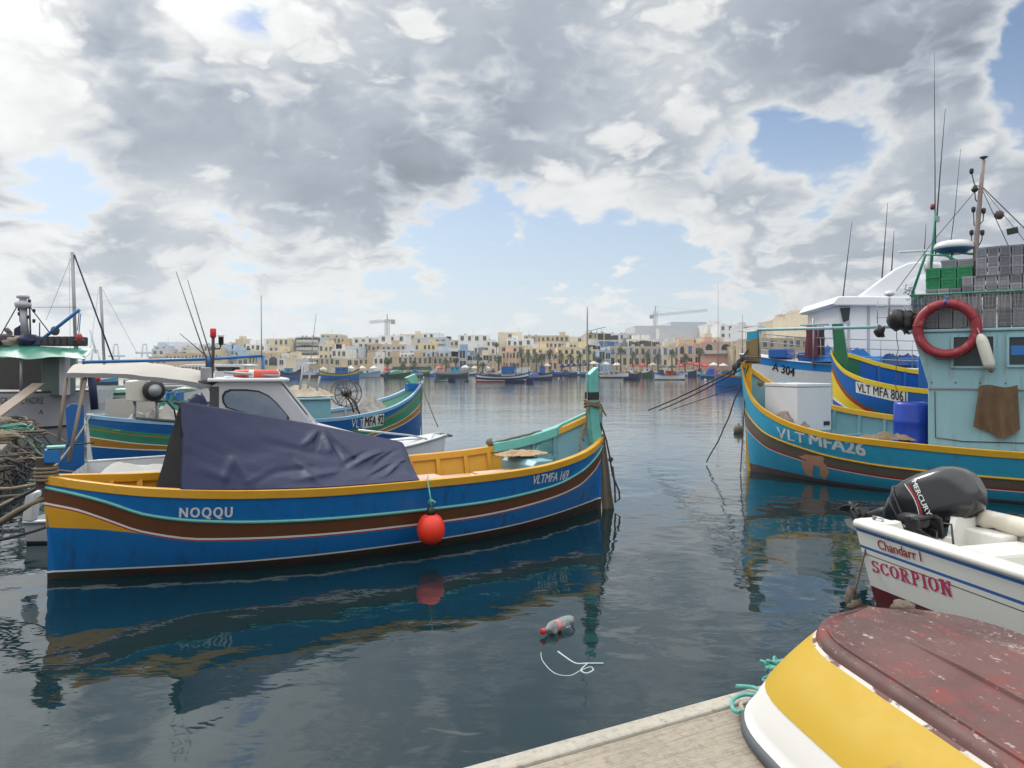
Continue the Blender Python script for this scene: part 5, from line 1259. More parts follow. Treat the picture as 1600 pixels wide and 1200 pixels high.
MB().lathe([(.02,-.05),(.08,-.02),(.085,.0),(.06,.04),(.001,.055)], EZ(1390, 459, .2)-oo, n=16).build('cap', M_GEL, sat)
MB().tube([(0,0,-.1), EZ(1390, 465, .2)-oo], .012).build('stem', M_GREYM, sat)
for x in (1371, 1388): MB().tube([EZ(x, 468, .2)-oo, EZ(x, 506, .2)-oo], .008).build('railing_post', M_GREYM, sat)
for y in (478, 496): MB().tube([EZ(1369, y, .2)-oo, EZ(1412, y, .2)-oo], .008).build('railing', M_GREYM, sat)
# ropes at the bow: lines to the left, chain down to the water
bw = Ef.w((LE-.05, .05, 2.15))
rope(bw, W(1013, 641, 33*.8*.75), .05, .017, 'thick dark mooring line running left from the sky blue boat bow, uppermost', M_ROPED)
rope(Ef.w((LE-.05, -.05, 2.1)), W(1030, 641, 19.0), .05, .015, 'dark mooring line running left from the sky blue boat bow, lower one', M_ROPED)
rope(Ef.w((LE, .05, 2.05)), W(1104, 722, 14.8), .12, .013, 'chain like rope dropping from the sky blue boat bow into the water', M_ROPED, wob=.03)
rope(Ef.w((LE+.06, .0, 1.7)), W(1157, 738, 13.5), -.03, .010, 'thin dark line hanging close along the stem of the sky blue boat', M_ROPED)
rope(Ef.w((LE, 0, 1.7)), W(1050, 640, 19), .0, .010, 'thin grey line under the two thick mooring lines', M_ROPED)
solo(MB().blob(W(1154, 672, 22.0), (.16,.16,.16), 10).tube([W(1154, 668, 22.0), W(1154, 661, 22.0)], .03), 'mooring_buoy', 'weathered round buoy floating left of the sky blue boat stem', 'buoy', M_SACK)
mb = MB()
for k in range(3): mb.blob(W(1160-6*k, 560+7*k, 13.7), (.05,.05,.07), 7, jit=.5, seed=k)
mb.tube([W(1170, 545, 13.8), W(1162, 556, 13.75), W(1155, 566, 13.7), W(1146, 586, 13.7)], .022)
solo(mb, 'rope_bundle', 'dark knotted rope bundle hanging at the head of the sky blue bow', 'rope', M_ROPED)

# ================================================================== THE ROYAL BLUE BOAT BEHIND IT (with a number plate)
M_YEL3 = mat('bright_yellow_paint', (.72, .52, .02), .38, var=.1, vs=5, bump=.1, bs=30)
M_BLUE3 = mat('bright_blue_paint', (.006, .10, .38), .38, var=.12, vs=4, bump=.1, bs=20)
M_DGRN = mat('deep_green_paint', (.012, .13, .055), .45, var=.15, vs=4)
LV = 8.0
Vf = Fr((7.25+.829*LV, 15.9-.559*LV, 0), math.atan2(.559, -.829))
vb = thing('fishing_boat', 'royal blue wooden boat with bright yellow rail and a white number plate', 'fishing boat', Vf.o, Vf.a, 'painted wooden fishing boats')
def V_(pts): return curve(sorted([(1-d/LV, z) for d, z in pts]))
shV = V_([(0,2.40),(.12,2.15),(.35,1.92),(.8,1.74),(1.4,1.62),(2.4,1.55),(8,1.6)])
shVf = V_([(0,2.40),(.3,2.32),(.8,2.12),(1.5,1.95),(2.6,1.83),(8,1.8)])
cV = [V_([(0,.6),(2,.2),(8,.2)]), V_([(0,1.3),(.5,1.02),(1.2,.84),(8,.8)]), V_([(0,1.36),(.5,1.06),(1.2,.87),(8,.83)]), V_([(0,1.95),(.15,1.62),(.35,1.34),(.8,1.06),(1.5,.9),(8,.85)]), V_([(0,2.05),(.15,1.72),(.35,1.43),(.8,1.13),(1.5,.96),(8,.9)]), V_([(0,2.12),(.15,1.78),(.35,1.48),(.8,1.17),(1.5,1.0),(8,.94)])]
hbV, ptV = luzzu(vb, LV, 2.6, -.3, 1.3, {1: shV, -1: shVf}, cV, [M_ANTI, M_BLUE3, M_WHT, M_YEL3, M_RED, M_DGRN, M_BLUE3], M_YEL3, [M_BLUE3, M_DGRN], floor=.7,
                 px_=3.0, pq=.8, ribs=[.70,.78,.84,.9], rib_mat=M_BLUE3, floor_mat=M_BLUE3, gun_h=.085, gun_w=.09, inner_split=.93)
def vz(px, py, lat): return Vf.at(px, py, lat)
p = vz(1308, 506, 0)
MB().prism([(LV+.02, 2.2), (p.x+.10, p.z), (p.x-.12, p.z), (LV-.25, 2.2), (LV-.2, .8), (LV, .8)], -.06, .06).build('stem_post', M_DGRN, vb, bevel=.008)
s0 = solve_s(Vf, ptV, 1337, 1.5, 1); s1 = solve_s(Vf, ptV, 1419, 1.3, 1)
def vplate(u, v, out): 
    zb0 = row_z(Vf, ptV, s0, 612, 1); zt0 = row_z(Vf, ptV, s0, 596, 1); zb1 = row_z(Vf, ptV, s1, 631, 1); zt1 = row_z(Vf, ptV, s1, 611, 1)
    return ptV(lerp(s0, s1, u), lerp(lerp(zb0, zb1, u), lerp(zt0, zt1, u), v), 1, out)
_r = [row_z(Vf, ptV, s0, 613, 1), row_z(Vf, ptV, s0, 596, 1), row_z(Vf, ptV, s1, 632, 1), row_z(Vf, ptV, s1, 610, 1)]
def vplate(u, v, out): return ptV(lerp(s0, s1, u), lerp(lerp(_r[0], _r[2], u), lerp(_r[1], _r[3], u), v), 1, out)
MB().grid([[vplate(i/8, j/3, .006) for j in range(4)] for i in range(9)]).build('number_plate', M_WHT, vb)
letter(vb, 'VLT MFA 8061', lambda u, v: vplate(.03+.94*u, .14+.74*v, .011), M_BLK, .012)
MB().b2((vz(1437, 600, .6).x-1.5, -.6, .8), (vz(1437, 600, .6).x, .9, 2.25)).build('deckhouse', M_BLUE3, vb, bevel=.02)

# ================================================================== WHITE BIG BOAT NUMBERED 304
M_AZ = mat('azure_paint', (.01, .22, .60), .4, var=.1, vs=3)
Jf = Fr((17.5, 13.0, 0), math.atan2(.60, -.80))
JL = 13.2
jb = thing('fishing_boat', 'large white boat with an azure rail numbered 304 behind the freezer', 'fishing boat', Jf.o, Jf.a)
shJ = curve([(0,1.9),(.6,1.95),(.85,2.15),(1,2.42)])
hbJ, ptJ = loft_boat(jb, JL, 3.4, shJ, 0, [M_ANTI, M_GEL, M_AZ], deckm=M_GEL, bandz=[lambda s: .25, lambda s: shJ(s)-.22], deck=.1, bowp=.9)
def jz(px, py, lat): return Jf.at(px, py, lat)
def jsolve(px): return solve_s(Jf, ptJ, px, 1.9, 1, .4, 1)
s0, s1 = jsolve(1207), jsolve(1242); _j = [row_z(Jf, ptJ, s0, 578, 1), row_z(Jf, ptJ, s0, 566, 1), row_z(Jf, ptJ, s1, 589, 1), row_z(Jf, ptJ, s1, 575, 1)]
letter(jb, 'A 304', lambda u, v: ptJ(lerp(s0, s1, u), lerp(lerp(_j[0], _j[2], u), lerp(_j[1], _j[3], u), v), 1, .01), M_BLK, .02, .25)
for side in (1, -1):
    for k, h in enumerate((.2, .45, .68)):
        MB().tube([ptJ(s, shJ(s)+h, side, .0 if k else -.02) if s > 0 else None for s in [.35+.65*i/24 for i in range(25)]], .012, 6).build('rail', M_GREYM, jb)
    for i in range(12):
        s = .4+.58*i/11; MB().tube([ptJ(s, shJ(s), side), ptJ(s, shJ(s)+.69, side)], .011, 6).build('rail_post', M_GREYM, jb)
for k in range(4):
    s = [.92, .86, .74, .68][k]; MB().box((s*JL, .3, shJ(s)+.14), (.5, .8, .26)).build('deck_box', [M_BLUE3, M_BLUE3, M_AZ, M_BLUE3][k], jb, bevel=.03)
cloth('blue_net', 'bright blue net heap on the deck of the boat numbered 304', 'net', Jf.w((.80*JL, .4, shJ(.8)+.05)), .9, .7, .5, mat('blue_net', (.01,.13,.42), .8, var=.4, vs=6, bump=.8, bs=30), 31, Jf.a)
cloth('blue_net', 'dark blue net heap at the foot of the hanging oilskins', 'net', Jf.w((.70*JL, .3, shJ(.7)+.05)), .7, .6, .4, mat('dark_blue_net', (.01,.05,.16), .8, var=.4, vs=6, bump=.8, bs=30), 32, Jf.a)
v = Jf.w(jz(1268, 540, .9)); g = drape_strip(v+Vector((0,0,.52)), v+Vector((0,0,-.30)), .26, .34, Vector((.9,-.4,0)).normalized(), .05, 3)
ok_ = solo(MB().sheet(g, .05), 'oilskins', 'maroon oilskins hanging above the rail of the boat numbered 304', 'clothes', mat('maroon_oilskin', (.11, .012, .03), .4, var=.5, vs=5, bump=.3, bs=12))
v2 = v+Vector((.22,-.1,.05)); solo(MB().sheet(drape_strip(v2+Vector((0,0,.46)), v2+Vector((0,0,-.35)), .14, .18, Vector((.9,-.4,0)).normalized(), .05, 5), .05), 'oilskins', 'dark purple oilskins hanging beside the maroon ones', 'clothes', mat('purple_oilskin', (.03, .015, .04), .4, var=.4, vs=5))
solo(MB().tube([v+Vector((.05,0,-.6)), v+Vector((.05,0,.75))], .03, 8).tube([v+Vector((-.3,0,.55)), v+Vector((.4,-.15,.55))], .02), 'rail_mast', 'short grey mast with the hanging oilskins', 'mast', M_GREYM)

# ================================================================== WHITE YACHT WITH A SWEPT ARCH
M_GEL2 = mat('bright_gelcoat', (.78, .79, .82), .3, var=.04, vs=1.5)
Kf = Fr((9.2, 19.0, 0), R(-8))
kb = thing('motor_yacht', 'white motor yacht with a swept radar arch behind the pale blue wheelhouse', 'motor boat', Kf.o, Kf.a)
def kz(px, py, lat=0): v = Kf.at(px, py, lat); return (v.x, v.z)
pts = [kz(*p) for p in ((1318,640),(1325,560),(1306,500),(1302,478),(1600,478),(1600,640))]
MB().prism(pts[::-1], -.3, 2.6).build('superstructure', M_GEL2, kb, bevel=.05)
pts = [kz(*p) for p in ((1289,478),(1300,466),(1352,466),(1600,470),(1600,480),(1296,480))]
MB().prism(pts[::-1], -.55, 2.8).build('cabin_roof', M_GEL2, kb, bevel=.03)
wn = [kz(*p) for p in ((1306,483),(1322,482),(1320,502),(1311,505))]
cx = sum(p[0] for p in wn)/4; cz = sum(p[1] for p in wn)/4
MB().prism([(cx+(x-cx)*1.25, cz+(z-cz)*1.2) for x, z in wn][::-1], -.33, -.301).build('window_trim', M_GEL, kb, bevel=.01)
MB().prism(wn[::-1], -.34, -.331).build('window', M_GLASS, kb)
for x in (1326, 1357): p = kz(x, 480, -.3); q = kz(x, 600, -.3); MB().b2((p[0]-.03, -.32, q[1]), (p[0]+.03, -.301, p[1])).build('panel_joint', M_GPW, kb)
out_ = [(1335,468),(1360,450),(1400,420),(1420,411),(1440,409),(1470,410),(1470,425),(1440,428),(1420,438),(1396,460),(1385,468)]
for y0, y1 in ((-.25,-.05),(2.2,2.4)):
    pp = [kz(x, y, y0) for x, y in out_]; MB().prism(pp[::-1], y0, y1).build('arch_leg', M_GEL2, kb, bevel=.03)
p = kz(1440, 411, -.25); q = kz(1478, 428, -.25); MB().b2((p[0], -.25, q[1]), (q[0], 2.4, p[1])).build('arch_top', M_GEL2, kb, bevel=.05)
q = kz(1318, 640, -.3); MB().b2((q[0]-.05, -.9, -.3), (q[0]+6, 3.0, 1.35)).build('hull', M_GEL2, kb, bevel=.1)
for (x0,y0,x1,y1) in ((1317,466,1331,347),(1378,436,1387,317),(1393,425,1397,360),(1443,415,1447,350)):
    a = kz(x0,y0,.2); b = kz(x1,y1,.2); MB().tube([(a[0],.2,a[1]),(b[0],.2,b[1])], [.018,.006], 6).build('whip_aerial', M_GUNG, kb)
# ================================================================== WHITE SPEEDBOAT WITH OUTBOARD
M_GELB = mat('speedboat_gelcoat', (.68, .67, .63), .3, var=.05, vs=3, bump=.05, bs=14, dirt=(.48, .43, .34), ds=6, dth=(.62, .78))
M_STR = mat('stripe_blue', (.03, .11, .34), .4, var=.15, vs=12)
M_MAR = mat('maroon_antifouling', (.085, .006, .010), .55, var=.2, vs=5, bump=.15, bs=18)
M_LETR = mat('raspberry_letters', (.42, .03, .10), .4, var=.15, vs=8)
M_LETD = mat('dark_red_letters', (.32, .02, .03), .4, var=.1, vs=8)
Sf = Fr((3.59, 6.2, 0), math.atan2(-.963, .27))
sb = thing('speedboat', 'white speedboat with blue stripes and a black outboard tilted over its transom', 'speedboat', Sf.o, Sf.a)
SL = 4.8; SW = .72
def s_hb(x, z):
    w0 = SW+.05*min(1, x/1.5) if x < 2.2 else (SW+.05)*max(.02, 1-((x-2.2)/(SL-2.2))**2.3)
    t = min(max((z+.12)/.82, 0), 1); return w0*(.72+.28*t**.8)
def s_pt(x, z, side, out=0): return Vector((x-.12*max(0, .7-z)*0, side*(s_hb(x, z)+out), z))
shS = lambda x: .70-.012*min(x, 2)+.05*max(0, x-2.5)
lv = [lambda x: .17+.03*max(0, x-2), lambda x: shS(x)-.262, lambda x: shS(x)-.252, lambda x: shS(x)-.212, lambda x: shS(x)-.188, lambda x: shS(x)-.072, lambda x: shS(x)-.047]
lm = [M_MAR, M_GELB, M_TAUP, M_GELB, M_STR, M_GELB, M_STR, M_GELB]
xs = [SL*i/40 for i in range(41)]
mb = MB(); idx = None
for side in (1, -1):
    g = []
    for x in xs:
        zs = [-.12, 0]; idx = [0]
        for k, b in enumerate([f(x) for f in lv]+[shS(x)-.012]):
            z0 = zs[-1]
            for q in (1, 2): zs.append(z0+(b-z0)*q/2); idx.append(k)
        sl = lambda z: -.07*(.7-z) if True else 0
        g.append([s_pt(x, z, side)-Vector(((.10*(.7-z)) if x == 0 else 0, 0, 0))*-1 for z in zs])
    mb.grid(g, mf=lambda i, j, idx=idx: idx[j], flip=side < 0)
mb.build('hull', lm, sb)
tv = [Vector((.10*(.7-z), y*(s_hb(0, z)), z)) for y, z in ((1,-.12),(1,.0),(1,.35),(1,.69),(.42,.69),(.34,.52),(-.34,.52),(-.42,.69),(-1,.69),(-1,.35),(-1,0),(-1,-.12))]
tv = [Vector((v.x, v.y if abs(v.y) > .5 or v.z < .5 else math.copysign([.30, .24][v.z < .6], v.y), v.z)) for v in tv]
n = len(tv); MB().add(tv+[v+Vector((.06,0,0)) for v in tv], [tuple(range(n)), tuple(range(n, 2*n))[::-1]]+[(k, n+k, n+(k+1) % n, (k+1) % n) for k in range(n)]).build('transom', M_GELB, sb)
for side in (1, -1):       # rounded coaming, inner side
    rings = []
    for x in xs[:-1]:
        z = shS(x); h = s_hb(x, z); r_ = []
        for dy, dz in ((.015,-.03),(.02,.0),(.0,.022),(-.07,.03),(-.13,.02),(-.15,-.01),(-.15,-.05),(-.02,-.05)): r_.append(Vector((x, side*max(h+dy, .01), z+dz)))
        rings.append(r_ if side > 0 else r_[::-1])
    MB().loft(rings).build('coaming', M_GELB, sb)
    g = [[Vector((x, side*max(s_hb(x, .7)-.15, .01), shS(x)-.03)), Vector((x, side*max(s_hb(x, .7)-.17, .01), .25))] for x in xs[:-4]]
    MB().grid(g, flip=side > 0).build('inner_side', M_GELB, sb)
MB().b2((.05,-.6,.22),(4.0,.6,.25)).build('cockpit_floor', M_GELB, sb)
MB().b2((.42,-.52,.25),(.75,.54,.56)).build('stern_bench', M_GELB, sb, bevel=.03)
MB().b2((1.35,-.52,.25),(1.7,.0,.60)).build('seat_box', mat('grey_seat', (.42,.43,.45), .6, var=.1), sb, bevel=.03)
MB().b2((.05,.38,.25),(.42,.56,.60)).build('corner_locker', M_GELB, sb, bevel=.02)
# padded roll along the far coaming
mb = MB(); rings = []
for i in range(40):
    x = .08+2.4*i/39; h = s_hb(x, .7)-.17; puff = .06+.010*math.sin(x*21)+.006*math.sin(x*57)
    rings.append([Vector((x, h+puff*.9*math.cos(a), shS(x)-.03+puff*1.25*math.sin(a))) for a in [k*math.pi/4 for k in range(8)]])
MB().loft(rings).build('padded_roll', mat('cream_vinyl', (.60, .55, .45), .5, var=.1, vs=9, bump=.2, bs=14), sb)
# corner casting, cleat
c_ = Sf.at(1370, 812, -.64)
MB().b2((.02,-.70,.715),(.26,-.50,.735)).build('corner_plate', M_GELB, sb, bevel=.01)
MB().tube([(.10,-.62,.735),(.10,-.62,.76),(.20,-.62,.76),(.20,-.62,.735)], .010).build('cleat', M_STEEL, sb)
def s_text(body, px0, px1, yt0, yb0, yt1, yb1, m, off_, shear=0, space=1.0):
    def sol(px): return min((abs((lambda p: 800+F*p.x/p.y)(Sf.w(s_pt(x, .5, -1)))-px), x) for x in [i*.01 for i in range(400)])[1]
    def rz2(x, py): return min((abs((lambda p: HY-F*(p.z-H)/p.y)(Sf.w(s_pt(x, z, -1)))-py), z) for z in [i*.003 for i in range(260)])[1]
    a, b = sol(px0), sol(px1); q = [rz2(a, yb0), rz2(a, yt0), rz2(b, yb1), rz2(b, yt1)]
    f = lambda u, v: s_pt(lerp(a, b, u), lerp(lerp(q[0], q[2], u), lerp(q[1], q[3], u), v), -1, .004)
    if body == 'SCORPION': return f
    return letter(sb, body, f, m, off_, shear, space=space)
s_text('Chandarr I', 1374, 1443, 842, 857, 861, 878, M_LETD, .006, 0, 1.0)
# slab-serif capitals drawn stroke by stroke
f = s_text('SCORPION', 1358, 1484, 874, 893, 909, 934, M_LETR, 0)
def slab(word, f):
    mbs = MB(); x = 0; gw = {'S': .62, 'C': .66, 'O': .70, 'R': .74, 'P': .66, 'I': .36, 'N': .78}; tot = sum(gw[c]+.10 for c in word)-.10
    def P_(px, py): return f((x+px)/tot, py)
    def quad(a, b, w_):       # a thick stroke
        a = Vector(a); b = Vector(b); d = (b-a).normalized(); n_ = Vector((-d.y, d.x))*w_/2
        mbs.add([P_(*(a-n_)), P_(*(b-n_)), P_(*(b+n_)), P_(*(a+n_))], [(0,1,2,3)])
    def arc(cx, cy, rx, ry, a0, a1, w_, wv=.6, n_=14):
        vs = []
        for i in range(n_+1):
            a = R(lerp(a0, a1, i/n_)); ww = w_*(wv+(1-wv)*abs(math.cos(a)))
            for k in (-.5, .5): vs.append(P_(cx+(rx+k*ww)*math.cos(a), cy+(ry+k*ww*.8)*math.sin(a)))
        mbs.add(vs, [(2*i, 2*i+1, 2*i+3, 2*i+2) for i in range(n_)])
    for c in word:
        w_ = gw[c]
        if c in 'RPIN':
            sx_ = .18; quad((sx_, 0), (sx_, 1), .19); 
            for y in (.055, .945): quad((0, y), (.36, y), .11)
        if c in 'RP': arc(.30, .72, .24, .22, -90, 90, .17); quad((.18,.945),(.32,.945),.11); quad((.18,.5),(.32,.5),.10)
        if c == 'R': quad((.36, .5), (.58, .05), .18); quad((.5, .055), (.76, .055), .11)
        if c == 'N': quad((.20, .98), (.62, .04), .20); quad((.62, .0), (.62, 1), .11); quad((.48, .945), (.78, .945), .11)
        if c == 'O': arc(.35, .5, .26, .42, 0, 360, .20, .5, 28)
        if c == 'C': arc(.36, .5, .27, .42, 40, 320, .19, .5, 22); quad((.60, .68), (.60, .98), .10); quad((.60, .16), (.60, .30), .08)
        if c == 'S': arc(.31, .73, .20, .21, 20, 270, .16, .7, 16); arc(.31, .28, .21, .22, -160, 90, .17, .7, 16); quad((.54, .70), (.54, .98), .09); quad((.07, .02), (.07, .30), .09)
        x += w_+.10
    return mbs
o = slab('SCORPION', f).build('lettering', M_LETR, sb)
rope(Sf.w((.12,-.62,.76)), Sf.w((.02,-.74,.10)), -.02, .009, 'thin rope from the corner cleat of the white speedboat down its side', M_ROPE, n=10)
mb = MB().blob(Sf.w((-.02,-.74,.06)), (.05,.05,.09), 8, jit=.6).blob(Sf.w((.05,-.76,.0)), (.07,.05,.06), 8, jit=.7, seed=3)
solo(mb, 'weedy_rope_knot', 'weedy rope knot hanging at the stern corner of the white speedboat', 'rope', M_SACK)
# --- the outboard: a lofted cowl, leg, bracket and propeller, tilted up
M_COWL = mat('black_gloss_cowl', (.010, .011, .013), .16, var=.25, vs=3, bump=.02, bs=6, coat=.4)
M_MATTE = mat('black_matt', (.014, .014, .015), .5, var=.2, vs=8, bump=.15, bs=40)
ob = thing('outboard_motor', 'black outboard motor tilted up on the transom of the white speedboat', 'outboard motor', Sf.w((0,0,.60)), Sf.a)
# engine frame: ex = from propeller to cowl top, built in the image plane of the boat's stern
cT = Sf.l(W(1508, 762, 6.35)); cB = Sf.l(W(1418, 800, 6.75)); pP = Sf.l(W(1338, 818, 7.35))
org = Vector((0,0,.60))
axu = (cT-cB).normalized()
latv = Vector((0,1,0)); latv = (latv-axu*latv.dot(axu)).normalized(); nrm = axu.cross(latv); 
if nrm.x < 0: nrm = -nrm        # toward the bow = front of the cowl
def En(u, v, w_): return cB-org+axu*u+latv*v+nrm*w_
Lc = (cT-cB).length+.12
rings = []
prof = [(-.04,.13,.20,-.02),(.0,.15,.235,-.01),(.04,.162,.25,0),(.14,.178,.268,.0),(.26,.182,.27,.005),(Lc*.72,.176,.25,.01),(Lc*.87,.155,.212,.015),(Lc*.96,.118,.16,.02),(Lc+.01,.06,.09,.02)]
for u, hw, hd, cw in prof:
    r_ = []
    for k in range(28):
        a = 2*math.pi*k/28; ca, sa = math.cos(a), math.sin(a); ex = .62
        r_.append(En(u, hw*math.copysign(abs(ca)**ex, ca), cw+hd*math.copysign(abs(sa)**ex, sa)+.10*max(0, u/Lc-.2)**1.5*.0))
    rings.append(r_)
MB().loft(rings).build('cowl', M_COWL, ob)
for uu in (.025,): 
    r2 = []
    for uo, k_ in ((uu-.012, 1.0), (uu-.008, 1.035), (uu+.008, 1.035), (uu+.012, 1.0)):
        r2.append([En(uo, .166*k_*math.copysign(abs(math.cos(a))**.62, math.cos(a)), .252*k_*math.copysign(abs(math.sin(a))**.62, math.sin(a))) for a in [2*math.pi*k/28 for k in range(28)]])
    MB().loft(r2, caps=False).build('cowl_seam', M_MATTE, ob)
# moulded ridge over the back of the cowl
MB().loft([[En(u, y, cw-hd*.985-.012*math.sin(math.pi*t)) for y in (-.05, -.02, .02, .05)]+[En(u, y, cw-hd*.9) for y in (.05, -.05)] for (u, hd, cw, t) in ((.1,.268,0,.2),(.26,.27,.005,.5),(Lc*.72,.25,.01,.8),(Lc*.9,.195,.015,1))], smooth=False).build('cowl_ridge', M_MATTE, ob, bevel=.006)
# name and curved stripe on the flank facing the quay
def side_pt(u, w_, out=.004):
    # interpolate the profile and push out to the superellipse surface
    for i in range(len(prof)-1):
        if prof[i][0] <= u <= prof[i+1][0] or i == len(prof)-2:
            t = (u-prof[i][0])/(prof[i+1][0]-prof[i][0]); hw, hd, cw = [lerp(prof[i][k], prof[i+1][k], t) for k in (1,2,3)]; break
    q = max(0, 1-abs((w_-cw)/hd)**(1/.31))**.31
    return En(u, -(hw*q+out), w_)
sgn = 1
letter(ob, 'MERCURY', lambda u, v: side_pt(.245+.045*v, lerp(-.19, .15, u)), M_LETW, .02)
MB().grid([[side_pt(lerp(.185, .205, j)+.028*math.sin(math.pi*t), lerp(-.17, .15, t), .004) for j in (0, .5, 1)] for t in [i/12 for i in range(13)]]).build('red_swoosh', M_LETD, ob)
MB().grid([[side_pt(lerp(.165, .173, j)+.035*math.sin(math.pi*t), lerp(-.2, .15, t), .004) for j in (0, 1)] for t in [i/12 for i in range(13)]]).build('white_swoosh', M_LETW, ob)
# pan, mid section, leg, anti-ventilation plate, gearcase
pd_ = (pP-org); mid = cB-org
def cs(c, hw, hd, k_=12, ex=.8): return [c+latv*hw*math.copysign(abs(math.cos(a))**ex, math.cos(a))+nrm*hd*math.copysign(abs(math.sin(a))**ex, math.sin(a)) for a in [2*math.pi*i/k_ for i in range(k_)]]
MB().loft([cs(mid+axu*.0, .14, .22, 20), cs(mid-axu*.08, .12, .20, 20), cs(mid-axu*.16, .085, .14, 20), cs(mid-axu*.24, .06, .10, 20)]).build('engine_pan', M_COWL, ob)
legd = (pd_-mid); legn = legd.normalized()
MB().loft([cs(mid-axu*.14, .075, .13, 14), cs(mid+legd*.45, .045, .10, 14), cs(mid+legd*.72, .03, .085, 14), cs(mid+legd*.92, .025, .09, 14)]).build('leg', M_MATTE, ob)
MB().box(mid+legd*.74, (.30, .16, .012), Matrix((nrm, latv, legn)).transposed()).build('ventilation_plate', M_MATTE, ob, bevel=.003)
gc = mid+legd*.95
MB().loft([cs2 for cs2 in [[gc+nrm*x+latv*(r_*math.cos(a))+legn*(r_*math.sin(a)) for a in [k*2*math.pi/14 for k in range(14)]] for x, r_ in ((.20,.008),(.15,.035),(.05,.052),(-.08,.055),(-.14,.045),(-.20,.02))]]).build('gearcase', M_MATTE, ob)
MB().prism([(0,0),(.1,0),(.05,.16),(-.02,.16)], -.008, .008).build('skeg', M_MATTE, ob) if False else MB().loft([[gc+nrm*x+legn*z+latv*y for x, y in ((.10,-.008),(.10,.008),(-.06,.008),(-.06,-.008))] if z < .1 else [gc+nrm*x+legn*z+latv*y for x, y in ((.0,-.004),(.0,.004),(-.07,.004),(-.07,-.004))] for z in (.04, .17)], smooth=False).build('skeg', M_GREYM, ob)
hubc = gc-nrm*.15
pr = []
for k in range(3):
    g = []
    for i in range(7):
        r_ = .03+.115*i/6; ww = .07*math.sin(math.pi*(.22+.70*i/6)); row = []
        for j in range(5):
            th = k*2*math.pi/3+(j/4-.5)*ww/r_*1.3; ax_ = (j/4-.5)*ww*.8
            row.append(hubc-nrm*(.02+ax_)+latv*r_*math.cos(th)+legn*r_*math.sin(th))
        g.append(row)
    MB().sheet(g, .005).build('propeller_blade', M_MATTE, ob)
MB().loft([[hubc-nrm*x+latv*(r_*math.cos(a))+legn*(r_*math.sin(a)) for a in [k*2*math.pi/12 for k in range(12)]] for x, r_ in ((-.04,.03),(.02,.034),(.06,.030),(.085,.012))]).build('propeller_hub', M_MATTE, ob)
# clamp bracket, ram, tiller
for y in (-.12, .12):
    MB().prism([(-.07,.10),(.07,.10),(.10,-.06),(.05,-.12),(-.02,-.2),(-.07,-.25),(-.05,-.1)], y-.015, y+.015).build('clamp_bracket', M_MATTE, ob, bevel=.004)
MB().tube([(0,-.15,.09),(0,.15,.09)], .022, 10).build('tilt_tube', M_MATTE, ob)
MB().tube([Vector((.0,0,.06)), mid-axu*.1], .055, 10).build('swivel', M_MATTE, ob)
MB().tube([Vector((-.02,.04,-.12)), mid+legd*.3], .018, 8).build('tilt_ram', M_STEEL, ob)
tl_ = [Sf.l(W(1440, 838, 6.55))-org, Sf.l(W(1480, 842, 6.4))-org, Sf.l(W(1512, 832, 6.3))-org, Sf.l(W(1533, 822, 6.25))-org]
MB().tube([mid+nrm*.12, tl_[0], tl_[1], tl_[2]], [.035,.035,.028,.022], 8).build('tiller', M_MATTE, ob)
MB().tube([tl_[2], tl_[3]], .019, 8).build('tiller_grip', M_BLK, ob)
rr = random.Random(2)
for k in range(5): MB().tube([mid+nrm*.1+Vector((rr.uniform(-.05,.1), rr.uniform(-.15,.15), rr.uniform(-.1,.1))), Vector((.1, rr.uniform(-.2,.2), rr.uniform(-.1,.05))), Vector((.25, rr.uniform(-.2,.3), -.2))], .010, 6).build('hose', M_BLK, ob)

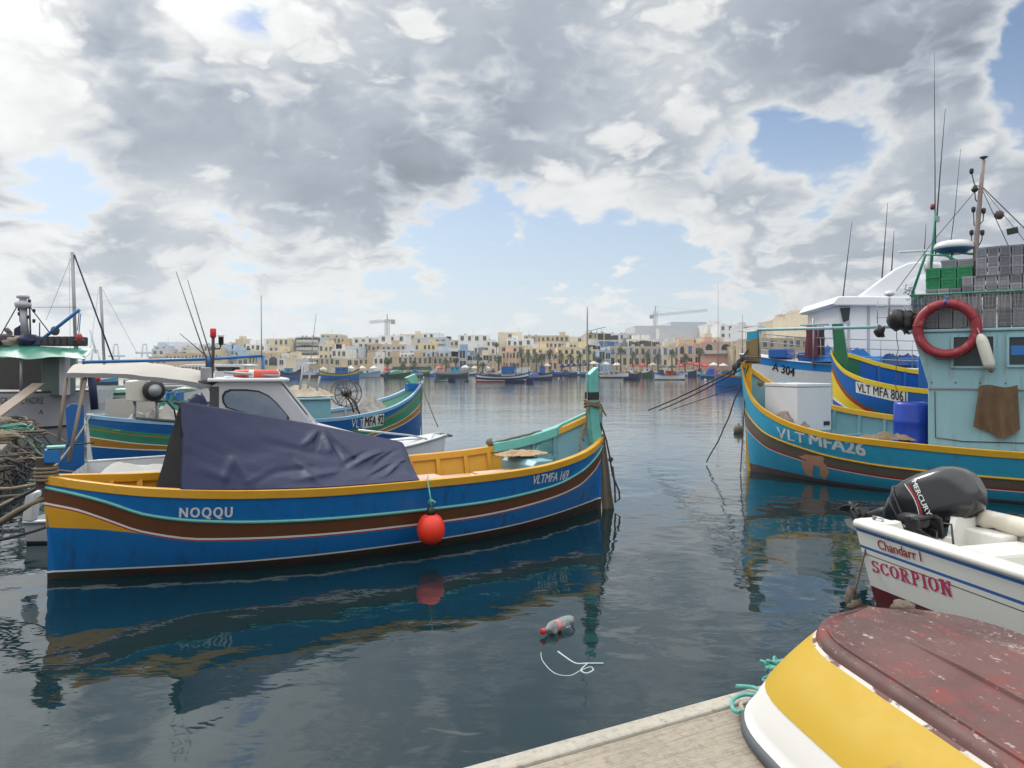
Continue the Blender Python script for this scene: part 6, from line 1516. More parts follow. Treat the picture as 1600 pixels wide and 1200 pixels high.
# ================================================================== OVERTURNED DINGHY ON THE QUAY
def dinghy_mat(name, base, under, dth, bump=.25):
    m_ = bpy.data.materials.new(name); m_.use_nodes = True; t = NT(m_.node_tree)
    p = t.n('ShaderNodeBsdfPrincipled'); o = t.n('ShaderNodeOutputMaterial'); t.t.links.new(p.outputs[0], o.inputs[0])
    tc = t.n('ShaderNodeTexCoord').outputs['Object']
    x, y, z = t.sep(tc)
    n1_ = t.noise(tc, 5, 10, .68); n2_ = t.noise(t.vm('MULTIPLY', tc, (1, 3, 3)), 9, 8, .7); n3_ = t.noise(tc, 60, 5, .7); n4_ = t.noise(t.vm('ADD', tc, (4,2,1)), 2.2, 6, .6)
    c = t.mix(t.rng(n4_, .4, .62), base, tuple(v*.62 for v in base))
    if under:
        c = t.mix(t.rng(n1_, .52, .64, 0, .75), c, under[0])                       # brighter red wear
        c = t.mix(t.rng(t.m('ADD', n2_, t.m('MULTIPLY', t.m('SUBTRACT', n3_, .5), .5)), dth[0], dth[1], 0, .9), c, under[1])      # chalky scratches
        c = t.mix(t.rng(t.m('MULTIPLY', n3_, t.m('ADD', .5, n4_)), .66, .78, 0, .4), c, under[1])
    else: c = t.mix(t.rng(n1_, .66, .72, 0, .5), base, tuple(v*.5 for v in base)); c = t.mix(t.rng(n3_, .70, .76, 0, .7), c, tuple(v*.3 for v in base))
    if under:
        band = t.m('MULTIPLY', t.rng(y, .20, .30), t.rng(y, .46, .36))       # scuffed run beside the chine
        c = t.mix(t.m('MULTIPLY', t.m('MULTIPLY', band, t.rng(t.m('ADD', n1_, t.m('MULTIPLY', t.m('SUBTRACT', n3_, .5), .8)), .50, .60)), .8), c, (.36, .31, .27))
        c = t.mix(t.m('MULTIPLY', t.rng(x, .5, 1.6), t.rng(t.noise(t.vm('MULTIPLY', tc, (1.2, 2.2, 1)), 7, 7, .7), .52, .62)), c, under[0])
    elif base[2] < .1:
        st_ = t.vm('SUBTRACT', tc, (1.02, -.60, .26)); dd = t.n('ShaderNodeVectorMath', operation='LENGTH'); t.put(dd.inputs[0], st_)
        c = t.mix(t.m('MULTIPLY', t.rng(t.m('ADD', dd.outputs['Value'], t.m('MULTIPLY', t.m('SUBTRACT', n1_, .5), .25)), .085, .045), t.rng(n2_, .38, .55)), c, (.20, .14, .10))
        c = t.mix(t.rng(t.noise(t.vm('MULTIPLY', tc, (1, 9, 9)), 12, 4, .7), .68, .74, 0, .55), c, (.30, .22, .09))
    t.put(p.inputs['Base Color'], c); t.put(p.inputs['Roughness'], t.m('ADD', .62, t.m('MULTIPLY', t.m('SUBTRACT', n1_, .5), .5), clamp=True))
    b = t.n('ShaderNodeBump'); b.inputs['Strength'].default_value = bump; b.inputs['Distance'].default_value = .006
    t.put(b.inputs['Height'], t.m('ADD', n1_, t.m('MULTIPLY', n3_, .5))); t.t.links.new(b.outputs[0], p.inputs['Normal'])
    return m_
M_DMAR = dinghy_mat('faded_maroon_antifouling', (.115, .050, .045), ((.19, .034, .026), (.34, .28, .24)), (.60, .68))
M_DYEL = dinghy_mat('yellow_hull_paint', (.45, .285, .010), None, None, .1)
M_DWHT = dinghy_mat('white_hull_paint', (.66, .65, .62), None, None, .12)
M_DRUB = dinghy_mat('grey_rubber_strip', (.07, .08, .09), None, None, .3)
Gd = Fr((1.555, 3.22, QZ), math.atan2(-.988, .152))       # x runs from the rounded far end toward the camera side
dn = thing('upturned_dinghy', 'upturned maroon and yellow dinghy resting on the quay', 'dinghy', Gd.o, Gd.a)
DL = 3.4
def d_half(x, base, r_): # half width with a blunt rounded far end
    if x < r_: return base*math.sqrt(max(0, 1-((r_-x)/r_)**2.4))
    return base
def d_sec(x):
    gx = x; wg = max(.02, d_half(x+.16, .66, .62)*(1+.03*min(x, 1.5))); wc = max(.0, d_half(x-.0, .415, .40)) ; hgt = .46+.03*min(x, 1.5)
    if x < .001: wc = 0.0
    out = []
    #      (half width, height)
    out.append((wg+.012, .035)); out.append((wg+.012, .005)); out.append((wg-.02, .0)); out.append((wg-.022, .045))
    return wg, wc, hgt
nx = 46; xsd = [-.155+ (DL+.155)*(i/(nx-1))**1.55 for i in range(nx)]
M_DLINE = mat('chipped_white_line', (.52, .49, .44), .6, var=.2, vs=9, bump=.3, bs=40, dirt=(.12, .05, .045), ds=7, dth=(.50, .56))
names = [('rubber_strip', M_DRUB), ('lower_side', M_DWHT), ('yellow_side', M_DYEL), ('white_line', M_DLINE), ('bottom', M_DMAR)]
def ring_side(x, side):
    """profile from gunwale (outside) to the centre of the bottom"""
    wg = max(.02, .67*(max(0, 1-(max(0, .60-(x+.155))/.60)**2.5))**.5)
    xc = x-.09; wc = .42*(max(0, 1-(max(0, .46-xc)/.46)**2.4))**.5 if xc > 0 else 0
    hc = .442
    if xc <= 0: hc *= max(0, 1-((-xc)/.245)**2)**.5
    P_ = []
    P_.append((wg, .0, 0)); P_.append((wg+.018, .012, 0)); P_.append((wg+.018, .04, 0)); P_.append((wg+.0, .05, 0))
    g0 = (wg-.004, .05); g1 = (wc+.012, max(hc-.035, .052))
    def side_curve(t):
        b = .045*math.sin(math.pi*t); return (lerp(g0[0], g1[0], t)+b, lerp(g0[1], g1[1], t)+b*.25)
    fy_ = .40      # white to yellow
    for t in (0, .13, .26, fy_): P_.append(side_curve(t)+(1,))
    for t in (fy_+.003, .55, .7, .85, .975): P_.append((side_curve(t)[0]+.004, side_curve(t)[1], 2))
    for t in (.978, 1.0): P_.append(side_curve(t)+(3,))
    r_ = [(wc+.008, hc-.022), (wc-.004, hc-.002), (wc-.022, hc+.004), (wc-.045, hc-.004), (wc-.075, hc-.012), (wc*.72, hc-.008), (wc*.45, hc+.004), (wc*.2, hc+.010), (0, hc+.012)]
    for a, b in r_: P_.append((max(a, 0), max(b, .055), 4))
    return [(max(a, .0), b, c) for a, b, c in P_]
for mi_, (nm, m) in enumerate(names):
    for side in (-1, 1):
        g = []
        for x in xsd:
            P_ = ring_side(x, side); sel = [(a, b) for a, b, c in P_ if c == mi_]
            if mi_ and mi_ != 2:  # join with the band below
                prev = [(a, b) for a, b, c in P_ if c == mi_-1][-1]; sel = [prev]+sel
            if mi_ == 3: pass
            g.append([Vector((x-(.0), side*a, b)) for a, b in sel])
        MB().grid(g, flip=side > 0).build(nm, m, dn)
# skids along the bottom
def skid(y0, x0, x1, hgt=.014, w_=.014):
    rings = []
    for i in range(30):
        t = i/29; x = lerp(x0, x1, t); P_ = ring_side(x, 1); pr_ = [(a, b) for a, b, c in P_ if c == 4]
        z = min(pr_, key=lambda q: abs(q[0]-abs(y0)))[1]; k = min(1, t*10)
        yy = y0
        rings.append([Vector((x, yy-w_, z-.01)), Vector((x, yy-w_*.5, z+hgt*k)), Vector((x, yy+w_*.5, z+hgt*k)), Vector((x, yy+w_, z-.01))])
    MB().loft(rings, smooth=False).build('skid', M_DMAR, dn, bevel=.003)
skid(-.10, .42, DL-.05)
w0_ = [0]
rings = []
for i in range(34):      # the raised chine strip, worn to white along its crest
    x = lerp(.32, DL-.05, i/33); P_ = ring_side(x, 1); wc = [a for a, b, c in P_ if c == 4][1]; hc = [b for a, b, c in P_ if c == 4][1]
    rings.append([Vector((x, -(wc-.028), hc-.004)), Vector((x, -(wc-.031), hc+.011)), Vector((x, -(wc-.040), hc+.011)), Vector((x, -(wc-.046), hc-.004))])
MB().loft(rings, smooth=False).build('chine_strip', M_DMAR, dn, bevel=.002)
# lines at its far end
mb = MB(); rr = random.Random(8)
v0 = W(1222, 1062, 3.30); 
def qz(p): p = Vector(p); p.z = max(p.z, QZ+.012); return p
pts = [v0+Vector((.05,-.02,.03)), W(1200,1072,3.25), W(1176,1100,3.1), W(1150,1112,3.02), W(1144,1095,3.12), W(1165,1085,3.2), W(1200,1090,3.15), W(1180,1075,3.28), W(1150,1072,3.3)]
def smooth_path(pts, k=6):
    out = []
    for i in range(len(pts)-1):
        p0_, p1_, p2_, p3_ = pts[max(i-1,0)], pts[i], pts[i+1], pts[min(i+2, len(pts)-1)]
        for q in range(k):
            t = q/k; out.append(.5*((2*p1_)+(p2_-p0_)*t+(2*p0_-5*p1_+4*p2_-p3_)*t*t+(3*p1_-p0_-3*p2_+p3_)*t**3))
    return out+[pts[-1]]
mb.tube([qz(p) for p in smooth_path(pts)], .009, 8)
for k in range(18):
    c = v0+Vector((rr.uniform(-.07,.07), rr.uniform(-.03,.04), rr.uniform(-.01,.07)))
    mb.tube(smooth_path([c+Vector((rr.uniform(-.05,.05), rr.uniform(-.03,.03), rr.uniform(-.03,.04))) for _ in range(5)], 4), .0065, 6)
solo(mb, 'rope', 'turquoise rope knotted and looped at the far end of the upturned dinghy', 'rope', M_ROPEG)
pts = [W(1216,1100,3.1), W(1190,1118,3.0), W(1165,1112,3.02), W(1158,1100,3.08), W(1176,1096,3.12), W(1206,1088,3.18), W(1226,1070,3.3)]
solo(MB().tube([qz(p) for p in smooth_path(pts)], .009, 8), 'rope', 'beige rope loop lying on the quay under the turquoise rope', 'rope', mat('beige_rope', (.42, .38, .30), .9, var=.2, vs=30, bump=.8, bs=120))
v = W(1207, 1110, 3.02); v.z = QZ+.05
solo(MB().tube(smooth_path([v+Vector((.10,.10,.05)), v+Vector((.03,.02,.03)), v+Vector((-.04,-.02,.0))]), .022, 8), 'blue_strap', 'frayed blue strap between the rubber edge of the upturned dinghy and its ropes', 'strap', mat('strap_blue', (.02,.16,.34), .7, var=.3, vs=20))
solo(MB().blob(W(1412, 948, 3.5)+Vector((0,0,.0)), (.055,.05,.03), 10, jit=.4).tube([W(1412, 952, 3.5), W(1412, 952, 3.5)-Vector((0,0,.42))], .03), 'mooring_post', 'frayed top of a mooring post just behind the upturned dinghy', 'post', M_SACK)

# ================================================================== FLOATING BOTTLE AND LINE
bw_ = W(872, 985, 5.42); bw_.z = .012
bo = thing('plastic_bottle', 'crushed clear plastic bottle with red cap floating on the water', 'bottle', bw_, R(227)); bo.scale = (1.12, 1.25, 1.35)
M_PET = mat('clear_pet', (.80, .84, .86), .12, var=.08, vs=9, bump=.8, bs=30, trans=.75)
rings = []
for x, r_, fl_ in ((-.15,.012,1),(-.145,.030,.9),(-.13,.036,.75),(-.10,.040,.7),(-.06,.036,.9),(-.02,.040,.8),(.03,.037,.9),(.06,.037,1),(.09,.028,1),(.115,.017,1),(.13,.013,1),(.15,.013,1)):
    rings.append([Vector((x, r_*math.cos(a)*(1+.45*noise.noise(Vector((x*30, a, 1)))), .02+r_*fl_*math.sin(a)*(1+.5*noise.noise(Vector((x*26, a*1.5, 4)))))) for a in [k*2*math.pi/16 for k in range(16)]])
MB().loft(rings).build('shell', M_PET, bo)
MB().lathe([(.016,0),(.016,.022),(.001,.022)], (.148,0,.02), Matrix.Rotation(R(90), 3, 'Y'), 12).build('cap', mat('red_cap', (.55,.03,.03), .4), bo)
MB().loft([[Vector((x, .0375*math.cos(a), .02+.034*math.sin(a))) for a in [k*2*math.pi/16 for k in range(16)]] for x in (.0, .045)], caps=False).build('label_band', mat('label_pink', (.55,.20,.18), .4, var=.9, vs=30), bo)
pts = [W(*p) for p in ((872,1022,5.0),(884,1032,4.9),(900,1040,4.8),(918,1040,4.8),(943,1041,4.8))]
for p in pts: p.z = .004
pts2 = [W(*p) for p in ((918,1040,4.8),(908,1048,4.7),(916,1054,4.65),(927,1051,4.7),(922,1044,4.75),(908,1050,4.7),(890,1056,4.62),(866,1052,4.66),(848,1035,4.85),(845,1020,5.0))]
for i, p in enumerate(pts2): p.z = .003-.0006*i
mb = MB().tube(smooth_path(pts), .0055, 6).tube(smooth_path(pts2), [.0048]*20+[.0032]*(6*9+1-20), 6)
solo(mb, 'floating_line', 'loose white line curling on the water below the floating bottle', 'rope', mat('wet_white_line', (.45,.50,.50), .5, var=.2, vs=20))
# ================================================================== THE TOWN ACROSS THE WATER
BM = {}
def bm(key):
    cols = dict(white=(.70,.71,.73), offwhite=(.64,.63,.60), grey=(.48,.50,.54), bluegrey=(.44,.51,.59), cream=(.60,.53,.40), lime=(.50,.43,.32), tan=(.46,.37,.27), dtan=(.34,.28,.21),
                yellow=(.64,.54,.34), peach=(.58,.42,.31), pink=(.55,.34,.28), blue=(.26,.38,.56), orange=(.58,.35,.17), slate=(.20,.22,.25), sky=(.36,.48,.60))
    if key not in BM: BM[key] = mat('wall_'+key, cols[key], .85, var=.16, vs=.35, dirt=tuple(v*.62 for v in cols[key]), ds=.25, dth=(.55, .78))
    return BM[key]
M_WIND = mat('window_glass_far', (.035,.045,.055), .25, var=.4, vs=.5); M_WFR = mat('window_frame_far', (.5,.48,.42), .7); M_BLUF = mat('blue_shutter', (.03,.13,.34), .6); M_SHADE = mat('dark_opening', (.03,.028,.025), .9, var=.3, vs=.5)
def wmesh(kind):
    mb = MB()
    if kind == 'arch':
        o = [(-.5,0),(.5,0),(.5,.62)]+[(.5*math.cos(a), .62+.38*math.sin(a)) for a in [k*math.pi/8 for k in range(1, 8)]]+[(-.5,.62)]
        mb.prism([(x*1.25, z*1.12-.04) for x, z in o], -.10, .05, m=1); mb.prism(o, -.13, -.08, m=0)
    else:
        mb.b2((-.6,-.08,-.08),(.6,.05,1.08),1); mb.b2((-.5,-.11,0),(.5,-.06,1),0); mb.b2((-.03,-.13,0),(.03,-.10,1),1); mb.b2((-.68,-.16,-.16),(.68,0,-.08),1)
    mats = {'win': [M_WIND, M_WFR], 'arch': [M_WIND, M_WFR], 'blue': [M_BLUF, M_WFR], 'open': [M_SHADE, M_WFR], 'door': [M_SHADE, M_WFR]}[kind]
    return mb.mesh('window_'+kind, mats)
WM = {k: wmesh(k) for k in ('win', 'arch', 'blue', 'open', 'door')}
M_SLAB = mat('balcony_slab', (.48,.46,.42), .8); M_TANK = mat('roof_tank_grey', (.30,.31,.32), .6); M_SOLAR = mat('solar_panel', (.03,.035,.05), .2)
brr = random.Random(21); BN = 0
def building(x0, x1, yt, d, col, label, rows=2, cols=0, kind='win', depth=16, wfrac=.30, hw=1.5, clutter=1, top=0, balc=0, ww=None, skew=0, z0=.95, first=1.9, step=3.1, cat='building', right=None):
    global BN; BN += 1; d = d*1.504+BN*.031
    w_ = (x1-x0)/F*d; xc = ((x0+x1)/2-800)/F*d; zt = H-(yt-HY)*d/F
    b = thing('house' if w_ < 18 else 'apartment_building', label, cat, (xc, d, z0), R(skew), 'buildings of the waterfront town')
    h = zt-z0
    mb = MB().b2((-w_/2, 0, 0), (w_/2, depth, h-.5))
    wl_ = mb.build('wall', bm(col), b)
    mb = MB(); t = .25      # parapet round the flat roof
    mb.b2((-w_/2-.06, -.06, h-.5), (w_/2+.06, t, h)).b2((-w_/2-.06, depth-t, h-.5), (w_/2+.06, depth+.06, h)).b2((-w_/2-.06, t, h-.5), (-w_/2+t, depth-t, h)).b2((w_/2-t, t, h-.5), (w_/2+.06, depth-t, h))
    mb.build('parapet', bm(col), b)
    if cols:
        for r in range(rows):
            z = h-first-r*step-hw*.5+.3
            if z < .2: break
            for c in range(cols):
                k = kind if isinstance(kind, str) else kind[r % len(kind)]
                if brr.random() < .07: continue
                if cols > 1 and kind != 'arch' and brr.random() < .22: k = brr.choice(['win', 'open', 'door', 'blue', 'arch'])
                o = bpy.data.objects.new('window' if k != 'door' else 'door', WM[k]); COL.objects.link(o); o.parent = b
                x = -w_/2+w_*(c+.5)/cols; wd = ww or min(1.15, w_/cols*.5)
                o.location = (x+brr.uniform(-.1, .1), 0, z); o.scale = (wd*brr.uniform(.8, 1.15), 1, hw*brr.uniform(.85, 1.2))
            if balc and r < balc:
                MB().b2((-w_/2+.3, -1.1, z-.35), (w_/2-.3, 0, z-.2)).b2((-w_/2+.3, -1.12, z-.2), (w_/2-.3, -1.06, z+.75)).build('balcony', M_SLAB, b)
    if clutter:
        n = brr.randint(1, 3)
        for k in range(n):
            q = brr.random(); x = brr.uniform(-w_/2+1, w_/2-1) if w_ > 2.5 else 0
            if q < .4: MB().lathe([(.5,0),(.5,1.0),(.1,1.15),(.001,1.16)], (x, 2.5, h-.5), n=10).build('roof_tank', M_TANK, b)
            elif q < .7: MB().b2((x-1.2, 3, h-.5), (x+1.2, 6, h+1.6)).build('stair_room', bm(col), b)
            else: MB().tube([(x, 2, h-.5), (x, 2, h+2.2)], .04, 5).bar((x-.5, 2, h+1.9), (x+.5, 2, h+1.9), .03, .03).build('roof_aerial', M_GREYM, b)
    return b
FR, MD, BK = 141, 168, 205
B = building
# ---- left end
B(237,257,545,BK,'grey','low grey block at the very left end of the town',1,2)
B(240,262,540,BK+4,'bluegrey','stepped grey block just left of the tall pale one',1,2)
B(256,284,534,BK+8,'white','tall pale windowless block near the left end of the town',0,0)
B(283,294,541,BK+6,'grey','narrow grey block against the right side of the tall pale one',1,1)
B(232,262,557,MD-8,'dtan','low dark stone house at the left end of the waterfront',1,3)
B(258,300,552,MD-14,'tan','long tan stone terrace below the tall pale block',2,7,hw=1.2)
B(284,301,547,MD,'cream','small cream house rising behind the tan stone terrace',1,2)
B(299,347,551,FR+4,'lime','long sandstone terrace behind the grey canvas awning',2,9,kind=('win','door'),hw=1.3)
B(311,339,538,MD+10,'bluegrey','blue grey block above the long sandstone terrace',2,4)
B(338,362,536,BK,'offwhite','off white block left of the house with pale blue balconies',2,3)
B(347,373,546,FR+8,'sky','house with pale blue balconies and shutters',2,4,kind='blue',balc=2,hw=1.6)
B(368,381,530,BK+10,'cream','small cream penthouse block on the ridge behind the cabin lamps',1,2)
B(362,388,535,BK,'lime','cream ridge house left of the white one with roof terraces',2,3)
B(384,414,537,MD+16,'white','white ridge house with stepped roof terraces',2,4)
B(371,400,552,FR+14,'cream','pale yellow house in the second row behind the white cabin',2,4)
B(398,450,548,FR+20,'yellow','wide yellow terrace under the cream ridge flats',1,7,kind='open')
B(412,451,529,MD+20,'cream','cream ridge flats left of the grey blue hotel',3,5,kind=('win','open'))
# ---- front row, left to centre
for (a, b_, y, c, l, k, n) in ((371,388,559,'tan','tan waterfront house with two dark doorways behind the white cabin',('win','door'),2),(388,404,557,'lime','sandstone waterfront house left of the arched one',('win','door'),3),
    (404,420,560,'tan','low tan waterfront house beside the blue awning post',('win','door'),2),(420,433,559,'lime','sandstone house with one wide arched window',('arch',),1),(433,447,560,'offwhite','off white house with a square bay between two arched houses',('win',),1),
    (447,462,558,'cream','cream house with a broad arched window',('arch',),1),(462,482,561,'grey','grey waterfront house with an arched window below the hotel',('arch',),1),(482,500,560,'dtan','dark stone waterfront house below the hotel end',('win','door'),2),
    (500,522,559,'tan','tan waterfront house with small windows right of the hotel',('win','door'),3),(522,541,560,'lime','sandstone waterfront house with a balcony door',('win','door'),2),(541,561,561,'peach','weathered peach waterfront house',('win','door'),2),
    (561,583,559,'tan','tan waterfront house behind the long blue boat',('win','door'),3),(583,600,558,'offwhite','pale waterfront house with dark green shutters',('win','door'),2)):
    B(a,b_,y,FR,c,l,2,n,kind=k,hw=2.2 if k[0]=='arch' else 1.3,ww=2.2 if k[0]=='arch' else None,first=1.5)
B(449,464,527,MD+26,'offwhite','pale side wing of the grey blue hotel',0,0,clutter=0)
hb_ = B(463,499,526,MD+24,'bluegrey','grey blue hotel with four floors of balconies and window bands',4,8,kind='open',balc=4,ww=1.6,hw=1.5,first=1.6)
B(501,530,522,MD+44,'lime','tall stone hotel tower on the ridge behind the grey blue hotel',1,4,kind='open')
B(497,538,527,MD+34,'lime','broad stone hotel wing under the tower',2,7,kind='open')
B(498,521,538,MD+4,'cream','cream flats in front of the stone hotel wing',3,3)
B(518,541,545,FR+16,'offwhite','pale house with a roof laundry line below the stone hotel',1,3)
B(527,541,540,MD+2,'orange','orange walled house below the stone hotel wing',1,2)
B(540,561,541,MD,'bluegrey','blue grey house right of the orange walled one',2,3)
B(552,594,527,BK+4,'offwhite','pale rectangular block left of the tower crane',1,4)
B(559,577,535,MD+10,'cream','cream flats in front of the pale rectangular block',3,2,kind='open')
B(574,594,537,MD+8,'tan','tan flats between the cream and the white flats',2,3,kind='open')
B(592,634,524,BK,'white','white block standing right below the tower crane',1,3)
B(596,634,538,MD+2,'tan','tan upper terrace with dark openings below the white block',1,5,kind='open')
B(590,647,546,FR+22,'grey','long flat grey roofed building with a window band',1,8,kind='win')
B(628,662,522,BK+14,'cream','cream ridge block right of the tower crane',1,3)
B(660,689,520,BK+8,'white','white ridge block with two dark balconies',1,3,kind='open')
B(645,682,527,MD+26,'grey','broad pale grey block in the middle of the ridge',1,2)
B(648,680,536,MD+12,'yellow','low yellow flats with five small dark windows',1,5,kind='open')
B(679,697,527,MD+20,'sky','pale blue flats with stacked balconies',3,2,kind='open',balc=3)
B(695,717,531,BK,'cream','cream flats between the blue flats and the big white block',2,3,kind='open')
B(625,648,551,FR+12,'white','low white house with a row of windows over the arcade',1,4)
B(652,701,548,FR+14,'bluegrey','long grey blue roof pavilion with curtained openings',1,7,kind='open')
B(699,717,544,FR+18,'white','plain white house wall beside the blue house',0,0)
for i, (a, b_, c, l) in enumerate(((600,622,'tan','sandstone house with balcony doors behind the green covered boats'),(622,645,'lime','sandstone house with dark doors above the green awning'),(645,668,'tan','tan arcade house behind the end of the green awning'),(668,692,'dtan','dark stone house behind the small red parasol'),(692,716,'tan','orange tan house with a dark arched opening'))):
    B(a,b_,557,FR,c,l,2,3,kind=('win','door'),hw=1.7,first=1.6)
B(716,730,546,FR-1,'blue','narrow blue fronted house with white windows',2,1,kind='win',ww=1.6,hw=2.0)
B(716,763,523,BK-8,'white','big plain white block right of centre on the ridge',1,4,kind='win',wfrac=.2)
B(760,774,531,BK-12,'offwhite','white stepped wing beside the big plain white block',2,2)
B(739,765,540,MD+6,'offwhite','white house with a long roof terrace wall',1,3)
B(729,764,550,FR+10,'slate','dark glazed roof storey between the blue and the tan houses',1,6,kind='open')
B(729,764,555,FR,'cream','cream house with two arched balcony doors',2,4,kind=('arch','door'),hw=2.0,ww=1.5,first=1.6,balc=1)
B(763,786,554,FR,'tan','tan house with one small balcony',2,3,kind=('win','door'),first=1.6)
B(785,816,549,FR+2,'peach','orange stone house with a row of arched windows',2,6,kind=('arch','door'),hw=1.6,first=1.5)
B(778,816,519,BK,'cream','tall beige tower block with a stair window strip',4,1,kind='open',ww=1.4,hw=1.1)
B(792,817,530,BK-10,'white','white house with grey windows before the beige tower block',2,3)
B(783,826,540,MD+2,'lime','low stone house below the beige tower block',1,5,kind='open')
B(817,834,529,MD+26,'white','clean white cube house right of the beige tower',1,1)
B(833,842,537,MD+20,'offwhite','small white cube beside the clean white one',0,0)
B(819,848,524,BK+6,'lime','long flat stone building behind the clean white cube',1,3)
B(845,889,524,BK,'lime','stone ridge flats with dark roof shades',2,6,kind='open')
B(838,878,534,MD+24,'cream','cream terraced flats with many small openings',2,6,kind='open')
B(820,868,543,MD-2,'yellow','long yellow wall house behind the palms',1,5)
B(813,846,557,FR,'dtan','dark stone waterfront house behind the white fishing cutter',2,4,kind=('win','door'),first=1.6)
B(846,872,550,FR+2,'peach','orange waterfront house with a plain front',2,3,kind=('win','door'),first=1.6)
B(871,926,542,FR+6,'yellow','large yellow building behind the row of palms and navy awnings',2,6,hw=1.2)
B(889,931,534,MD+4,'cream','cream upper building with square pillars behind the yellow one',1,7,kind='arch')
B(917,947,520,BK-6,'lime','beige ridge building carrying the slanted solar roof',1,3,kind='open')
B(882,920,526,BK+6,'offwhite','pale ridge house left of the slanted solar roof',1,4)
b_ = thing('solar_roof', 'dark solar roof slanting up above the beige ridge building', 'solar panels', W(932, 518, (BK-4)*1.504), 0)
MB().bar((-4.6,0,-.2),(3.8,0,1.9),6,.15).build('panel', M_SOLAR, b_); MB().tube([(2.2,0,1.1),(2.2,0,-.6)],.08).tube([(0,0,.5),(0,0,-.6)],.08).build('strut', M_GREYM, b_)
B(935,970,521,MD+30,'white','modern white flats with deep dark balconies',2,2,kind='open',ww=5,hw=2.2)
B(921,937,537,MD-8,'grey','grey flats with four large glazed balconies',2,2,kind='open',ww=2.4,hw=2.2,balc=2)
B(936,955,547,FR-1,'blue','small blue house with white framed bay windows',1,2,ww=1.4,hw=2.0)
B(968,996,521,BK-10,'grey','grey ridge house right of the modern white flats',1,4,kind='open')
B(953,1000,541,FR+2,'lime','sandstone waterfront building with a bright blue balcony box',2,5,kind=('blue','door'),first=2,hw=1.8)
B(1000,1036,541,FR+2,'tan','sandstone waterfront building with tall blue shutters',2,4,kind=('blue','door'),first=2,hw=1.8)
B(983,1030,530,FR+20,'offwhite','white roof restaurant with an overhanging canopy and railing',1,8,kind='open',ww=1.3,hw=1.7)
B(970,990,535,FR+22,'slate','dark glazed roof storey left of the roof restaurant',1,4,kind='open')
B(1030,1056,536,FR+24,'grey','low grey roof storey right of the roof restaurant',1,4,kind='open')
B(1035,1062,541,FR,'cream','pale yellow waterfront building with two blue doors',2,3,kind=('blue','door'),first=2,hw=1.8)
B(1060,1096,538,FR-1,'peach','pale peach waterfront building behind the red parasols',2,3,kind=('win','door'),first=2.2,hw=2)
B(1095,1147,534,FR-2,'pink','pink waterfront building with two big arched balconies',1,2,kind='arch',hw=2.8,ww=2.6,first=2.2,balc=1)
B(1145,1172,541,FR-6,'tan','tan waterfront building right of the pink one',1,2,kind='open')
B(1055,1084,528,MD,'cream','cream house with a roof room behind the peach building',1,3,kind='open')
B(1080,1106,529,MD+4,'lime','stone house left of the gabled parish building',1,3)
B(1104,1130,527,MD-6,'cream','stone building with a small gable behind the pink one',1,3)
B(992,1050,509,BK+30,'grey','huge blank grey hall on the ridge, left half',0,0,clutter=0,depth=30)
B(1048,1107,503,BK+34,'bluegrey','huge blank blue grey hall on the ridge, taller right half',0,0,clutter=0,depth=30)
B(1030,1108,512,BK+20,'grey','long grey wall in front of the huge blank halls',0,0,clutter=0,depth=8)
B(1105,1134,506,BK+10,'offwhite','pale block right of the huge blank halls',2,2)
B(1124,1170,507,BK,'white','white ridge house behind the azure bow',2,4)
B(1160,1200,509,MD+20,'grey','grey ridge house with roof aerials above the azure bow',1,4,kind='open')
B(1183,1226,510,FR+20,'offwhite','pale house row seen over the rail of the boat numbered 304',2,5,kind='open')
B(1219,1240,498,FR+10,'lime','stone house above the rail of the boat numbered 304',3,2,kind='open')
B(1238,1264,492,FR,'cream','cream house behind the hanging oilskins',3,3,kind='open')
B(1262,1312,482,FR-10,'cream','tall cream house left of the white yacht roof',3,4,kind='open')
B(1180,1262,528,FR-20,'tan','low tan house seen through the rail of the boat numbered 304',2,8,kind=('win','door'))
# ---- slanted dark ground floors: awnings and parasols along the quay
def parasol(px, y, wpx, m, label, d=207.5):
    w_ = wpx/F*d/2; z = H-(y-HY)*d/F
    t = thing('parasol', label, 'parasol', ((px-800)/F*d, d, 1.0), brr.random(), 'parasols along the quay')
    mb = MB(); n = 8; top = (0, 0, z-1.0+.75)
    vs = [top]+[(w_*math.cos(2*math.pi*k/n), w_*math.sin(2*math.pi*k/n), z-1.0) for k in range(n)]+[(w_*math.cos(2*math.pi*k/n), w_*math.sin(2*math.pi*k/n), z-1.25) for k in range(n)]
    mb.add(vs, [(0, k+1, (k+1) % n+1) for k in range(n)]+[(k+1, n+k+1, n+(k+1) % n+1, (k+1) % n+1) for k in range(n)]); mb.build('canopy', m, t)
    MB().tube([(0,0,0),(0,0,z-.4)], .05, 6).build('pole', M_GREYM, t)
M_PR = mat('parasol_red', (.60,.05,.07), .7, var=.15, vs=1); M_PN = mat('awning_navy', (.02,.04,.20), .7, var=.2, vs=1); M_PC = mat('parasol_cream', (.62,.57,.44), .8, var=.1, vs=1); M_PW = mat('parasol_white', (.66,.66,.64), .8, var=.1, vs=1); M_PG = mat('awning_green', (.02,.12,.09), .7, var=.2, vs=1); M_PD = mat('parasol_dark', (.08,.09,.11), .8)
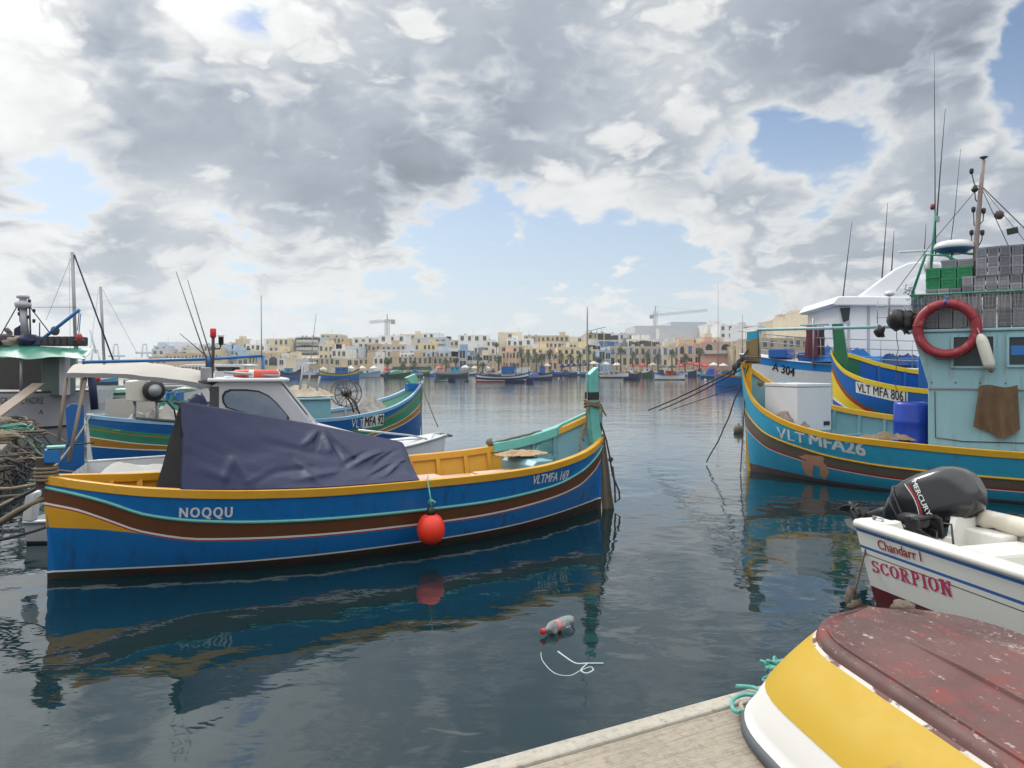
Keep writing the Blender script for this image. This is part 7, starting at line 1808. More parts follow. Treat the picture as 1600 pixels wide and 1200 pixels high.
for px, y, w_, m, l in ((990,571,12,M_PR,'red parasol at the left of the pair before the sandstone building'),(1004,571,14,M_PR,'red parasol at the right of the pair before the sandstone building'),(1075,568,20,M_PR,'largest red parasol, below the peach building'),(1066,572,14,M_PR,'low red parasol at the left of the red cluster'),(1090,570,16,M_PR,'red parasol beside the tall palm'),(1102,572,12,M_PR,'small red parasol at the right of the red cluster'),
    (1020,570,12,M_PC,'cream parasol between the red ones and the dark ones'),(1034,573,14,M_PD,'dark parasol left of the other dark one'),(1050,573,14,M_PD,'dark parasol beside the red cluster'),(1115,570,14,M_PW,'white parasol below the pink building, left one'),(1130,571,16,M_PW,'white parasol below the pink building, right one'),
    (686,575,14,M_PR,'red parasol behind the light blue cabin boat'),(700,574,12,M_PR,'second red parasol behind the light blue cabin boat'),(727,574,14,M_PW,'white parasol right of the light blue cabin boat'),(742,575,14,M_PC,'cream parasol below the arched balcony house'),(760,575,13,M_PW,'white parasol beside the arched balcony house end'),
    (548,575,12,M_PW,'white parasol behind the long blue boat'),(566,575,12,M_PC,'pale parasol right of the long blue boat'),(584,575,12,M_PW,'white parasol left of the green awning'),(604,576,10,M_PR,'small red parasol left of the green awning'),(505,577,12,M_PC,'yellowish parasol behind the left blue boats'),(855,571,12,M_PW,'white parasol left of the navy awnings'),
    (928,568,18,M_PC,'cream parasol right of the navy awnings'),(946,569,16,M_PC,'cream parasol before the small blue house'),(964,570,14,M_PW,'white parasol beside the street lamp')): parasol(px, y, w_, m, l)
for k, (a, b2_) in enumerate(((874,883),(883,892),(892,901),(901,910),(910,922))):
    d = 208; x0 = (a-800)/F*d; x1 = (b2_-800)/F*d; y_ = 566+(.7*(4-k))
    z = H-(y_-HY)*d/F; t = thing('awning', 'navy awning %s from the left before the large yellow building' % ['first','second','third','fourth','fifth'][k], 'awning', ((x0+x1)/2, d, 1.0), 0, 'navy awnings')
    w_ = (x1-x0)/2-.05; MB().prism([(-w_,z-2.0),(w_,z-2.0),(w_*.9,z-1.75),(0,z-1.0),(-w_*.9,z-1.75)], -1.6, 1.6).build('canopy', M_PN, t); MB().tube([(-w_*.9,-1.5,0),(-w_*.9,-1.5,z-1.9)],.05).tube([(w_*.9,-1.5,0),(w_*.9,-1.5,z-1.9)],.05).build('posts', M_GREYM, t)
d = 208; t = thing('awning', 'long dark green awning behind the green covered boats', 'awning', W(644, 583, d), 0)
MB().prism([(-5.8,.9),(5.8,.9),(5.4,1.9),(-5.4,1.9)], -1.5, 1.5).build('canopy', M_PG, t); MB().tube([(-5.4,-1.4,-1),(-5.4,-1.4,.9)],.05).tube([(5.4,-1.4,-1),(5.4,-1.4,.9)],.05).build('posts', M_GREYM, t)
# ---- palms
M_PTR = mat('palm_trunk', (.12,.09,.06), .9, var=.3, vs=2); M_PLF = mat('palm_leaf', (.05,.08,.04), .7, var=.5, vs=1.5)
def palm_meshes(seed, h):
    r_ = random.Random(seed); tr = MB().tube([(.25*math.sin(k*.5+seed)*k/8, 0, h*k/8) for k in range(9)], [.28,.22,.2,.2,.19,.19,.2,.22,.26], 8).mesh('trunk', M_PTR)
    cr = MB(); top = Vector((.25*math.sin(4+seed), 0, h))
    for k in range(34):
        az_ = r_.uniform(0, 6.28); el_ = r_.uniform(-.5, 1.25); L_ = r_.uniform(1.8, 2.8); dr = Vector((math.cos(az_), math.sin(az_), 0)); pts = []
        for i in range(6):
            t = i/5; pts.append(top+dr*(L_*t*math.cos(el_)*(1-.15*t))+Vector((0,0,L_*(t*math.sin(el_)-.75*t*t))))
        sd_ = Vector((-dr.y, dr.x, 0)); 
        for i in range(5):
            for s_ in (-1, 1):
                wd = .42*math.sin(math.pi*(.15+.8*i/5)); a, b = pts[i], pts[i+1]
                for q in (0, .5):
                    m0 = a.lerp(b, q); m1 = a.lerp(b, q+.32); tip = m1+sd_*s_*wd*1.4-Vector((0,0,wd*.8)); cr.add([m0, m1, tip], [(0,1,2)])
    return tr, cr.mesh('crown', M_PLF)
PM = [palm_meshes(s, 1.0) if False else palm_meshes(s, 6.0) for s in range(4)]
palms = [(919,538,138,'tallest palm, beside the grey flats with glazed balconies'),(877,550,138,'palm at the left edge of the large yellow building'),(890,552,137,'palm before the middle of the large yellow building'),(906,550,137,'palm before the right part of the large yellow building'),(815,544,138,'tall palm right of the orange stone arched house'),(826,549,138,'bushy palm just right of the tall one near the white cutter'),(779,556,138,'dark palm before the tan house with one balcony'),(846,551,138,'palm left of the plain orange house'),(859,545,139,'spreading palm before the plain orange house'),(803,566,137,'short palm behind the blue and white cabin'),(838,550,139,'palm between the cutter and the plain orange house'),
    (969,541,137,'thick palm between the small blue house and the sandstone building'),(988,549,138,'palm before the bright blue balcony box'),(1010,548,138,'palm in the middle of the sandstone building'),(1027,552,137,'broad palm left of the dark parasols'),(1049,545,138,'palm before the pale yellow building with blue doors'),(1069,552,137,'low green palm over the red parasols'),(1092,543,137,'tall ragged palm between the peach and pink buildings'),(630,564,138,'short palm over the green awning, left one'),(647,562,138,'short palm over the green awning, right one'),(697,560,138,'palm over the second red parasol'),(747,552,138,'slim palm right of the blue fronted house'),(754,565,138,'low bushy palm before the arched balcony doors')]
for k, (px, yc, d, l) in enumerate(palms):
    d = d*1.504
    zc_ = H-(yc-HY)*d/F; t = thing('palm_tree', l, 'palm tree', ((px-800)/F*d, d-1.0, 1.0), k*1.3, 'palms along the waterfront')
    s_ = (zc_-1.0)/6.0
    for nm, me in zip(('trunk', 'crown'), PM[k % 4]):
        o = bpy.data.objects.new(nm, me); COL.objects.link(o); o.parent = t
        if nm == 'trunk': o.scale = (1, 1, s_)
        else: o.location = (0, 0, 6*(s_-1)); o.scale = (.66+.1*(k % 3), .66+.1*(k % 3), .85) ; o.location = (0, 0, 6*s_-6)
# bushes on the ridge
M_BUSH = mat('ridge_foliage', (.04,.065,.03), .8, var=.5, vs=1.2)
def bush(px, y, wpx, hpx, d, label):
    d *= 1.504
    c_ = W(px, y, d); r_ = random.Random(int(px)); mb = MB(); rx = wpx/F*d/2; rz_ = hpx/F*d/2
    mb.blob((0,0,0), (rx*.7, rx*.7, rz_*.7), 8, jit=.5, seed=px)
    for k in range(150):
        v = Vector((r_.gauss(0,1), r_.gauss(0,1), r_.gauss(0,1))).normalized()*r_.uniform(.75, 1.1); v = Vector((v.x*rx, v.y*rx, v.z*rz_))
        q = [v+Vector((r_.uniform(-.3,.3), r_.uniform(-.3,.3), r_.uniform(-.3,.3))) for _ in range(3)]; mb.add(q, [(0,1,2)])
    t = thing('tree', label, 'tree', (c_.x, c_.y, c_.z-rz_-1.5)); o = mb.build('crown', M_BUSH, t); o.location = (0,0,rz_+1.5)
    MB().tube([(0,0,-1),(0,0,rz_+1.5)], .2, 6).build('trunk', M_PTR, t)
bush(936, 562, 14, 10, 138, 'dark tree behind the cream parasol'); bush(776, 539, 8, 8, 190, 'dark ridge tree left of the beige tower'); bush(544, 536, 7, 5, 190, 'round ridge tree right of the stone hotel'); bush(250, 560, 20, 7, 165, 'dark tree in front of the tall pale block'); bush(712, 563, 10, 9, 138, 'small tree beside the blue fronted house'); bush(606, 565, 12, 9, 138, 'tree left of the green awning'); bush(455, 552, 14, 6, 155, 'low dark tree under the hotel wing'); bush(280, 553, 16, 6, 168, 'low dark tree above the tan terrace')
# street lamps
M_LAMPP = mat('lamp_post_dark', (.03,.035,.035), .5)
for px, yt, l in ((963,551,'street lamp left of the bright blue balcony box'),(1000,553,'street lamp before the sandstone building with two globes'),(780,563,'street lamp behind the blue and white cabin'),(736,549,'tall thin lamp post beside the blue fronted house'),(680,550,'tall thin lamp post over the red parasol'),(862,562,'street lamp left of the navy awnings'),(1062,563,'street lamp at the left of the red parasols')):
    d = 206.8; z = H-(yt-HY)*d/F; t = thing('street_lamp', l, 'street lamp', ((px-800)/F*d, d, 1.0), 0, 'street lamps along the quay')
    MB().tube([(0,0,0),(0,0,z-1)], .07, 6).bar((-.6,0,z-1.1),(.6,0,z-1.1),.05,.05).build('pole', M_LAMPP, t)
    for s_ in (-.6, .6): MB().lathe([(.05,-.1),(.18,.05),(.14,.3),(.001,.32)], (s_,0,z-1.15), n=8).build('lantern', M_LAMPP, t)
# cranes
M_CRN = mat('crane_paint', (.22,.24,.26), .6, var=.15); M_PCRN = mat('port_crane_blue', (.42,.49,.58), .7, var=.1)
def lattice(mb, a, b, w_, n, r_):
    a, b = Vector(a), Vector(b); ax = (b-a).normalized(); u = ax.orthogonal().normalized(); v = ax.cross(u); cs_ = [u*w_+v*w_, -u*w_+v*w_, -u*w_-v*w_, u*w_-v*w_]
    for c in cs_: mb.tube([a+c, b+c], r_, 4)
    for i in range(n):
        p, q = a.lerp(b, i/n), a.lerp(b, (i+1)/n)
        for k in range(4): mb.tube([p+cs_[k], q+cs_[(k+1) % 4]], r_*.7, 3)
def tower_crane(px, yb, yt, j0, j1, d, label):
    d *= 1.5
    o = W(px, yb, d); t = thing('tower_crane', label, 'tower crane', o); g = lambda x, y: W(x, y, d)-o
    m_ = MB(); lattice(m_, g(px, yb+8), g(px, yt+8), .8, 12, .10); m_.build('tower', M_CRN, t)
    m_ = MB(); lattice(m_, g(*j0), g(*j1), .5, 22, .06); m_.build('jib', M_CRN, t)
    m_ = MB(); m_.tube([g(px, yt+8), g(px, yt)], .25, 5); m_.tube([g(px, yt), Vector(g(*j0)).lerp(g(*j1), .15)], .05, 4).tube([g(px, yt), Vector(g(*j0)).lerp(g(*j1), .8)], .05, 4).build('apex', M_CRN, t)
    e = j1 if abs(j1[0]-px) < abs(j0[0]-px) else j0
    MB().box(g(e[0], e[1]+2), (1.8, 1.8, 2.0)).build('counterweight', M_CRN, t)
tower_crane(605, 523, 491, (577,503.5), (614,501), 225, 'tower crane above the middle of the town with its jib to the left')
tower_crane(1024, 509, 478, (1105,485), (1018,493), 260, 'tower crane above the huge grey hall with its long jib to the right')
def port_crane(px, yb, yt, wpx, label, jib):
    d = 900; o = W(px, yb, d); t = thing('port_crane', label, 'port crane', o, 0, 'port cranes on the far left'); g = lambda x, y: W(x, y, d)-o
    m_ = MB()
    for x in (-wpx/2, wpx/2): m_.tube([g(px+x, yb), g(px+x*.5, lerp(yb, yt, .95))], 1.1, 5)
    m_.tube([g(px-wpx*.25, yt), g(px+wpx*.25, yt)], 1.0, 5).tube([g(px-wpx*.4, lerp(yb, yt, .3)), g(px+wpx*.4, lerp(yb, yt, .3))], 1.2, 5); m_.build('portal', M_PCRN, t)
    m_ = MB(); m_.tube([g(*jib[0]), g(*jib[1])], 1.3, 5); m_.build('jib', M_PCRN, t)
port_crane(149, 572, 547, 16, 'port crane with a steep raised jib beside the tall masts', ((150,552),(141,516)))
port_crane(181, 572, 538, 12, 'port crane with an arched portal right of the shorter mast', ((170,556),(195,556)))
port_crane(226, 574, 538, 12, 'port crane standing alone left of the town', ((212,551),(240,551)))
MB_ = MB()
for k in range(9): MB_ = MB().box((0,0,1.3), (12, 3, 2.6)); v = W(160+11*k, 573, 890); solo(MB().box(v+Vector((0,0,1.3)), (8,3,3.2+(k % 3)*2.6)), 'container_stack', 'container stack %s from the left at the far port' % ['first','second','third','fourth','fifth','sixth','seventh','eighth','ninth'][k], 'container', [M_PCRN, M_CRN, M_PCRN][k % 3], 'container stacks at the far port')

# ================================================================== BOATS LYING OFF THE TOWN
FM = {}
def fm(c):
    cols = dict(blue=(.01,.11,.36), sky=(.05,.30,.52), navy=(.012,.03,.09), white=(.60,.61,.62), red=(.42,.03,.03), yellow=(.55,.36,.04), green=(.03,.14,.09), dgreen=(.02,.07,.05), brown=(.10,.06,.04), grey=(.30,.31,.32), black=(.02,.02,.022), orange=(.5,.16,.04), cream=(.52,.47,.36), cover=(.01,.04,.28))
    if c not in FM: FM[c] = mat('boat_'+c, cols[c], .45, var=.2, vs=.8)
    return FM[c]
def far_boat(px0, px1, yw, fb, hull, label, cabins=(), bow='r', ends='double', rise=1.8, bands=None, covers=(), posts=(), group='small boats moored off the town', cat='boat', beam=None, nm='moored_boat'):
    """fb: freeboard in photo pixels; cabins: (x0, x1, ytop, colour, roof colour)"""
    d = F*H/(yw-HY); L = (px1-px0)/F*d; o = Vector((((px0+px1)/2-800)/F*d, d, 0)); hz_ = fb/F*d
    t = thing(nm, label, cat, o, 0 if bow == 'r' else math.pi, group); sg = 1 if bow == 'r' else -1
    Bm = beam or min(max(L*.28, .9), 3.4); bands = bands or [(.0, hull)]
    mats = [fm('black')]+[fm(c) for _, c in bands]; rings = []; N_ = 20; rows = [-.2, .06]+[f for f, _ in bands[1:]]+[1.0]
    for i in range(N_+1):
        s = i/N_; 
        if ends == 'double': hw = Bm/2*(1-abs(2*s-1)**2.5)**.8+.02; sh = hz_*(1+(rise-1)*abs(2*s-1)**2.6*(1 if s > .5 else .6))
        else: hw = Bm/2*(.86+.14*min(1, s*3))*(1-max(0, (s-.4)/.6)**2.4)**.8+.02; sh = hz_*(1+(rise-1)*max(0, s)**2)
        zs = [-.2, .05]+[sh*f for f in rows[2:-1]]+[sh]
        half = [(hw*(.75+.25*min(1, max(0, z)/max(sh, .01))), z) for z in zs]
        rings.append([Vector(((s-.5)*L, y, z)) for y, z in half]+[Vector(((s-.5)*L, hw*.86, sh-.0)), Vector(((s-.5)*L, hw*.8, sh*.7)), Vector(((s-.5)*L, -hw*.8, sh*.7)), Vector(((s-.5)*L, -hw*.86, sh))]+[Vector(((s-.5)*L, -y, z)) for y, z in half[::-1]])
    n = len(rings[0]); nr = len(rows)
    def mf(i, k):
        j = k if k < nr-1 else (n-2-k if k > n-nr-1 else -1)
        return 0 if j == 0 else min(j, len(mats)-1) if j > 0 else len(mats)-1
    MB().loft(rings[::-1], mf=mf, smooth=False).build('hull', mats, t)
    for (x0, x1, yt, c, rc) in cabins:
        a = sg*((x0-800)/F*d-o.x); b = sg*((x1-800)/F*d-o.x); a, b = min(a, b), max(a, b); z1 = H-(yt-HY)*d/F; wy = Bm*.30; zb_ = min(hz_*.5, z1-.4)
        MB().b2((a, -wy, zb_), (b, wy, z1)).build('cabin', fm(c), t, bevel=.04)
        MB().b2((a-.08, -wy-.08, z1), (b+.08, wy+.08, z1+.07)).build('cabin_roof', fm(rc), t)
        nw = max(1, int((b-a)/.8))
        if z1-hz_ > .7:
            for q in range(nw):
                xq = a+(b-a)*(q+.5)/nw
                for s_ in (-1, 1): MB().b2((xq-.2, s_*(wy+.001), z1-.55), (xq+.2, s_*(wy+.02), z1-.22)).build('cabin_window', M_WIND, t)
    for (x0, x1, yt, c) in covers:
        a = sg*((x0-800)/F*d-o.x); b = sg*((x1-800)/F*d-o.x); a, b = min(a, b), max(a, b); z1 = H-(yt-HY)*d/F
        rg = []
        for i in range(9):
            u = i/8; zz_ = lerp(hz_, z1, math.sin(math.pi*min(max(u, .0), 1))**.5); x = lerp(a, b, u); wy = Bm*.47*(1-.3*abs(2*u-1))
            rg.append([Vector((x, -wy, hz_*.9)), Vector((x, -wy*.5, lerp(hz_, zz_, .75))), Vector((x, 0, zz_)), Vector((x, wy*.5, lerp(hz_, zz_, .75))), Vector((x, wy, hz_*.9))])
        MB().loft(rg[::-1], smooth=False).build('cover', fm(c), t)
    for (x, y0, y1) in posts:
        a = sg*((x-800)/F*d-o.x); MB().tube([(a, 0, H-(y0-HY)*d/F), (a, 0, H-(y1-HY)*d/F)], .035 if d > 60 else .02, 5).build('mast', M_GUNG, t)
    if ends == 'double':
        for s_ in (-1, 1): MB().b2((s_*L/2-.06, -.05, .1), (s_*L/2+.06, .05, hz_*rise*(1.25 if s_ > 0 else .9))).build('stem_post', mats[-1], t)
    return t
fb = far_boat
fb(436,470,591.5,9,'navy','blue and brown wooden boat with a light blue wheelhouse, left of the long blue boat',[(445,457,576,'sky','blue')],bands=[(0,'blue'),(.4,'brown'),(.7,'navy')],posts=[(441,575,590)])
fb(415,442,589.5,7,'blue','wooden boat with a bright blue cover at the foot of the arched houses',[(419,428,578,'blue','blue')],bow='l',bands=[(0,'brown'),(.6,'blue')])
fb(462,503,589.5,7,'navy','dark wooden boat with a blue tarpaulin behind the wire rail posts',[],covers=[(490,503,580,'blue')],bands=[(0,'brown'),(.5,'white')])
fb(499,561,592.5,9,'blue','long blue boat with a yellow stripe and a bright blue wheelhouse',[(525,543,574.5,'blue','brown')],bands=[(0,'blue'),(.62,'yellow'),(.82,'green')],rise=1.9)
fb(560,594,589.5,6,'sky','pale blue grey motor boat right of the long blue boat',[(569,580,578,'white','white')],ends='tr',bands=[(0,'grey'),(.6,'sky')])
fb(604,642,589.8,5,'dgreen','green covered motor boat, larger of two before the green awning',covers=[(607,634,578,'green')],ends='tr',bands=[(0,'dgreen')])
fb(634,661,589.5,4,'dgreen','small dark green boat beside the larger green covered one',ends='tr',bands=[(0,'dgreen'),(.6,'grey')],posts=[(640,578,586)])
fb(600,605,592,6,'navy','tiny navy dinghy seen end on left of the tall mint post',ends='tr')
fb(672,683,588,8,'white','small white and blue cuddy boat',[(673,680,580,'white','blue')],ends='tr',bands=[(0,'blue'),(.5,'white')])
fb(680,732,589.8,7,'navy','dark striped wooden boat with a light blue square cabin',[(704,718,573.5,'sky','sky')],bands=[(0,'navy'),(.4,'brown'),(.7,'grey')],rise=1.9,posts=[(725,572,586)])
fb(679,700,596.2,3.5,'green','green grey dinghy left of the navy dinghy',ends='tr',bands=[(0,'grey'),(.5,'green')])
fb(701,712,596,4,'navy','small navy dinghy beside the green grey dinghy',ends='tr')
fb(726,733,596,1.2,'navy','almost sunken dark skiff between the dinghies and the striped vessel',ends='tr')
fb(744,826,596.5,9,'navy','largest off shore boat, navy with white and red lines and a blue and white wheelhouse',[(784,805,577,'white','blue')],bands=[(0,'red'),(.18,'white'),(.30,'navy'),(.62,'white'),(.85,'navy')],rise=1.7,posts=[(750,572,588),(815,572,588)])
t = [o for o in bpy.data.objects if o.name.startswith('cabin') and o.type == 'MESH' and o.parent][-1]
v = W(790, 576.5, 103); solo(MB().b2((v.x-.6,v.y-.7,v.z-.6),(v.x+1.3,v.y+.7,v.z+.35)), 'canvas_hood', 'bright blue canvas hood over the blue and white wheelhouse', 'canvas', fm('blue'))
v = W(790, 569.5, 103); rg_ = torus(.28, .05, 18, 6); rg_.v = [(a+v.x, c+v.y, b+v.z) for a, b, c in rg_.v]; rg_.f = [f[::-1] for f in rg_.f]; solo(rg_, 'lifebuoy', 'orange lifebuoy standing over the blue and white wheelhouse', 'lifebuoy', fm('orange'))
fb(789,820,598,4,'navy','dark low skiff under the bow of the largest off shore boat',ends='tr',rise=1.2)
fb(822,834,598.5,6,'navy','navy dinghy seen end on beside the low skiff',ends='tr')
fb(826,863,593,5,'navy','navy boat under a bright blue cover',covers=[(826,843,582,'cover')],bands=[(0,'navy'),(.6,'grey')],ends='tr')
fb(808,828,587,9,'white','small white fishing cutter with radar mast behind the largest off shore boat',[(812,826,574,'white','white')],posts=[(815,562,574)],bands=[(0,'sky'),(.4,'white')])
fb(842,852,586.5,6,'blue','small boat with a blue canvas shelter right of the cutter',[(843,850,572,'blue','blue')],ends='tr')
for k, (a, b_, y, c, l) in enumerate(((858,874,587,'white','white open boat below the navy awnings, left one'),(872,886,586.5,'sky','light blue open boat below the navy awnings'),(886,902,588,'navy','dark open boat below the navy awnings'),(896,912,586.5,'white','white open boat below the navy awnings, right one'),(908,922,588,'blue','blue open boat beside the mint post'),(728,744,586.5,'white','white open boat behind the largest off shore boat, left one'),(752,768,587,'grey','grey open boat behind the largest off shore boat'),(768,783,586.5,'white','white open boat behind the largest off shore boat, right one'),(930,942,587,'white','white open boat right of the mint post'))):
    fb(a,b_,y,4,c,l,ends='tr',bands=[(0,'navy'),(.5,c)],cabins=[(a+4,a+9,y-10,'white','white')] if k % 3 == 0 else ())
fb(937,982,590.5,5,'white','sleek white motor cruiser right of the mint post',[(951,966,580,'grey','white')],ends='tr',rise=1.6,bands=[(0,'navy'),(.3,'white')],bow='r')
fb(974,1000,593.5,4,'navy','navy dinghy below the white motor cruiser',ends='tr',rise=1.2)
fb(980,1002,588.5,5,'brown','brown wooden boat behind the navy dinghy',bands=[(0,'navy'),(.6,'brown')])
fb(1003,1020,589.5,7,'green','green boat with a white cuddy left of the red cabin',[(1007,1015,575,'white','white')],ends='tr',bands=[(0,'dgreen'),(.5,'brown')])
fb(1023,1070,593.5,7,'white','white wooden boat carrying a red wheelhouse',[(1040,1052,580,'red','red')],bands=[(0,'black'),(.15,'white'),(.8,'grey')],rise=1.7,posts=[(1043,571,580)])
fb(1018,1034,588,6,'blue','blue boat behind the white one with a red wheelhouse',[(1030,1037,578,'navy','grey')])
fb(1072,1096,587.5,7,'navy','dark blue grey motor boat below the red parasols',[(1074,1084,577,'white','navy')],ends='tr')
fb(1094,1127,590.5,5,'navy','blue boat with a pointed bright blue cover',covers=[(1102,1122,573.5,'cover')],bands=[(0,'navy'),(.5,'sky')])
fb(1118,1180,604,17,'blue','bright blue wooden boat with an orange rail just left of the sky blue bow',[(1150,1162,568,'sky','sky')],bow='l',bands=[(0,'blue'),(.85,'orange')],rise=1.35,beam=3)
v = [o for o in bpy.data.objects if o.get('label') == 'bright blue wooden boat with an orange rail just left of the sky blue bow'][0]
for px, y, w_, c, l in ((576,587,4,'red','small red mooring buoy before the pale blue grey boat'),(880,590,2.5,'orange','small orange mooring buoy, right of the blue covered boat'),(873,590,2,'white','small white mooring buoy near the orange one'),(1048,596,2.5,'yellow','small yellow mooring buoy under the white wooden boat'),(1102,594,4,'cream','cream mooring buoy left of the bright blue boat'),(1110,597,4,'yellow','yellow mooring buoy left of the bright blue boat'),(662,589,2,'white','tiny white mooring buoy near the green boats')):
    d = F*H/(y+1-HY); r_ = w_/2/F*d; vv = Vector(((px-800)/F*d, d, r_*.5)); solo(MB().blob(vv, (r_, r_, r_), 8).tube([vv+Vector((0,0,r_*.9)), vv+Vector((0,0,r_*1.4))], r_*.2), 'mooring_buoy', l, 'buoy', fm(c), 'small mooring buoys')
# the second and third rows of small craft close under the quay
LM = [(425,'the arched window houses'),(470,'the grey blue hotel'),(510,'the stone hotel wing'),(590,'the pale shuttered house'),(615,'the green awning end'),(655,'the tan arcade house'),(690,'the small red parasols'),(725,'the blue fronted house'),(760,'the arched balcony doors'),(800,'the orange arched house'),(835,'the dark stone waterfront house'),(860,'the plain orange house'),(890,'the navy awnings'),(925,'the glazed balcony flats'),(960,'the small blue house'),(990,'the sandstone building'),(1025,'the tall blue shutters'),(1055,'the two blue doors'),(1090,'the red parasol cluster'),(1120,'the arched balconies'),(1145,'the azure bow')]
srr = random.Random(44); seen = {}
for k in range(44):
    px = 412+k*16.8+srr.uniform(-5, 5); w_ = srr.uniform(13, 24); c = srr.choice(['white','white','sky','blue','navy','grey','cream','green','brown'])
    lm = min(LM, key=lambda q: abs(q[0]-px))[1]; sd2 = 'left' if min(LM, key=lambda q: abs(q[0]-px))[0] > px else 'right'
    ty = srr.choice(['open boat', 'cuddy boat', 'covered boat']); lab = 'small %s %s under the quay, a little %s of %s' % (c, ty, sd2, lm)
    if lab in seen: c = srr.choice(['red','yellow','orange']); lab = 'small %s %s under the quay, a little %s of %s' % (c, ty, sd2, lm)
    seen[lab] = 1; yw = srr.uniform(586.3, 587.8); cab = ()
    if ty == 'cuddy boat': cab = [(px-w_*.15, px+w_*.15, yw-srr.uniform(8, 12), srr.choice(['white','white','sky','blue']), 'white')]
    fb(px-w_/2, px+w_/2, yw, srr.uniform(3.5, 5.5), c, lab, cab, bow=srr.choice('rl'), ends=srr.choice(['tr', 'double']), bands=[(0, srr.choice(['navy','black','brown'])), (.5, c)], covers=[(px-w_*.3, px+w_*.3, yw-srr.uniform(7, 10), srr.choice(['cover','grey','dgreen','navy']))] if ty == 'covered boat' else (), posts=[(px+srr.uniform(-4, 4), yw-srr.uniform(14, 30), yw-3)] if srr.random() < .6 else (), group='small boats close under the town quay')
# nearer boats seen under the grey awning and beside the white cabin
fb(240,420,612,9,'white','white sports cruiser with a hardtop and dark windscreen behind the white cabin',[(300,345,597,'white','white')],ends='tr',rise=1.4,bands=[(0,'navy'),(.3,'white')])
d = F*H/37; t = thing('hardtop', 'flat white hardtop with its dark raked windscreen standing on the sports cruiser', 'hardtop', W(345, 590, d), 0)
o = t.location; g_ = lambda x, y: (W(x, y, d)-o)
MB().prism([tuple((g_(x, y).x, g_(x, y).z)) for x, y in ((285,573),(300,570),(385,569),(398,571),(385,573.5))][::-1], -1.2, 1.2).build('roof', M_GEL, t, bevel=.02)
MB().prism([tuple((g_(x, y).x, g_(x, y).z)) for x, y in ((344,573),(366,573),(372,580),(348,580))][::-1], -1.0, 1.0).build('windscreen', M_GLASS, t)
MB().prism([tuple((g_(x, y).x, g_(x, y).z)) for x, y in ((340,580),(372,580),(400,592),(400,600),(330,600))][::-1], -1.1, 1.1).build('dashboard', M_GEL, t, bevel=.03)
for x in (336, 384, 396): MB().tube([g_(x, 573), g_(x-4, 592)], .03, 6).build('roof_strut', M_STEEL, t)
fb(150,262,622,8,'green','boat under a flat green cover seen below the grey awning',covers=[(152,258,606,'green')],ends='tr',bands=[(0,'white'),(.5,'green')])
fb(180,310,608,6,'white','low white boat behind the flat green cover',ends='tr',bands=[(0,'navy'),(.4,'white')],covers=[(215,250,597,'grey')])
fb(262,330,630,14,'white','white boat close behind the white cabin rear',ends='tr',covers=[(264,320,604,'dgreen')],bands=[(0,'white')])
fb(140,185,600,6,'sky','pale blue boat behind the round red float',ends='tr',bands=[(0,'navy'),(.4,'sky')])
fb(195,235,598,5,'white','small white boat farthest behind the awning',ends='tr',bands=[(0,'navy'),(.4,'white')])
# tall thin aerials standing in the harbour boats
for px, yt, yb, d, l in ((917,478,580,90,'tall thin aerial rising beside the mint stem post'),(1122,444,575,110,'tall thin flagpole over the pink building'),(1160,492,575,60,'short dark pole by the azure bow')):
    solo(MB().tube([W(px, yb, d), W(px, yt, d)], [.06, .035], 6), 'aerial', l, 'aerial', M_GREYM)
# the aerial on the front boat
rope(A.w((xp-.10, -.02, 1.05)), A.w((A.at(918, 480, 0).x, 0, A.at(918, 480, 0).z)), 0, .008, 'thin fishing rod standing against the mint stem post', M_GREYM, name='fishing_rod')
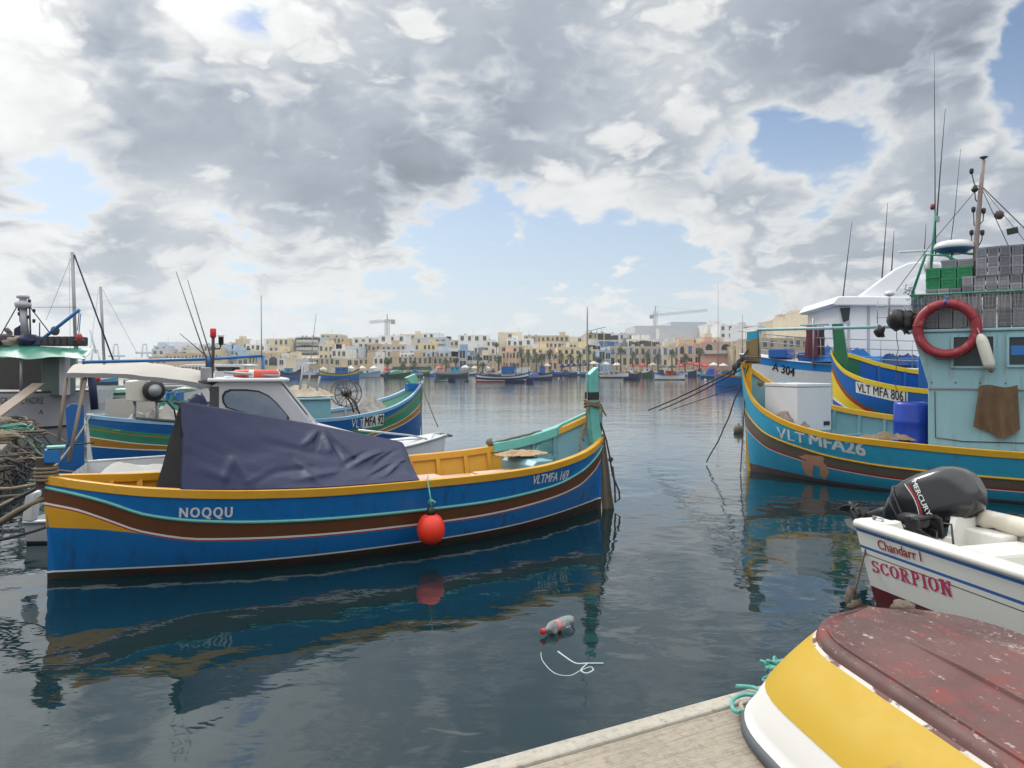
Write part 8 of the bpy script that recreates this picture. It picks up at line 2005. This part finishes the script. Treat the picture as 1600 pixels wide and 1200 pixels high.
# strollers on the quay
def person_mesh(shirt, trousers, pose=0):
    J = [(0,0,.92),(0,0,1.15),(0,0,1.40),(0,0,1.50),(0,0,1.66),(.10,0,.90),(.12,.05+.12*pose,.48),(.13,.02+.05*pose,.06),(.13,-.10,.03),(-.10,0,.90),(-.12,-.02-.1*pose,.48),(-.13,.12*pose,.06),(-.13,-.12+.1*pose,.03),(.19,0,1.38),(.25,.02,1.10),(.26,-.08,.86),(-.19,0,1.38),(-.25,.0,1.10),(-.24,-.14,.90)]
    E = [(0,1),(1,2),(2,3),(3,4),(0,5),(5,6),(6,7),(7,8),(0,9),(9,10),(10,11),(11,12),(2,13),(13,14),(14,15),(2,16),(16,17),(17,18)]
    Rr_ = [.13,.13,.14,.055,.10,.09,.065,.05,.04,.09,.065,.05,.04,.07,.045,.035,.07,.045,.035]
    me = bpy.data.meshes.new('p'); me.from_pydata(J, E, []); o = bpy.data.objects.new('p', me); COL.objects.link(o)
    m_ = o.modifiers.new('s', 'SKIN'); sv = me.skin_vertices[0].data
    for i, r_ in enumerate(Rr_): sv[i].radius = (r_, r_*.8)
    sv[0].use_root = True; m2 = o.modifiers.new('d', 'SUBSURF'); m2.levels = 1
    dg = bpy.context.evaluated_depsgraph_get(); nm_ = bpy.data.meshes.new_from_object(o.evaluated_get(dg)); bpy.data.objects.remove(o)
    nm_.materials.clear()
    for q in (mat('skin', (.40,.25,.18), .6), shirt, trousers): nm_.materials.append(q)
    for p in nm_.polygons:
        z = p.center.z; p.material_index = 0 if z > 1.48 or (abs(p.center.x) > .2 and z < 1.05) else 1 if z > .92 else 2; p.use_smooth = True
    return nm_
PMm = [person_mesh(fm(a), fm(b), k) for a, b, k in (('white','navy',1),('red','black',0),('navy','cream',1),('black','navy',0),('sky','brown',1))]
for k, (px, wh) in enumerate(((610,'left of the green awning'),(640,'before the green awning'),(671,'left of the small red parasols'),(712,'right of the small red parasols'),(735,'before the blue fronted house'),(770,'before the one balcony house'),(850,'left of the navy awnings'),(880,'under the first navy awning'),(905,'under the last navy awning'),(940,'by the cream parasols'),(978,'before the sandstone building'),(1012,'between the red and cream parasols'),(1047,'by the dark parasols'),(1083,'by the largest red parasol'),(1112,'below the pink building'))):
    d = 206.3+brr.uniform(0, .6)
    o = bpy.data.objects.new('person', PMm[k % 5]); COL.objects.link(o); o.location = ((px-800)/F*d, d, 1.0); o.rotation_euler = (0, 0, brr.uniform(0, 6.28)); o.scale = (1.1, 1.1, brr.uniform(.95, 1.05))
    o['label'] = 'person in '+['white top and dark trousers','red top and black trousers','navy top and pale trousers','black top and dark trousers','light blue top and brown trousers'][k % 5]+' '+wh
    o['category'] = 'person'; o['group'] = 'people strolling on the far quay'

# ================================================================== HAZE
hm = bpy.data.materials.new('haze_air'); hm.use_nodes = True; t_ = NT(hm.node_tree)
pv = t_.n('ShaderNodeVolumePrincipled'); pv.inputs['Color'].default_value = (.93, .97, 1.0, 1); pv.inputs['Density'].default_value = .00035; pv.inputs['Anisotropy'].default_value = .55
t_.t.links.new(pv.outputs[0], t_.n('ShaderNodeOutputMaterial').inputs['Volume'])
hz_ = MB().b2((-1600, -80, -3), (1600, 1400, 95)).build('haze', hm); hz_['kind'] = 'stuff'
sc.cycles.volume_bounces = 0
